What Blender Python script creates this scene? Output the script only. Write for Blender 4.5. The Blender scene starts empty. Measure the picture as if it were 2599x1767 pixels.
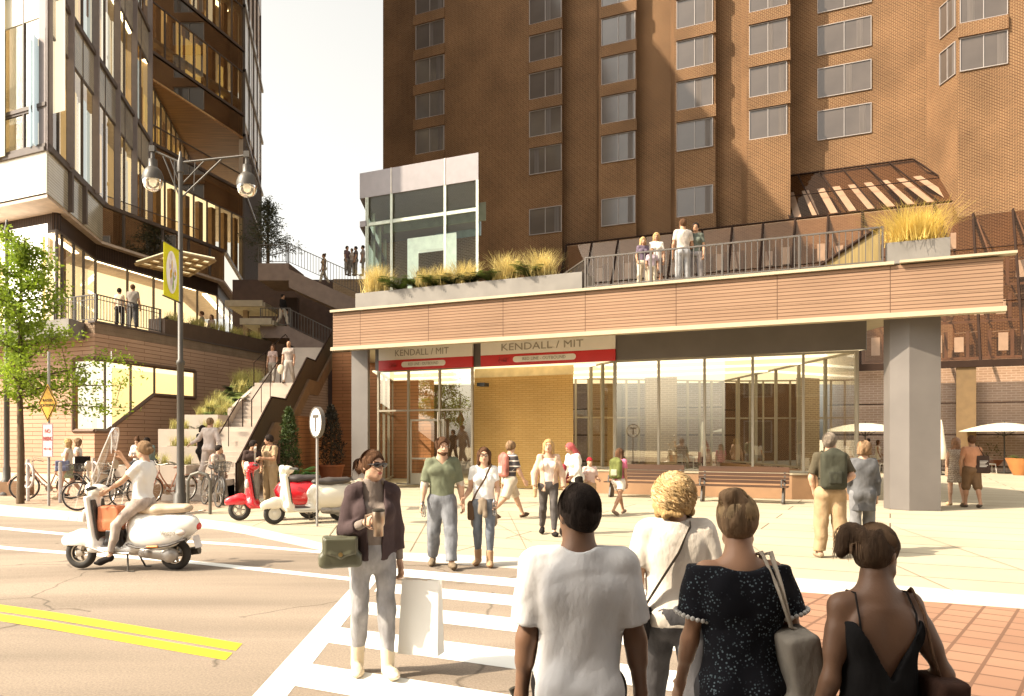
import bpy, math, random
import numpy as np
from mathutils import Vector, Matrix
V = Vector
R = math.radians
rnd = random.Random(7)
scene = bpy.context.scene
COL = scene.collection
# ---------------------------------------------------------------- survey frame (camera at the origin, looking along +Y)
FPX, CXP, HYP, CH = 2000.0, 1299.5, 1110.0, 1.8
def at(px, py, Y):
    return V(((px-CXP)/FPX*Y, Y, CH-(py-HYP)/FPX*Y))
def sstep(t):
    t = min(1.0, max(0.0, t)); return t*t*(3-2*t)
def gz(x, y):
    """height of the road: raised crossing at 0, street 0.1 lower, gutter dip near the camera"""
    return -0.10*sstep((-4.2-x)/5.) - 0.15*sstep((5.35-y)/1.3)*(1 if x > -2.05 else max(0, 1-(-2.05-x)))
def gnd(px, py, road=False):
    z = 0.0
    for _ in range(12):
        Y = FPX*(CH-z)/(py-HYP); X = (px-CXP)/FPX*Y
        z = gz(X, Y) if road else 0.0
    return V((X, Y, z))
U = V((-.9016, .4327, 0)); D = -U            # along the street, to the left / to the right
W = V((-.05, 1, 0)).normalized()             # away from the street
DL = V((.242, .970, 0)).normalized()         # side walls of the glass building
DS = V((-.22, .9755, 0)).normalized()
Z = V((0, 0, 1))
def ray_plane(px, py, p0, d):
    """point where the sight line of a pixel meets the vertical plane through p0 along d"""
    a = (px-CXP)/FPX
    t = (a*p0.y-p0.x)/(d.x-a*d.y)
    q = p0+d*t
    return V((q.x, q.y, CH-(py-HYP)/FPX*q.y))
# ---------------------------------------------------------------- materials
MATS = {}
def lin(c):
    if isinstance(c, str):
        c = [int(c[i:i+2], 16)/255 for i in (1, 3, 5)]
        c = [x/12.92 if x <= .04045 else ((x+.055)/1.055)**2.4 for x in c]
    return tuple(c)[:3]+(1.0,)
def newmat(name):
    m = bpy.data.materials.new(name); m.use_nodes = True
    nt = m.node_tree; nt.nodes.clear()
    o = nt.nodes.new('ShaderNodeOutputMaterial')
    return m, nt, o
def nd(nt, t, **kw):
    n = nt.nodes.new(t)
    for k, v in kw.items():
        if k in n.inputs: n.inputs[k].default_value = v
        else: setattr(n, k, v)
    return n
def mat(c, rough=.6, metal=0, var=.15, scale=3., bump=0., bscale=60., stretch=None, spec=.5, trans=0, emit=None, es=0, coat=0):
    key = ('p', str(c), rough, metal, var, scale, bump, bscale, str(stretch), spec, trans, str(emit), es, coat)
    if key in MATS: return MATS[key]
    m, nt, o = newmat('surface')
    c = lin(c)
    b = nd(nt, 'ShaderNodeBsdfPrincipled', Roughness=rough, Metallic=metal)
    b.inputs['Specular IOR Level'].default_value = spec
    if coat: b.inputs['Coat Weight'].default_value = coat; b.inputs['Coat Roughness'].default_value = .06
    tc = nd(nt, 'ShaderNodeTexCoord')
    src = tc.outputs['Object']
    if stretch:
        mp = nd(nt, 'ShaderNodeMapping'); mp.inputs['Scale'].default_value = stretch
        nt.links.new(src, mp.inputs['Vector']); src = mp.outputs[0]
    if var:
        n = nd(nt, 'ShaderNodeTexNoise', Scale=scale, Detail=5.0)
        nt.links.new(src, n.inputs['Vector'])
        r = nd(nt, 'ShaderNodeValToRGB')
        r.color_ramp.elements[0].position = .3; r.color_ramp.elements[1].position = .7
        r.color_ramp.elements[0].color = tuple(x*(1-var) for x in c[:3])+(1,)
        r.color_ramp.elements[1].color = tuple(min(1, x*(1+var)) for x in c[:3])+(1,)
        nt.links.new(n.outputs[0], r.inputs[0]); nt.links.new(r.outputs[0], b.inputs['Base Color'])
    else: b.inputs['Base Color'].default_value = c
    if bump:
        n2 = nd(nt, 'ShaderNodeTexNoise', Scale=bscale, Detail=4.0)
        nt.links.new(src, n2.inputs['Vector'])
        bp = nd(nt, 'ShaderNodeBump', Strength=bump, Distance=.02)
        nt.links.new(n2.outputs[0], bp.inputs['Height']); nt.links.new(bp.outputs[0], b.inputs['Normal'])
    if emit:
        b.inputs['Emission Color'].default_value = lin(emit); b.inputs['Emission Strength'].default_value = es
    out = b.outputs[0]
    if trans:
        t = nd(nt, 'ShaderNodeBsdfTranslucent'); t.inputs[0].default_value = tuple(min(1, x*1.3) for x in c[:3])+(1,)
        if var: nt.links.new(r.outputs[0], t.inputs[0])
        mx = nd(nt, 'ShaderNodeMixShader', Fac=trans)
        nt.links.new(out, mx.inputs[1]); nt.links.new(t.outputs[0], mx.inputs[2]); out = mx.outputs[0]
    nt.links.new(out, o.inputs[0]); MATS[key] = m
    return m
def bricks(c1, c2, mortar, bw, bh, ms=.012, off=.5, rough=.85, blotch=.25, rot=0., bumpd=.006, grime=.0):
    m, nt, o = newmat('masonry')
    b = nd(nt, 'ShaderNodeBsdfPrincipled', Roughness=rough)
    b.inputs['Specular IOR Level'].default_value = .25
    uv = nd(nt, 'ShaderNodeUVMap')
    mp = nd(nt, 'ShaderNodeMapping'); mp.inputs['Rotation'].default_value = (0, 0, rot)
    nt.links.new(uv.outputs[0], mp.inputs[0])
    t = nd(nt, 'ShaderNodeTexBrick', Scale=1.0)
    t.inputs['Color1'].default_value = lin(c1); t.inputs['Color2'].default_value = lin(c2); t.inputs['Mortar'].default_value = lin(mortar)
    t.inputs['Mortar Size'].default_value = ms; t.inputs['Mortar Smooth'].default_value = .15
    t.inputs['Brick Width'].default_value = bw; t.inputs['Row Height'].default_value = bh; t.offset = off
    nt.links.new(mp.outputs[0], t.inputs['Vector'])
    n = nd(nt, 'ShaderNodeTexNoise', Scale=.35, Detail=6.0)
    nt.links.new(mp.outputs[0], n.inputs['Vector'])
    r = nd(nt, 'ShaderNodeMapRange'); r.inputs[1].default_value = .3; r.inputs[2].default_value = .7
    r.inputs[3].default_value = 1-blotch; r.inputs[4].default_value = 1+blotch
    nt.links.new(n.outputs[0], r.inputs[0])
    mx = nd(nt, 'ShaderNodeMix', data_type='RGBA', blend_type='MULTIPLY'); mx.inputs[0].default_value = 1
    nt.links.new(t.outputs[0], mx.inputs[6]); nt.links.new(r.outputs[0], mx.inputs[7])
    nt.links.new(mx.outputs[2], b.inputs['Base Color'])
    bp = nd(nt, 'ShaderNodeBump', Strength=.6, Distance=bumpd); bp.invert = True
    nt.links.new(t.outputs[1], bp.inputs['Height']); nt.links.new(bp.outputs[0], b.inputs['Normal'])
    nt.links.new(b.outputs[0], o.inputs[0])
    return m
def glass(tint=(.9, .92, .88), refl=.12, ior=1.5, rough=.0, gcol=(1, 1, 1)):
    key = ('g', tint, refl, ior, gcol)
    if key in MATS: return MATS[key]
    m, nt, o = newmat('glazing')
    tr = nd(nt, 'ShaderNodeBsdfTransparent'); tr.inputs[0].default_value = tint+(1,)
    gl = nd(nt, 'ShaderNodeBsdfGlossy', Roughness=rough); gl.inputs[0].default_value = gcol+(1,)
    fr = nd(nt, 'ShaderNodeFresnel', IOR=ior)
    ad = nd(nt, 'ShaderNodeMath', operation='ADD'); ad.inputs[1].default_value = refl; ad.use_clamp = True
    nt.links.new(fr.outputs[0], ad.inputs[0])
    mx = nd(nt, 'ShaderNodeMixShader')
    nt.links.new(ad.outputs[0], mx.inputs[0]); nt.links.new(tr.outputs[0], mx.inputs[1]); nt.links.new(gl.outputs[0], mx.inputs[2])
    nt.links.new(mx.outputs[0], o.inputs[0]); MATS[key] = m
    return m
def emitter(c, s):
    key = ('e', str(c), s)
    if key in MATS: return MATS[key]
    m, nt, o = newmat('lit')
    e = nd(nt, 'ShaderNodeEmission', Strength=s); e.inputs[0].default_value = lin(c)
    nt.links.new(e.outputs[0], o.inputs[0]); MATS[key] = m
    return m
# ---------------------------------------------------------------- objects
def tag(o, label=None, cat=None, group=None, kind=None):
    if label: o['label'] = label
    if cat: o['category'] = cat
    if group: o['group'] = group
    if kind: o['kind'] = kind
    return o
BASE = {}
def thing(name, label, cat, loc=(0, 0, 0), group=None, rz=0):
    o = bpy.data.objects.new(name, None); COL.objects.link(o)
    o.empty_display_size = .1
    o.location = loc; o.rotation_euler = (0, 0, rz)
    BASE[o] = Matrix.Translation(V(loc)) @ Matrix.Rotation(rz, 4, 'Z')
    return tag(o, label, cat, group)
def link(name, me, m, parent=None):
    o = bpy.data.objects.new(name, me); COL.objects.link(o)
    if m: me.materials.append(m)
    if parent:
        o.parent = parent
        p = parent; M = None
        while p and M is None: M = BASE.get(p); p = p.parent
        if parent in BASE: o.matrix_parent_inverse = BASE[parent].inverted()
    return o
def np_mesh(name, vs, fs, smooth=True):
    me = bpy.data.meshes.new(name)
    vs = np.asarray(vs, dtype=np.float32); fs = np.asarray(fs, dtype=np.int32)
    me.vertices.add(len(vs)); me.vertices.foreach_set('co', vs.ravel())
    n, k = fs.shape
    me.loops.add(n*k); me.loops.foreach_set('vertex_index', fs.ravel())
    me.polygons.add(n); me.polygons.foreach_set('loop_start', np.arange(0, n*k, k, dtype=np.int32))
    me.update(calc_edges=True)
    if smooth: me.shade_smooth()
    return me
class MB:
    def __init__(s): s.v = []; s.f = []
    def poly(s, pts):
        n = len(s.v); s.v += [tuple(p) for p in pts]; s.f.append(tuple(range(n, n+len(pts)))); return s
    def quad(s, a, b, c, d): return s.poly((a, b, c, d))
    def obox(s, o, a, b, c):
        o, a, b, c = V(o), V(a), V(b), V(c)
        if a.cross(b).dot(c) < 0: a, b = b, a
        n = len(s.v)
        s.v += [tuple(p) for p in (o, o+a, o+a+b, o+b, o+c, o+a+c, o+a+b+c, o+b+c)]
        s.f += [tuple(n+i for i in q) for q in ((3, 2, 1, 0), (4, 5, 6, 7), (0, 1, 5, 4), (1, 2, 6, 5), (2, 3, 7, 6), (3, 0, 4, 7))]
        return s
    def box(s, c, d, rot=None):
        ax = [V((d[0], 0, 0)), V((0, d[1], 0)), V((0, 0, d[2]))]
        if rot is not None: ax = [rot @ a for a in ax]
        return s.obox(V(c)-(ax[0]+ax[1]+ax[2])/2, *ax)
    def prism(s, pts, vec):
        pts = [V(p) for p in pts]; vec = V(vec); n = len(s.v); k = len(pts)
        s.v += [tuple(p) for p in pts]+[tuple(p+vec) for p in pts]
        nrm = V((0, 0, 0))
        for i in range(k): nrm += pts[i].cross(pts[(i+1) % k])
        fl = nrm.dot(vec) > 0
        a = tuple(range(n, n+k)); b = tuple(range(n+k, n+2*k))
        s.f += [a[::-1] if fl else a, b if fl else b[::-1]]
        for i in range(k):
            j = (i+1) % k
            q = (n+i, n+j, n+k+j, n+k+i)
            s.f.append(q if fl else q[::-1])
        return s
    def tube(s, pts, r, n=8, flat=1.):
        pts = [V(p) for p in pts]; rs = r if isinstance(r, (list, tuple)) else [r]*len(pts)
        up = None; base = len(s.v)
        for i, p in enumerate(pts):
            t = (pts[min(i+1, len(pts)-1)]-pts[max(i-1, 0)])
            t = t.normalized() if t.length > 1e-9 else Z
            if up is None:
                up = t.cross(V((0, 0, 1)) if abs(t.z) < .9 else V((1, 0, 0))).normalized()
            up = (up-t*up.dot(t)).normalized(); w = t.cross(up)
            for j in range(n):
                a = 2*math.pi*j/n
                s.v.append(tuple(p+(up*math.cos(a)+w*math.sin(a)*flat)*rs[i]))
        for i in range(len(pts)-1):
            for j in range(n):
                k = (j+1) % n
                s.f.append((base+i*n+j, base+i*n+k, base+(i+1)*n+k, base+(i+1)*n+j))
        s.f.append(tuple(base+j for j in range(n))[::-1]); e = base+(len(pts)-1)*n
        s.f.append(tuple(e+j for j in range(n)))
        return s
    def lathe(s, prof, n=24, M=None, closed=False):
        base = len(s.v); M = M or Matrix.Identity(4)
        for (r, z) in prof:
            for j in range(n):
                a = 2*math.pi*j/n
                s.v.append(tuple(M @ V((r*math.cos(a), r*math.sin(a), z))))
        k = len(prof)
        for i in range(k if closed else k-1):
            i2 = (i+1) % k
            for j in range(n):
                j2 = (j+1) % n
                s.f.append((base+i*n+j, base+i*n+j2, base+i2*n+j2, base+i2*n+j))
        if not closed:
            if prof[0][0] > 1e-6: s.f.append(tuple(base+j for j in range(n))[::-1])
            if prof[-1][0] > 1e-6: s.f.append(tuple(base+(k-1)*n+j for j in range(n)))
        return s
    def disc(s, c, ax, ay, n=32):
        c, ax, ay = V(c), V(ax), V(ay)
        return s.poly([c+ax*math.cos(2*math.pi*i/n)+ay*math.sin(2*math.pi*i/n) for i in range(n)])
    def grid(s, rows):
        base = len(s.v); m = len(rows[0])
        for r in rows: s.v += [tuple(p) for p in r]
        for i in range(len(rows)-1):
            for j in range(m-1):
                s.f.append((base+i*m+j, base+i*m+j+1, base+(i+1)*m+j+1, base+(i+1)*m+j))
        return s
    def mesh(s, name, uv=True, smooth=False):
        me = bpy.data.meshes.new(name); me.from_pydata(s.v, [], s.f); me.update()
        if uv:
            l = me.uv_layers.new(name='UVMap'); d = l.data
            for p in me.polygons:
                n = p.normal
                if abs(n.z) < .75:
                    t = V((-n.y, n.x, 0)); t = t.normalized() if t.length > 1e-6 else V((1, 0, 0))
                    for li in p.loop_indices:
                        c = me.vertices[me.loops[li].vertex_index].co
                        d[li].uv = (c.x*t.x+c.y*t.y, c.z)
                else:
                    for li in p.loop_indices:
                        c = me.vertices[me.loops[li].vertex_index].co
                        d[li].uv = (c.x, c.y)
        if smooth: me.shade_smooth(); me.set_sharp_from_angle(angle=R(42))
        return me
    def build(s, name, m, parent=None, uv=True, smooth=False):
        return link(name, s.mesh(name, uv, smooth), m, parent)
def split_parts(names, limit=100):
    """one object for each loose piece of the named parts"""
    for o in list(scene.objects):
        if o.type != 'MESH' or o.name.split('.')[0] not in names: continue
        me = o.data; par = list(range(len(me.vertices)))
        def find(i):
            while par[i] != i: par[i] = par[par[i]]; i = par[i]
            return i
        for e in me.edges:
            a, b = find(e.vertices[0]), find(e.vertices[1])
            if a != b: par[a] = b
        groups = {}
        for pl in me.polygons: groups.setdefault(find(pl.vertices[0]), []).append(pl)
        if len(groups) < 2 or len(groups) > limit: continue
        nm = {'glazing': 'pane'}.get(o.name.split('.')[0], o.name.split('.')[0])
        for pls in groups.values():
            ids = {}; mb = MB()
            for pl in pls:
                f = []
                for i in pl.vertices:
                    if i not in ids: ids[i] = len(mb.v); mb.v.append(tuple(me.vertices[i].co))
                    f.append(ids[i])
                mb.f.append(tuple(f))
            n = link(nm, mb.mesh(nm), me.materials[0]); n.parent = o.parent; n.matrix_parent_inverse = o.matrix_parent_inverse
        bpy.data.objects.remove(o)
def copy_tree(o, parent=None):
    c = o.copy(); COL.objects.link(c)
    if parent: c.parent = parent
    for ch in list(o.children): copy_tree(ch, c)
    return c
def recolour(o, names, m):
    for ch in o.children_recursive:
        if ch.name.split('.')[0] in names and ch.type == 'MESH':
            ch.material_slots[0].link = 'OBJECT'; ch.material_slots[0].material = m
def struct(name, mb, m, smooth=False):
    return tag(mb.build(name, m, None, smooth=smooth), kind='structure')
def text(name, body, size, origin, xa, m, parent, depth=.006, bold=.0, align='CENTER', xs=1.0, ya=Z):
    cu = bpy.data.curves.new(name, 'FONT'); cu.body = body; cu.size = size; cu.align_x = align; cu.align_y = 'CENTER'
    cu.extrude = depth/2; cu.space_character = 1.02; cu.resolution_u = 3
    xa = V(xa).normalized(); za = xa.cross(ya).normalized()
    t = bpy.data.objects.new('tmp', cu); COL.objects.link(t)
    me = bpy.data.meshes.new_from_object(t); bpy.data.objects.remove(t); bpy.data.curves.remove(cu)
    M = Matrix((xa*xs, ya, za)).transposed().to_4x4(); M.translation = V(origin)
    me.transform(M); me.materials.clear(); me.name = name
    return link(name, me, m, parent)
# ---------------------------------------------------------------- smooth solids (signed distances polygonised with surface nets)
def cone(a, b, ra, rb, k=.02, flat=None, cut=False, sub=False): return ('c', V(a), V(b), ra, rb, k, flat, cut, sub)
def ell(c, r, k=.02, M=None, sub=False): return ('e', V(c), r, M, k, sub)
def rbox(c, h, r, k=.01, M=None, sub=False): return ('b', V(c), h, r, M, k, sub)
def inflate(p, d):
    p = list(p)
    if p[0] == 'c': p[3] += d; p[4] += d
    elif p[0] == 'e': p[2] = tuple(x+d for x in p[2])
    else: p[2] = tuple(x+d for x in p[2])
    return tuple(p)
def sdf(prims, vox=.012, clips=(), disp=None):
    lo = np.full(3, 1e9); hi = -lo
    for p in prims:
        if p[-1]: continue
        if p[0] == 'c':
            for q, r in ((p[1], p[3]), (p[2], p[4])):
                lo = np.minimum(lo, np.array(q)-r); hi = np.maximum(hi, np.array(q)+r)
        else:
            r = max(p[2]) if p[0] == 'e' else math.sqrt(sum(x*x for x in p[2]))+p[3]
            rr = np.array(p[2]) if (p[0] == 'e' and p[3] is None) else np.array([r]*3)
            lo = np.minimum(lo, np.array(p[1])-rr); hi = np.maximum(hi, np.array(p[1])+rr)
    pad = .035+2*vox
    lo -= pad; hi += pad
    n = np.ceil((hi-lo)/vox).astype(int)+1
    ax = [(lo[i]+np.arange(n[i])*vox).astype(np.float32) for i in range(3)]
    fld = np.full(n, .1, dtype=np.float32)
    M_ = .055
    for p in prims:
        if p[0] == 'c':
            a, b = np.array(p[1]), np.array(p[2]); rm = max(p[3], p[4])
            mn = np.minimum(a, b)-rm-M_; mx = np.maximum(a, b)+rm+M_
        else:
            r = max(p[2]) if p[0] == 'e' else math.sqrt(sum(x*x for x in p[2]))+p[3]
            mn = np.array(p[1])-r-M_; mx = np.array(p[1])+r+M_
        sl = []
        for i in range(3):
            s0 = max(0, int((mn[i]-lo[i])/vox)); s1 = min(n[i], int((mx[i]-lo[i])/vox)+2)
            sl.append(slice(s0, max(s0, s1)))
        if any(s.stop <= s.start for s in sl): continue
        x = ax[0][sl[0]][:, None, None]; y = ax[1][sl[1]][None, :, None]; z = ax[2][sl[2]][None, None, :]
        if p[0] == 'c':
            ba = b-a; L2 = float(ba@ba)+1e-12
            px, py, pz = x-a[0], y-a[1], z-a[2]
            tr = (px*ba[0]+py*ba[1]+pz*ba[2])/L2
            t = np.clip(tr, 0, 1)
            qx, qy, qz = px-t*ba[0], py-t*ba[1], pz-t*ba[2]
            d2 = qx*qx+qy*qy+qz*qz
            if p[6] is not None:
                nv, f = p[6]
                c = qx*nv[0]+qy*nv[1]+qz*nv[2]
                d2 = d2+c*c*(1/(f*f)-1)
            d = np.sqrt(d2)-(p[3]+(p[4]-p[3])*t)
            if p[6] is not None and p[6][1] < 1: d = d*(p[6][1]+(1-p[6][1])*.35)
            if p[7]: d = np.maximum(d, (tr-1)*math.sqrt(L2))
            k = p[5]
        else:
            c = p[1]; qx, qy, qz = x-c[0], y-c[1], z-c[2]
            M = p[3] if p[0] == 'e' else p[4]
            if M is not None:
                qx, qy, qz = [qx*M[0][i]+qy*M[1][i]+qz*M[2][i] for i in range(3)]
            if p[0] == 'e':
                r = p[2]
                k0 = np.sqrt((qx/r[0])**2+(qy/r[1])**2+(qz/r[2])**2)
                k1 = np.sqrt((qx/r[0]**2)**2+(qy/r[1]**2)**2+(qz/r[2]**2)**2)+1e-9
                d = k0*(k0-1)/k1; k = p[4]
            else:
                h = p[2]; rr = p[3]
                ax_, ay_, az_ = np.abs(qx)-h[0]+rr, np.abs(qy)-h[1]+rr, np.abs(qz)-h[2]+rr
                d = np.sqrt(np.maximum(ax_, 0)**2+np.maximum(ay_, 0)**2+np.maximum(az_, 0)**2)+np.minimum(np.maximum(ax_, np.maximum(ay_, az_)), 0)-rr
                k = p[5]
        s = tuple(sl); f = fld[s]
        if p[-1]:
            d = -d
            h = np.clip(.5-.5*(d-f)/k, 0, 1)
            fld[s] = d*(1-h)+f*h+k*h*(1-h)
        else:
            h = np.clip(.5+.5*(d-f)/k, 0, 1)
            fld[s] = d*(1-h)+f*h-k*h*(1-h)
    X, Y, Zg = ax[0][:, None, None], ax[1][None, :, None], ax[2][None, None, :]
    if disp is not None: fld = fld+np.where(np.abs(fld) < .06, disp(X, Y, Zg), 0).astype(np.float32)
    for c in clips: fld = np.maximum(fld, c(X, Y, Zg).astype(np.float32))
    fld[0] = fld[-1] = .1; fld[:, 0] = fld[:, -1] = .1; fld[:, :, 0] = fld[:, :, -1] = .1
    ins = fld < 0
    cs = [ins[i:n[0]-1+i, j:n[1]-1+j, k:n[2]-1+k] for i in (0, 1) for j in (0, 1) for k in (0, 1)]
    anyi = cs[0].copy(); alli = cs[0].copy()
    for c in cs[1:]: anyi |= c; alli &= c
    act = anyi & ~alli
    I = np.argwhere(act)
    idx = np.full(act.shape, -1, dtype=np.int32); idx[act] = np.arange(len(I))
    pos = np.zeros((len(I), 3)); cnt = np.zeros(len(I))
    corners = [(i, j, k) for i in (0, 1) for j in (0, 1) for k in (0, 1)]
    cv = {c: fld[I[:, 0]+c[0], I[:, 1]+c[1], I[:, 2]+c[2]] for c in corners}
    for c in corners:
        for axi in range(3):
            if c[axi]: continue
            e = list(c); e[axi] = 1; e = tuple(e)
            f0, f1 = cv[c], cv[e]
            m = (f0 < 0) != (f1 < 0)
            t = np.where(m, f0/np.where(m, f0-f1, 1), 0)
            q = np.array(c, dtype=float)[None, :]+np.zeros((len(I), 3)); q[:, axi] += t
            pos[m] += q[m]; cnt[m] += 1
    vs = lo+(I+pos/np.maximum(cnt, 1)[:, None])*vox
    fs = []
    for axi in range(3):
        o1, o2 = (axi+1) % 3, (axi+2) % 3
        s0 = [slice(1, -1)]*3; s0[axi] = slice(0, n[axi]-1); s1 = list(s0); s1[axi] = slice(1, n[axi])
        ch = ins[tuple(s0)] != ins[tuple(s1)]
        E = np.argwhere(ch)
        if not len(E): continue
        off = np.array([1, 1, 1]); off[axi] = 0; E = E+off
        up = ins[E[:, 0], E[:, 1], E[:, 2]]
        q = []
        for d1, d2 in ((-1, -1), (0, -1), (0, 0), (-1, 0)):
            e = E.copy(); e[:, o1] += d1; e[:, o2] += d2
            q.append(idx[e[:, 0], e[:, 1], e[:, 2]])
        q = np.stack(q, 1)
        q[~up] = q[~up][:, ::-1]
        fs.append(q)
    return vs, np.concatenate(fs)
def sdf_obj(name, prims, m, parent=None, vox=.012, clips=(), disp=None):
    vs, fs = sdf(prims, vox, clips, disp)
    return link(name, np_mesh(name, vs, fs), m, parent)
def folds(seed, amp=.004, freq=38., vert=.35):
    r = random.Random(seed)
    ws = [(r.uniform(-1, 1)*freq, r.uniform(-1, 1)*freq, r.uniform(-1, 1)*freq*vert, r.uniform(0, 6.3)) for _ in range(6)]
    def f(X, Y, Zg):
        a = 0
        for n_, (i, j, k, p) in enumerate(ws):
            s = np.sin(X*i+Y*j+Zg*k+p+1.3*np.sin(Zg*freq*.3+p))
            a = a+(s if n_ % 2 else .8-1.6*np.abs(s))
        return amp*a/2.2
    return f
# ================================================================ GROUND
KT = [(-900, 1195), (-300, 1252), (0, 1281), (213, 1302), (449, 1311), (560, 1322), (700, 1350), (860, 1390), (1010, 1403), (1250, 1411), (1344, 1419), (1631, 1440), (2008, 1467), (2599, 1511), (3400, 1570)]
KB = [(-900, 1208), (-300, 1268), (0, 1299), (213, 1313), (449, 1331), (561, 1340), (658, 1363), (820, 1398), (900, 1410), (1010, 1423), (1250, 1436), (1344, 1448), (1631, 1464), (2008, 1502), (2599, 1546), (3400, 1608)]
kt = sorted([tuple(gnd(*p))[:2] for p in KT]); kb = sorted([tuple(gnd(*p))[:2] for p in KB])
def interp(pts, x):
    for (x0, y0), (x1, y1) in zip(pts, pts[1:]):
        if x <= x1: break
    return y0+(y1-y0)*(x-x0)/(x1-x0)
def yk(x): return interp(kt, x)
def ykb(x): return interp(kb, x)
xs = sorted(set([-30+i*1.0 for i in range(61)]+[-4+.2*i for i in range(12)]))
m_asph = bricks('#8f8377', '#94877a', '#8d8175', 3., 3., 0.0, blotch=.12, rough=.9)
def asphalt():
    m, nt, o = newmat('asphalt')
    b = nd(nt, 'ShaderNodeBsdfPrincipled', Roughness=.9); b.inputs['Specular IOR Level'].default_value = .2
    tc = nd(nt, 'ShaderNodeTexCoord')
    n1 = nd(nt, 'ShaderNodeTexNoise', Scale=55., Detail=6.0, Roughness=.8)
    mp = nd(nt, 'ShaderNodeMapping'); mp.inputs['Rotation'].default_value = (0, 0, R(22)); mp.inputs['Scale'].default_value = (.12, .9, 1)
    n2 = nd(nt, 'ShaderNodeTexNoise', Scale=1.1, Detail=5.0)
    nt.links.new(tc.outputs['Object'], n1.inputs['Vector']); nt.links.new(tc.outputs['Object'], mp.inputs[0]); nt.links.new(mp.outputs[0], n2.inputs['Vector'])
    r1 = nd(nt, 'ShaderNodeMapRange'); r1.inputs[1].default_value = .3; r1.inputs[2].default_value = .7; r1.inputs[3].default_value = .62; r1.inputs[4].default_value = 1.35
    r2 = nd(nt, 'ShaderNodeMapRange'); r2.inputs[1].default_value = .35; r2.inputs[2].default_value = .65; r2.inputs[3].default_value = .80; r2.inputs[4].default_value = 1.14
    nt.links.new(n1.outputs[0], r1.inputs[0]); nt.links.new(n2.outputs[0], r2.inputs[0])
    mu = nd(nt, 'ShaderNodeMath', operation='MULTIPLY'); nt.links.new(r1.outputs[0], mu.inputs[0]); nt.links.new(r2.outputs[0], mu.inputs[1])
    # cracks
    v = nd(nt, 'ShaderNodeTexVoronoi', Scale=.42, feature='DISTANCE_TO_EDGE')
    n3 = nd(nt, 'ShaderNodeTexNoise', Scale=1.6, Detail=6.0)
    mxv = nd(nt, 'ShaderNodeMix', data_type='VECTOR'); mxv.inputs[0].default_value = .28
    nt.links.new(tc.outputs['Object'], mxv.inputs[4]); nt.links.new(tc.outputs['Object'], n3.inputs['Vector']); nt.links.new(n3.outputs[1], mxv.inputs[5])
    nt.links.new(mxv.outputs[1], v.inputs['Vector'])
    cr = nd(nt, 'ShaderNodeMapRange'); cr.inputs[1].default_value = 0.0; cr.inputs[2].default_value = .007; cr.inputs[3].default_value = .5; cr.inputs[4].default_value = 1
    nt.links.new(v.outputs[0], cr.inputs[0])
    n4 = nd(nt, 'ShaderNodeTexNoise', Scale=.5, Detail=2.0); nt.links.new(tc.outputs['Object'], n4.inputs['Vector'])
    gt = nd(nt, 'ShaderNodeMath', operation='GREATER_THAN'); gt.inputs[1].default_value = .52; nt.links.new(n4.outputs[0], gt.inputs[0])
    mxc = nd(nt, 'ShaderNodeMath', operation='MAXIMUM'); nt.links.new(cr.outputs[0], mxc.inputs[0]); nt.links.new(gt.outputs[0], mxc.inputs[1])
    mu2 = nd(nt, 'ShaderNodeMath', operation='MULTIPLY'); nt.links.new(mu.outputs[0], mu2.inputs[0]); nt.links.new(mxc.outputs[0], mu2.inputs[1])
    mx = nd(nt, 'ShaderNodeMix', data_type='RGBA', blend_type='MULTIPLY'); mx.inputs[0].default_value = 1; mx.inputs[6].default_value = (.25, .20, .155, 1)
    nt.links.new(mu2.outputs[0], mx.inputs[7]); nt.links.new(mx.outputs[2], b.inputs['Base Color'])
    bp = nd(nt, 'ShaderNodeBump', Strength=.5, Distance=.01); nt.links.new(n1.outputs[0], bp.inputs['Height']); nt.links.new(bp.outputs[0], b.inputs['Normal'])
    nt.links.new(b.outputs[0], o.inputs[0]); return m
m_asph = asphalt()
road = MB()
def ground_rows(mb, x0s, fy0, fy1, n, dz=0., zf=gz):
    rows = []
    for x in x0s:
        a, b = fy0(x), fy1(x)
        rows.append([(x, a+(b-a)*j/n, zf(x, a+(b-a)*j/n)+dz) for j in range(n+1)])
    mb.grid([list(r) for r in rows]); return mb
ground_rows(road, xs, lambda x: -14, lambda x: ykb(x)+.1, 90, -.001)
struct('road', road, m_asph)
struct('ground', MB().quad((-400, -60, -.5), (400, -60, -.5), (400, 600, -.5), (-400, 600, -.5)), mat('#b8ab94', .9))
ang = math.atan2(D.y, D.x)
m_plaza = bricks((.40, .345, .25), (.365, .315, .225), (.12, .085, .055), 6.2, 1.15, .016, off=.37, blotch=.10, rot=-ang, bumpd=.004)
m_walk = bricks((.40, .29, .21), (.33, .23, .165), (.2, .14, .1), .42, .21, .012, blotch=.18, rot=-ang, bumpd=.004)
m_pave = bricks((.30, .165, .105), (.25, .135, .085), (.15, .08, .05), .30, .30, .016, off=0, blotch=.16, rot=R(-52), bumpd=.005)
m_kerb = bricks((.52, .48, .41), (.49, .45, .39), (.3, .26, .2), 1.9, 60, .008, off=0, blotch=.08, rot=-ang, bumpd=.002)
flat0 = lambda x, y: 0.0
xl = [x for x in xs if x <= -7.5]+[-7.4]; xr = [-7.4]+[x for x in xs if x > -7.4]
struct('sidewalk', ground_rows(MB(), xl, yk, lambda x: 75, 6, -.006, flat0), m_walk)
struct('plaza', ground_rows(MB(), xr, yk, lambda x: 75, 6, -.006, flat0), m_plaza)
k = MB()
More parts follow.
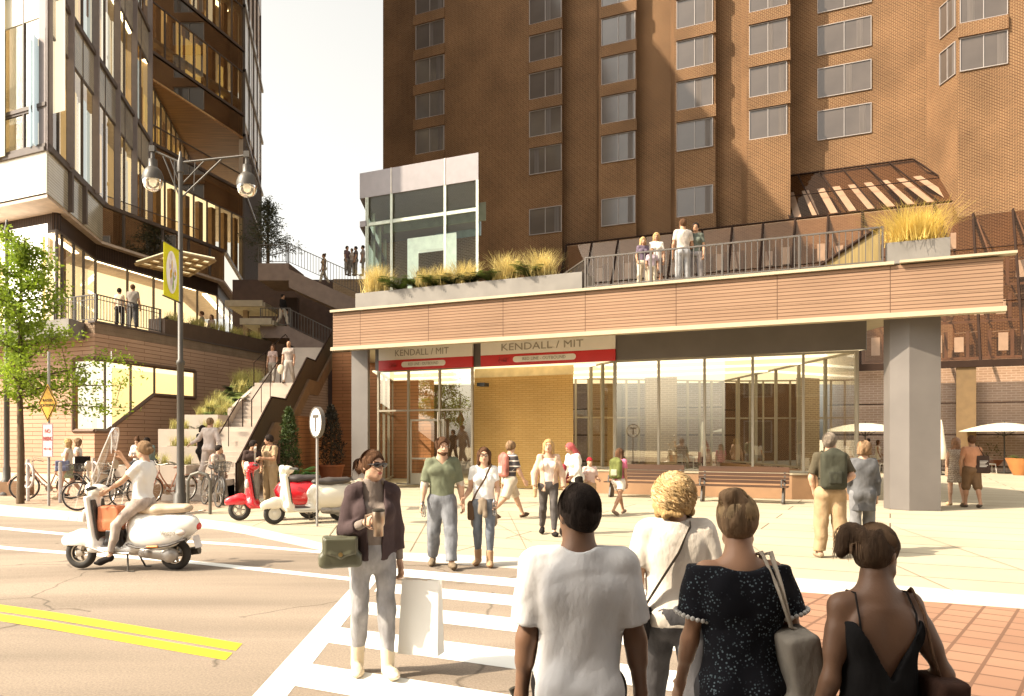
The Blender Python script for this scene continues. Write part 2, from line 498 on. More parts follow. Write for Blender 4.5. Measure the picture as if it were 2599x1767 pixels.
for a, b in zip(xs, xs[1:]):
    p = [V((a, ykb(a), 0)), V((b, ykb(b), 0)), V((b, yk(b)+.03, 0)), V((a, yk(a)+.03, 0))]
    k.quad(*p); k.quad(V((a, ykb(a), -.2)), V((b, ykb(b), -.2)), p[1], p[0])
struct('kerb', k, m_kerb)
# expansion joints that cut across the plaza slabs
j = MB()
for pts in (((1350, 1376), (1130, 1262)), ((2420, 1500), (2060, 1340)), ((1345, 1412), (1290, 1300)), ((1040, 1400), (1105, 1285)), ((2599, 1448), (2210, 1316)), ((640, 1336), (745, 1290)), ((2000, 1450), (1830, 1330)), ((1500, 1300), (1760, 1280))):
    a, b = gnd(*pts[0]), gnd(*pts[1]); n = V((-(b-a).y, (b-a).x, 0)).normalized()*.006; u = V((0, 0, .002))
    j.quad(a-n+u, b-n+u, b+n+u, a+n+u)
struct('plaza_joints', j, mat((.22, .16, .11), .95))
# brick paving right of the crossing
struct('brick_paving', ground_rows(MB(), [2.24+.5*i for i in range(58)], lambda x: 2.5, lambda x: ykb(x)-.004, 30, .004), m_pave)
def paint(c):
    m, nt, o = newmat('road_paint'); b = nd(nt, 'ShaderNodeBsdfPrincipled', Roughness=.8); tc = nd(nt, 'ShaderNodeTexCoord')
    n = nd(nt, 'ShaderNodeTexNoise', Scale=34., Detail=8.0, Roughness=.75); n2 = nd(nt, 'ShaderNodeTexNoise', Scale=1.7, Detail=4.0); a = nd(nt, 'ShaderNodeMath', operation='MULTIPLY_ADD'); a.inputs[1].default_value = .55
    for q in (n, n2): nt.links.new(tc.outputs['Object'], q.inputs['Vector'])
    nt.links.new(n2.outputs[0], a.inputs[0]); nt.links.new(n.outputs[0], a.inputs[2])
    r = nd(nt, 'ShaderNodeMapRange'); r.inputs[1].default_value = .92; r.inputs[2].default_value = 1.02; r.inputs[3].default_value = 0; r.inputs[4].default_value = .75; nt.links.new(a.outputs[0], r.inputs[0])
    x = nd(nt, 'ShaderNodeMix', data_type='RGBA'); x.inputs[6].default_value = c+(1,); x.inputs[7].default_value = (.26, .21, .165, 1)
    nt.links.new(r.outputs[0], x.inputs[0]); nt.links.new(x.outputs[2], b.inputs['Base Color']); nt.links.new(b.outputs[0], o.inputs[0]); return m
m_white = paint((.74, .73, .68))
def _unused(): pass
mk = MB()
def ground_strip(mb, a, b, wa, wb, dz=.002, n=10):
    """painted line between two ground points; wa, wb are the half width vectors"""
    rows = []
    for i in range(n+1):
        t = i/n; p = a.lerp(b, t); w = wa.lerp(wb, t)
        rows.append([(q.x, q.y, gz(q.x, q.y)+dz) for q in (p-w, p, p+w)])
    mb.grid(rows)
def ground_poly(mb, pxs, dz=.002):
    P = [gnd(*p, road=True) for p in pxs]
    a, b, c, d = P
    rows = []
    for i in range(17):
        t = i/16; e, f = a.lerp(b, t), d.lerp(c, t)
        rows.append([(q.x, q.y, gz(q.x, q.y)+dz) for q in (e, e.lerp(f, .5), f)])
    mb.grid(rows)
w = V((.12, 0, 0))
ground_strip(mk, V((-1.62, 3.4, 0)), V((-1.86, 11.15, 0)), w, w, n=24)
ground_strip(mk, V((2.12, 3.0, 0)), V((2.12, 10.35, 0)), w, w, n=24)
for yt in (10.5, 9.42, 8.3, 7.13, 5.95, 4.8, 3.65):
    c = V((-.9, yt-.3, 0)); a = c+D*((-1.62-c.x)/D.x); b = c+D*((1.98-c.x)/D.x)
    ground_strip(mk, a, b, W*.28, W*.28, n=8, dz=.0028)
for q in (((-500, 1290), (851, 1402), (851, 1408), (-500, 1296)), ((-500, 1330), (905, 1467), (905, 1476), (-500, 1337))):
    ground_poly(mk, q)
struct('road_marking', mk, m_white)
m_yel = paint((.56, .42, .012))
mk = MB()
ground_poly(mk, ((-700, 1430), (615, 1634), (598, 1652), (-700, 1446)))
ground_poly(mk, ((-700, 1452), (590, 1658), (572, 1676), (-700, 1470)))
struct('centre_line', mk, m_yel)

# ================================================================ BRICK TOWER
m_brick = bricks((.112, .050, .022), (.078, .034, .0145), (.33, .21, .11), .24, .082, .011, blotch=.22)
m_brickl = bricks((.52, .40, .33), (.46, .35, .28), (.66, .57, .5), .42, .13, .018, blotch=.1)
F0 = at(1410, 1110, 56.); F0.z = 0
def tp(px, off=0.):
    q = ray_plane(px, 1110, F0+W*off, D); return V((q.x, q.y, 0))
TOP = 47.
tower = thing('brick_tower', 'tall dark brown brick tower with stacked paired windows behind the station canopy', 'building', tuple(tp(1700)))
bays = [(1055, 1427), (1520, 1615), (1712, 1816), (1895, 2005)]
plan = [tp(963)+W*16, tp(963)+W*2.5]
recess = [2.5, 1., 1., 1., 2.2]
for (a, b), r0, r1 in zip(bays, recess, recess[1:]):
    plan += [tp(a)+W*r0, tp(a), tp(b), tp(b)+W*r1]
e = tp(2431, -.9)
plan += [e+W*3.1, e, tp(2760, -.9), tp(2760, -.9)+W*16]
mb = MB()
for a, b in zip(plan, plan[1:]): mb.quad(a, b, b+Z*TOP, a+Z*TOP)
mb.poly([p+Z*TOP for p in plan])
mb.build('wall', m_brick, tower)
SILLS = [20.7, 23.4, 26.1, 28.8, 31.5, 34.2, 36.9]
WH = 1.87
m_frame = mat((.30, .265, .25), .5, var=.05)
m_framel = mat((.60, .53, .48), .5, var=.05)
m_pane = mat((.085, .068, .058), .12, var=.25, scale=.35, spec=.6)
m_curt = mat((.12, .10, .09), .8, var=.25, scale=14, stretch=(1, 1, .02))
WPROTO = {}
def tower_window(a, b, z, parent, d=None, hh=WH):
    """framed double window between plan points a and b"""
    wd = (b-a).length; key = (round(wd, 2), hh)
    d = d or D
    if key not in WPROTO:
        f = MB()
        def bar(x0, x1, z0, z1, y0=-.05, y1=.05): f.obox((x0, y0, z0), (x1-x0, 0, 0), (0, y1-y0, 0), (0, 0, z1-z0))
        t = .042
        bar(0, t, 0, hh); bar(wd-t, wd, 0, hh); bar(t, wd-t, 0, t); bar(t, wd-t, hh-t, hh); bar(wd*.5-t/2, wd*.5+t/2, t, hh-t, -.04)
        fo = f.build('window', m_frame, parent)
        g = MB().quad((t, .01, t), (wd-t, .01, t), (wd-t, .01, hh-t), (t, .01, hh-t))
        g.build('pane', m_pane, fo)
        c = MB()
        for i in range(6):
            x = wd*.78+i*.06
            c.obox((x, -.012+.008*(i % 2), t), (.05, 0, 0), (0, .012, 0), (0, 0, hh-2*t))
        c.build('curtain', m_curt, fo)
        WPROTO[key] = fo
        o = fo
    else: o = copy_tree(WPROTO[key], parent)
    for ch in o.children:
        if ch.name.startswith('curtain') and o is not WPROTO[key]: ch.location.x -= wd*rnd.choice((0, 0, 0, .05, .25, .3, .62))
    an = math.atan2(d.y, d.x)
    o.parent = parent; o.matrix_parent_inverse = BASE[parent].inverted()
    o.matrix_basis = Matrix.Translation(V((a.x, a.y, z))) @ Matrix.Rotation(an, 4, 'Z')
    return o
fl = V((-.4327, -.9016, 0))                   # outward normal of the front walls
def spandrel(mb, a, b, z0, z1, d=.16):
    mb.obox(a+Z*z0+fl*d, (b-a), -fl*(d+.0), Z*(z1-z0))
sp = MB()
cols = [(1056, 1128, 1052, 1130, 0, 0), (1344, 1426, 1344, 1428.5, 0, 1), (1527, 1613, 1526, 1617, 0, 1), (1718, 1810, 1717, 1818, 0, 1), (1902, 1998, 1901, 2007, 0, 0), (2075, 2212, 2075, 2212, 2.2, 0), (2436, 2558, 2432, 2559, -.9, 0)]
for ci, (a, b, sa, sb, off, low) in enumerate(cols):
    A, B_ = tp(a, off), tp(b, off); SA, SB = tp(sa, off), tp(sb, off)
    sl = list(SILLS)
    if low: sl = [16.35]+sl
    if ci == 6: sl = [z-1.0 for z in SILLS[:]]; sl = sl[1:]+[sl[-1]+2.7]
    if ci == 0: sl = [z+.25 for z in SILLS]
    for i, z in enumerate(sl):
        tower_window(A+fl*.03, B_+fl*.03, z, tower)
        if i+1 < len(sl) and sl[i+1]-z < 3 and ci != 5: spandrel(sp, SA, SB, z+WH+.03, sl[i+1]-.03, .17)
    if ci in (3, 4): spandrel(sp, SA, SB, 0.5, sl[0 if ci == 4 else 1]-.03 if ci == 4 else sl[0]-.03, .17)
sp.build('spandrel', m_brick, tower)
# side windows of the right bay (facing along the street)
p0, p1 = e+W*3.1, e
sd = (p1-p0).normalized()
for i, z in enumerate(SILLS[1:]):
    tower_window(p0+sd*1.45-U*-.0+U*.03, p0+sd*2.95+U*.03, z-1.0, tower, sd)

# ================================================================ GLASS LEAN-TO (between tower and patio)
m_dark = mat((.030, .017, .012), .85, spec=.1, var=.1)
m_gbrown = glass((.78, .66, .55), .03, 1.4, gcol=(.6, .5, .42))
lean = thing('glass_lean_to', 'brown glazed lean-to roof with dark bars along the foot of the brick tower', 'glasshouse', tuple(tp(2200)))
def row(px0, px1, off, z, n):
    a, b = tp(px0, off), tp(px1, off)
    return [a.lerp(b, i/n)+Z*z for i in range(n+1)]
EOFF, EZ, TZ = -4.6, 5.75, 15.3
A = tp(1438, -.35); B_ = tp(2780, -.35); ext = 16
top_r = [A.lerp(B_, i/ext)+Z*TZ for i in range(ext+1)]
bot_r = [A.lerp(B_, i/ext)-fl*EOFF*-1.*-1+V((0, 0, EZ)) if False else A.lerp(B_, i/ext)+fl*4.4+Z*EZ for i in range(ext+1)]
g = MB(); br = MB(); slat = MB()
for i in range(ext):
    g.quad(bot_r[i], bot_r[i+1], top_r[i+1], top_r[i])
for i in range(ext+1):
    br.tube([top_r[i], bot_r[i]], .085, 4)
for tt in (0, .33, .66, 1):
    br.tube([top_r[0].lerp(bot_r[0], tt)+fl*.03, top_r[-1].lerp(bot_r[-1], tt)+fl*.03], .05 if tt in (0, 1) else .028, 4)
# upper part in the recess
ur, lr = [], []
a, b = tp(2005)+W*2.2, tp(2005)+W*2.2+D*((tp(2431).x-tp(2005).x)/D.x)
c, d_ = tp(2005)+D*.02, tp(2431)+D*.6
for i in range(7):
    ur.append(a.lerp(b-D*1.2, i/6)+fl*.1+Z*18.7); lr.append(c.lerp(d_, i/6)+fl*.3+Z*15.4)
for i in range(6): g.quad(lr[i], lr[i+1], ur[i+1], ur[i])
for i in range(7): br.tube([ur[i], lr[i]], .05, 4)
br.tube([ur[0], ur[-1]], .05, 4); br.tube([p.lerp(q, .5) for p, q in zip(ur, lr)], .03, 4)
lo = br.build('frame', m_dark, lean)
g.build('glazing', m_gbrown, lean)
# eave beam, piers and the glazed front under it
E0, E1 = bot_r[0], bot_r[-1]
eb = MB(); eb.obox(E0-Z*.32-fl*.15, E1-E0, fl*.3, Z*.34); eb.build('eave_beam', m_dark, lean)
for px in (1560, 2003, 2452):
    q = ray_plane(px, 1110, V((E0.x, E0.y, 0)), D); q.z = 0
    MB().obox(q-D*.45-fl*.3, D*.9, fl*.35, Z*5.43).build('pier', mat((.14, .085, .035), .8), lean)
wl = MB(); wl.obox(V((E0.x, E0.y, 0))-fl*1.0, V((E1.x-E0.x, E1.y-E0.y, 0)), -fl*.2, Z*5.9); wl.build('brick_wall', m_brickl, lean)
fr = MB()
for z in (.25, 1.9, 3.55):
    fr.obox(V((E0.x, E0.y, z))-fl*.05, V((E1.x-E0.x, E1.y-E0.y, 0)), fl*.07, Z*.07)
fr.build('transom', m_dark, lean)
MB().quad(V((E0.x, E0.y, .2)), V((E1.x, E1.y, .2)), V((E1.x, E1.y, 5.4)), V((E0.x, E0.y, 5.4))).build('front_glazing', glass((.93, .88, .84), .02, 1.35), lean)
# pale panels added in place of reflections in the roof glass, plus steel
ins = MB(); tr = MB(); wh = MB()
rr = random.Random(3)
for lev in range(4):
    zc = 6.9+lev*2.05; dep = 3.9-lev*.95
    for i in range(30):
        q = A.lerp(B_, (i+.5)/30)+fl*(dep-.75)
        if (i+lev) % 3: wh.obox(q-D*.22+Z*(zc-.55), D*.44, fl*.05, Z*(.75+.3*rr.random()))
        tr.obox(q+D*.32+Z*(zc-.95), D*.16, fl*.08, Z*1.5)
    tr.obox(A+fl*(dep-.75)+Z*(zc-.95), B_-A, fl*.06, Z*.12)
    for i in range(20):
        q = A.lerp(B_, (i+.2+.5*rr.random())/20)+fl*(dep-.8); ins.obox(q+Z*(zc+.45), D*(.7+rr.random()*.5)+Z*.05, fl*.04, Z*.035)
for i in range(9):
    q = ur[0].lerp(ur[-1], (i+.5)/9.5); r_q = lr[0].lerp(lr[-1], (i+.3)/9)
    m0 = r_q.lerp(q, .12)-Z*.25-fl*.3; wh.obox(m0, D*.42, fl*.03, (r_q.lerp(q, .72)-m0-Z*.25-fl*.3))
for i in range(0, 16, 1):
    q = top_r[i]; tr.tube([q-Z*.5+fl*.1, bot_r[i].lerp(q, .5)+D*1.1-Z*.45], .05, 4)
tr.build('truss', mat((.16, .085, .05), .7), lean)
wh.build('reflection_panel', mat((.62, .54, .5), .5, var=.1), lean)
ins.build('louvre', mat((.36, .27, .2), .6), lean)
MB().obox(A+Z*.0+fl*.06, B_-A, -fl*.02, Z*15.2).build('back_wall', bricks((.30, .19, .125), (.25, .155, .1), (.4, .3, .2), .24, .082, .011, blotch=.2), lean)

# ================================================================ STATION CANOPY
CL = V((-6.0, 26.4, 0)); CR = V((11.29, 18.1, 0)); cd = (CR-CL).normalized(); cn = V((cd.y, -cd.x, 0))  # cn points to the street
ZB, ZT, ZS = 4.73, 6.06, 5.08
def cpt(px, inset=0.):
    q = ray_plane(px, 1110, CL-cn*inset, cd); return V((q.x, q.y, 0))
m_fascia = bricks((.275, .172, .11), (.24, .147, .093), (.085, .045, .028), 2.62, .089, .0095, off=0, blotch=.13, bumpd=.012)
m_cream = mat((.38, .315, .215), .7, var=.05)
m_grey = mat((.165, .15, .133), .65, var=.12, scale=2)
m_col = mat((.125, .11, .10), .6, var=.1, scale=1.2)
can = thing('station_canopy', 'wide station canopy with grooved terracotta fascia over the subway entrance', 'canopy', (0, 22, 0))
BK = W*16
roofp = [CL, CR, CR+W*15, CL+W*9]
mb = MB(); mb.prism([p+Z*(ZS+.01)+W*.5 for p in roofp], Z*.1); mb.build('soffit', m_cream, can)
mb = MB(); mb.prism([CL+Z*(ZS+.12)+W*.01, CR+Z*(ZS+.12)+W*.01, CR+Z*(ZS+.12)+W*15, CL+Z*(ZS+.12)+W*9], Z*(ZT-ZS-.22)); mb.prism([CL+Z*(ZB+.08)+W*.01, CR+Z*(ZB+.08)+W*.01, CR+Z*(ZB+.08)+W*.52, CL+Z*(ZB+.08)+W*.52], Z*(ZS-ZB+.035)); mb.build('fascia', m_fascia, can)
ed = MB(); ed.obox(CL+Z*(ZB-.035)+cn*.06-cd*.06, cd*((CR-CL).length+.12), -cn*.3, Z*.115); ed.build('lower_trim', m_cream, can)
ed = MB(); ed.obox(CL+Z*(ZT-.085)+cn*.09-cd*.06, cd*((CR-CL).length-2.2), -cn*.45, Z*.075)
ed.obox(CR-cd*2.14+Z*(ZT-.07)+cn*.13, cd*2.4, -cn*.3, Z*.06); ed.build('coping', m_cream, can)
MB().poly([p+Z*(ZT-.09)+W*.05 for p in roofp]).build('terrace_floor', mat('#b9a78c', .8), can)
mb = MB(); q = gnd(2284, 1290); q2 = gnd(2308, 1296); q3 = gnd(2388, 1297)
side = W*1.35
mb.prism([q2, q3, q3+W*1.2, q2+V((-.28, .75, 0)), q2+V((-.28, .42, 0))], Z*(ZS+.0)); mb.build('column', m_col, can)
c0 = cpt(892, 1.5); c1 = cpt(933, 1.5)
mb = MB(); mb.obox(c0, c1-c0, W*.6, Z*ZS); mb.build('column', m_col, can)
# planter boxes and railing on the roof
def roof_box(px0, px1, inset, depth, z1, label, name='roof_planter'):
    a, b = cpt(px0, inset), cpt(px1, inset)
    t = thing(name, label, 'planter', tuple(a+Z*ZT))
    m = MB(); m.obox(a+Z*(ZT+.012), b-a, -cn*depth, Z*(z1-ZT-.012)); m.build('box', m_grey, t)
    m = MB(); m.obox(a+(b-a).normalized()*.06-cn*.06+Z*(z1-.0), (b-a)-(b-a).normalized()*.12, -cn*(depth-.12), Z*.012); m.build('soil', mat((.05, .035, .02), .95), t)
    return a, b, depth, z1
RP1 = roof_box(902, 1477, .35, 1.1, 6.62, 'long grey planter box of ferns and grasses on the left of the canopy roof')
RP2 = roof_box(2247, 2412, .35, 1.2, 6.60, 'short grey planter box with one large grass on the canopy roof')
m_rail = mat((.075, .062, .052), .5, var=.1)
def railing(label, pts, h=1.0, step=.14, post=1.6, m=m_rail, name='railing', br=.011, mid=False, group=None):
    pts = [V(p) for p in pts]
    t = thing(name, label, 'railing', tuple(pts[0]), group)
    rl = MB(); ba = MB()
    for a, b in zip(pts, pts[1:]):
        L = (b-a).length; d = (b-a)/L; dh = V((d.x, d.y, 0)).normalized(); nn = V((-dh.y, dh.x, 0))
        rl.obox(a+Z*(h-.04)-nn*.025, b-a, nn*.05, Z*.04); rl.obox(a+Z*.08-nn*.015, b-a, nn*.03, Z*.03)
        if mid: rl.obox(a+Z*(h-.2)-nn*.012, b-a, nn*.024, Z*.025)
        n = max(1, int(L/step))
        for i in range(n):
            p = a.lerp(b, (i+.5)/n); ba.obox(p-dh*br-nn*br+Z*.08, dh*2*br, nn*2*br, Z*(h-.1))
        n = max(1, round(L/post))
        for i in range(n+1):
            p = a.lerp(b, i/n); ba2 = MB(); ba2.obox(p-dh*.022-nn*.03, dh*.044, nn*.06, Z*(h-.005)); ba2.build('post', m, t)
    rl.build('top_rail', m, t); tag(ba.build('balusters', m, t), kind='stuff')
    return t
railing('dark steel railing along the front edge of the canopy roof between its planters', [cpt(1486, .3)+Z*ZT, cpt(2240, .3)+Z*ZT], .95, .15, 1.9)
railing('dark steel railing running back from the long roof planter', [cpt(1486, .45)+Z*ZT, cpt(1486, .45)+W*3.2+Z*ZT-V((.6, 0, .0))], .95, .13, 1.6)
# stair guard behind the railing
sg = thing('stair_guard', 'sloping brown stair guard panel behind the right end of the roof railing', 'stair guard', tuple(cpt(2230, 2)+Z*ZT))
a, b = cpt(2020, 1.9)+Z*(ZT-.05), cpt(2235, 1.9)+Z*(ZT-.05)
MB().prism([a, b, b+Z*1.35, a+Z*.06], -cn*.06).build('panel', mat((.21, .15, .05), .5, var=.3, scale=3, stretch=(8, 8, .3)), sg)
m = MB(); m.tube([a+Z*.1+cn*.03, b+Z*1.4+cn*.03], .05, 6); m.build('handrail', m_dark, sg)

# ================================================================ GLAZED STATION PAVILION under the canopy
PL = gnd(961, 1235); PL = V((-4.55, 27.0, 0)); PR = V((9.95, 22.1, 0))
PL = PR-cd*16.25
def ppt(px, off=0.):
    q = ray_plane(px, 1110, PR+W*off, cd); return V((q.x, q.y, 0))
pav = thing('station_pavilion', 'glass walled subway entrance pavilion glowing warm under the canopy', 'station entrance', tuple(ppt(1500)))
BZ = 4.28
m_steel = mat((.33, .29, .22), .45, metal=.2, var=.05)
m_gl = glass((.97, .97, .92), .20, 1.4, gcol=(1, .94, .78))
m_tan = mat((.29, .165, .085), .7, var=.12, scale=2)
m_sign_side = m_grey
# grey beam right of the signs
a, b = ppt(1561), ppt(2199)
MB().obox(a+Z*BZ, b-a, -cn*.4, Z*(ZS-BZ-.003)).build('beam', m_col, pav)
a, b = ppt(950), ppt(1561)
MB().obox(a+Z*BZ-cn*.06, b-a, -cn*.3, Z*(ZS-BZ-.003)).build('beam', m_col, pav)
# ceiling given a glow of its own to brighten the inside, with lit strips
ce = [ppt(945, .5), ppt(2195, .2), ppt(2195, .2)+W*13.5, ppt(945, .5)+W*7.5]
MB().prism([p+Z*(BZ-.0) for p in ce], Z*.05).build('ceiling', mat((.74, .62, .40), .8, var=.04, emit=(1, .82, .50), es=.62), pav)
lt = MB()
for k_ in (1.2, 4.0, 7.0):
    p, q = ppt(1000, k_), ppt(2100, k_)
    lt.obox(p+Z*(BZ-.05), q-p, W*.3, Z*.04)
lt.build('ceiling_lamp', emitter((1, .84, .55), 1.5), pav)
# plinth
pb0, pb1, pb2 = ppt(1500, -.1), ppt(2010, -.1), ppt(2058, .35)
pl_ = MB(); pl_.prism([pb0, pb1, pb2+V((.1, -.1, 0)), PR+V((.15, .3, 0)), PR+V((.15, .3, 0))+W*12, PR+W*12-D*.35, PR-D*.7+W*.8, pb0+W*.6], Z*.7); pl_.build('plinth', m_tan, pav)
cap = MB(); cap.prism([p+Z*.702 for p in (pb0-W*.03, pb1-W*.03, pb2+V((.12, -.13, 0)), PR+V((.18, .27, 0)), PR-D*.7+W*.6, pb0+W*.63)], Z*.05); cap.build('plinth_cap', m_cream, pav)
gf = MB(); gf2 = MB(); mu = MB()
def glaze(a, b, z0, z1, nm, tr_=(), w_=.035, g=None):
    (g or gf).quad(a+Z*z0, b+Z*z0, b+Z*z1, a+Z*z1)
    d = (b-a).normalized(); nn = V((d.y, -d.x, 0))
    for i in range(nm+1):
        p = a.lerp(b, i/nm); mu.obox(p-d*w_-nn*.05+Z*z0, d*2*w_, nn*.1, Z*(z1-z0))
    for z in (z0, z1-.06)+tuple(tr_):
        mu.obox(a+Z*z-nn*.04, b-a, nn*.08, Z*.06)
FR = PR-D*.12+V((0, .35, 0))
glaze(ppt(1561, .2), FR, .76, BZ, 5)
glaze(FR, FR+W*12, .76, BZ, 6, g=gf2)
glaze(ppt(1500, 1.6), ppt(1561, .2), .76, BZ, 2)
glaze(ppt(961, .15), ppt(1199, .15), .06, BZ, 3, (2.75,))
glaze(FR+W*12, ppt(1461, 7.5), .2, BZ, 12, (2.6,), g=gf2)
glaze(ppt(961, .15), ppt(961, .15)+W*7, .06, BZ, 4, (2.75,), g=gf2)
mu.build('mullions', m_steel, pav); gf.build('glazing', m_gl, pav); gf2.build('glazing', glass((.97, .97, .93), .012, 1.1), pav)
# glass door in the left bay
a, b = ppt(1041, .02), ppt(1128, .02)
dr = MB(); nn = -W*.06
for p, q, z0, z1 in ((a, a+D*.07, .1, 2.45), (b-D*.07, b, .1, 2.45), (a, b, 2.38, 2.45), (a, b, .1, .5), (a, b, 1.0, 1.06)):
    dr.obox(p+Z*z0, q-p, nn, Z*(z1-z0))
dd = dr.build('door', m_steel, pav)
MB().tube([b-D*.2+cn*.12+Z*.9, b-D*.2+cn*.12+Z*2.7], .025, 8).build('handle', mat((.7, .62, .5), .3, metal=.6), dd)
# yellow brick wall of the entry
a, b = ppt(1204, 1.1), ppt(1455, 1.1)
m_ybrick = bricks((.52, .335, .125), (.49, .305, .105), (.36, .215, .065), .30, .075, .008, blotch=.16)
MB().obox(a, b-a, W*3.5, Z*3.95).build('entry_wall', m_ybrick, pav)
MB().obox(a+Z*3.954, b-a+D*.02, W*3.5, Z*(BZ-3.96)).build('entry_ceiling', mat((.62, .5, .28), .8), pav)
MB().obox(ppt(1222, .8)+Z*3.6, D*.3, cn*.35, Z*.13).build('camera', mat((.03, .03, .03), .4), pav)
MB().obox(ppt(1640, 9.)+Z*0, D*1.3, W*.3, Z*BZ).build('rear_wall', bricks((.30, .24, .18), (.26, .2, .15), (.42, .36, .28), .3, .09, .012), pav)
# freestanding steps of seats inside: floor
# ------------------------------------------------ signs
m_sw = mat((.74, .70, .64), .5, var=.03); m_red = mat((.52, .018, .016), .45, var=.04); m_txt = mat((.30, .27, .22), .6, var=0)
def station_sign(px0, px1, label, tsize, big_at):
    a, b = ppt(px0, -.1), ppt(px1, -.1); L = (b-a).length
    t = thing('station_sign', label, 'sign', tuple(a+Z*BZ))
    MB().obox(a+Z*(BZ+.35), b-a, -cn*.08, Z*(ZS-BZ-.36)).build('white_panel', m_sw, t)
    MB().obox(a+Z*BZ-Z*.03, b-a, -cn*.08, Z*.376).build('red_panel', m_red, t)
    c = a.lerp(b, .47)
    text('station_name', 'KENDALL / MIT', tsize, c+Z*(BZ+.35+(ZS-BZ-.36)*.52)+cn*.012, cd, m_txt, t, bold=.004, xs=big_at)
    # pill
    pm = MB(); pc = a.lerp(b, .49 if L > 3.2 else .5)+Z*(BZ+.165)+cn*.006; hw = .235*L if L > 3.2 else .27*L; hr = .1
    pts = []
    for i in range(12): an = math.pi/2+math.pi*i/11; pts.append(pc-cd*(hw-hr)+cd*math.cos(an)*hr+Z*math.sin(an)*hr)
    for i in range(12): an = -math.pi/2+math.pi*i/11; pts.append(pc+cd*(hw-hr)+cd*math.cos(an)*hr+Z*math.sin(an)*hr)
    pm.prism(pts, -cn*.005); pm.build('line_label', m_sw, t)
    text('line_name', 'RED LINE - OUTBOUND', .15, pc+cn*.009, cd, m_txt, t, bold=.003, xs=hw*2*.86/2.05)
    # wheelchair and lift pictograms
    ic = MB(); c = pc-cd*(hw+.5)
    ic.disc(c+Z*.09+cn*.01, cd*.022, Z*.022, 12)
    ic.tube([c+Z*.06+cn*.008, c+Z*-.01+cn*.008, c+cd*.06-Z*.01+cn*.008, c+cd*.085-Z*.075+cn*.008], .008, 4)
    ic.tube([c-cd*.02+Z*.02+cn*.008]+[c+cd*(.01+.055*math.cos(x))+Z*(-.04+.055*math.sin(x))+cn*.008 for x in [R(150+i*22) for i in range(9)]], .007, 4)
    q = c+cd*.2
    for s_ in (q-cd*.07, q+cd*.07): ic.tube([s_-Z*.07+cn*.008, s_+Z*.05+cn*.008], .006, 4)
    for s_ in (-.07, .05): ic.tube([q-cd*.07+Z*s_+cn*.008, q+cd*.07+Z*s_+cn*.008], .006, 4)
    for i in (-1, 0, 1):
        ic.tube([q+cd*.042*i-Z*.055+cn*.008, q+cd*.042*i+Z*.0+cn*.008], .011, 4); ic.disc(q+cd*.042*i+Z*.022+cn*.01, cd*.012, Z*.012, 8)
    ic.tube([q+cd*.13-Z*.07+cn*.008, q+cd*.13+Z*.07+cn*.008], .004, 4); ic.tube([q-cd*.12-Z*.07+cn*.008, q-cd*.12+Z*.07+cn*.008], .004, 4)
    ic.build('pictogram', mat((.30, .03, .025), .5), t)
    return t
station_sign(961, 1199, 'left station sign KENDALL / MIT over the glazed door bay, narrower of the two', .33, 1.0)
station_sign(1220, 1561, 'right station sign KENDALL / MIT over the open brick entry, wider of the two', .34, 1.28)
# ================================================================ GLASS ENTRY BOX on the canopy terrace
VX0 = at(913, 1110, 34.5); VX0.z = 0
def vp(px, off=0.):
    q = ray_plane(px, 1110, VX0+W*off, D); return V((q.x, q.y, 0))
ves = thing('glass_entry_box', 'tall glass entry box with grey metal fascia in front of the brick tower', 'entrance', tuple(vp(1100)+Z*6))
m_fasc2 = mat((.19, .172, .18), .45, metal=.15, var=.06)
a, b = vp(913), vp(1214); zt, zf = 13.35, 12.25
MB().obox(a+Z*zf, b-a, W*8, Z*(zt-zf)).build('fascia', m_fasc2, ves)
s = MB()
for px in (993, 1129): q = vp(px); s.obox(q+Z*(zf-.0)+fl*.02-D*.03, D*.06, W*.03, Z*(zt-zf))
s.build('fascia_joint', mat((.5, .46, .42), .5), ves)
gl = MB(); mu = MB()
a2 = vp(930)
pts = [a2, vp(993), vp(1129), vp(1211)]
for p, q in zip(pts, pts[1:]): gl.quad(p+W*.1+Z*6, q+W*.1+Z*6, q+W*.1+Z*zf, p+W*.1+Z*zf)
for p in pts: mu.obox(p-D*.06+Z*6, D*.12, W*.16, Z*(zf-6))
for z in (6, 11.0): mu.obox(a2+Z*z+W*.02, b-a2, W*.12, Z*.14)
for i in range(4):
    p = a2+W*(i*2.4); mu.obox(p+Z*6, D*.1, W*.12, Z*(zf-6))
gl.quad(a2+Z*6, a2+W*8+Z*6, a2+W*8+Z*zf, a2+Z*zf)
MB().obox(a+Z*11.0, a2-a, W*7, Z*.25).build('canopy_fin', m_fasc2, ves)
mu.build('mullions', mat((.36, .39, .33), .45, metal=.2), ves)
gl.build('glazing', glass((.70, .78, .68), .0, 1.25), ves)
p, q = vp(985, 7.8), vp(1214, 7.8)
MB().obox(p+Z*6-D*.6, q-p+D*.6, W*.2, Z*6.2).build('back_wall', bricks((.2, .12, .07), (.16, .1, .055), (.36, .27, .17), .24, .082, .011), ves)
m = MB(); m.obox(vp(1108, 7.6)+Z*11.9, D*2.6, fl*.1, Z*1.0); m.build('window', mat((.3, .42, .5), .2), ves)
m = MB()
p, q = vp(1034, 2.2), vp(1158, 2.2); L = (q-p).length; z1 = 10.8
m.obox(p+Z*6, D*.55, W*.5, Z*(z1-6)); m.obox(q-D*.55+Z*6, D*.55, W*.5, Z*(z1-6)); m.obox(p+D*.55+Z*(z1-.6), D*(L-1.1), W*.5, Z*.6)
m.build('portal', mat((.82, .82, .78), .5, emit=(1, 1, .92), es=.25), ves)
MB().obox(p+Z*11.6+W*1.5-D*1.5, D*(L+3), W*.2, Z*.8).build('lobby_beam', mat((.2, .22, .18), .6), ves)

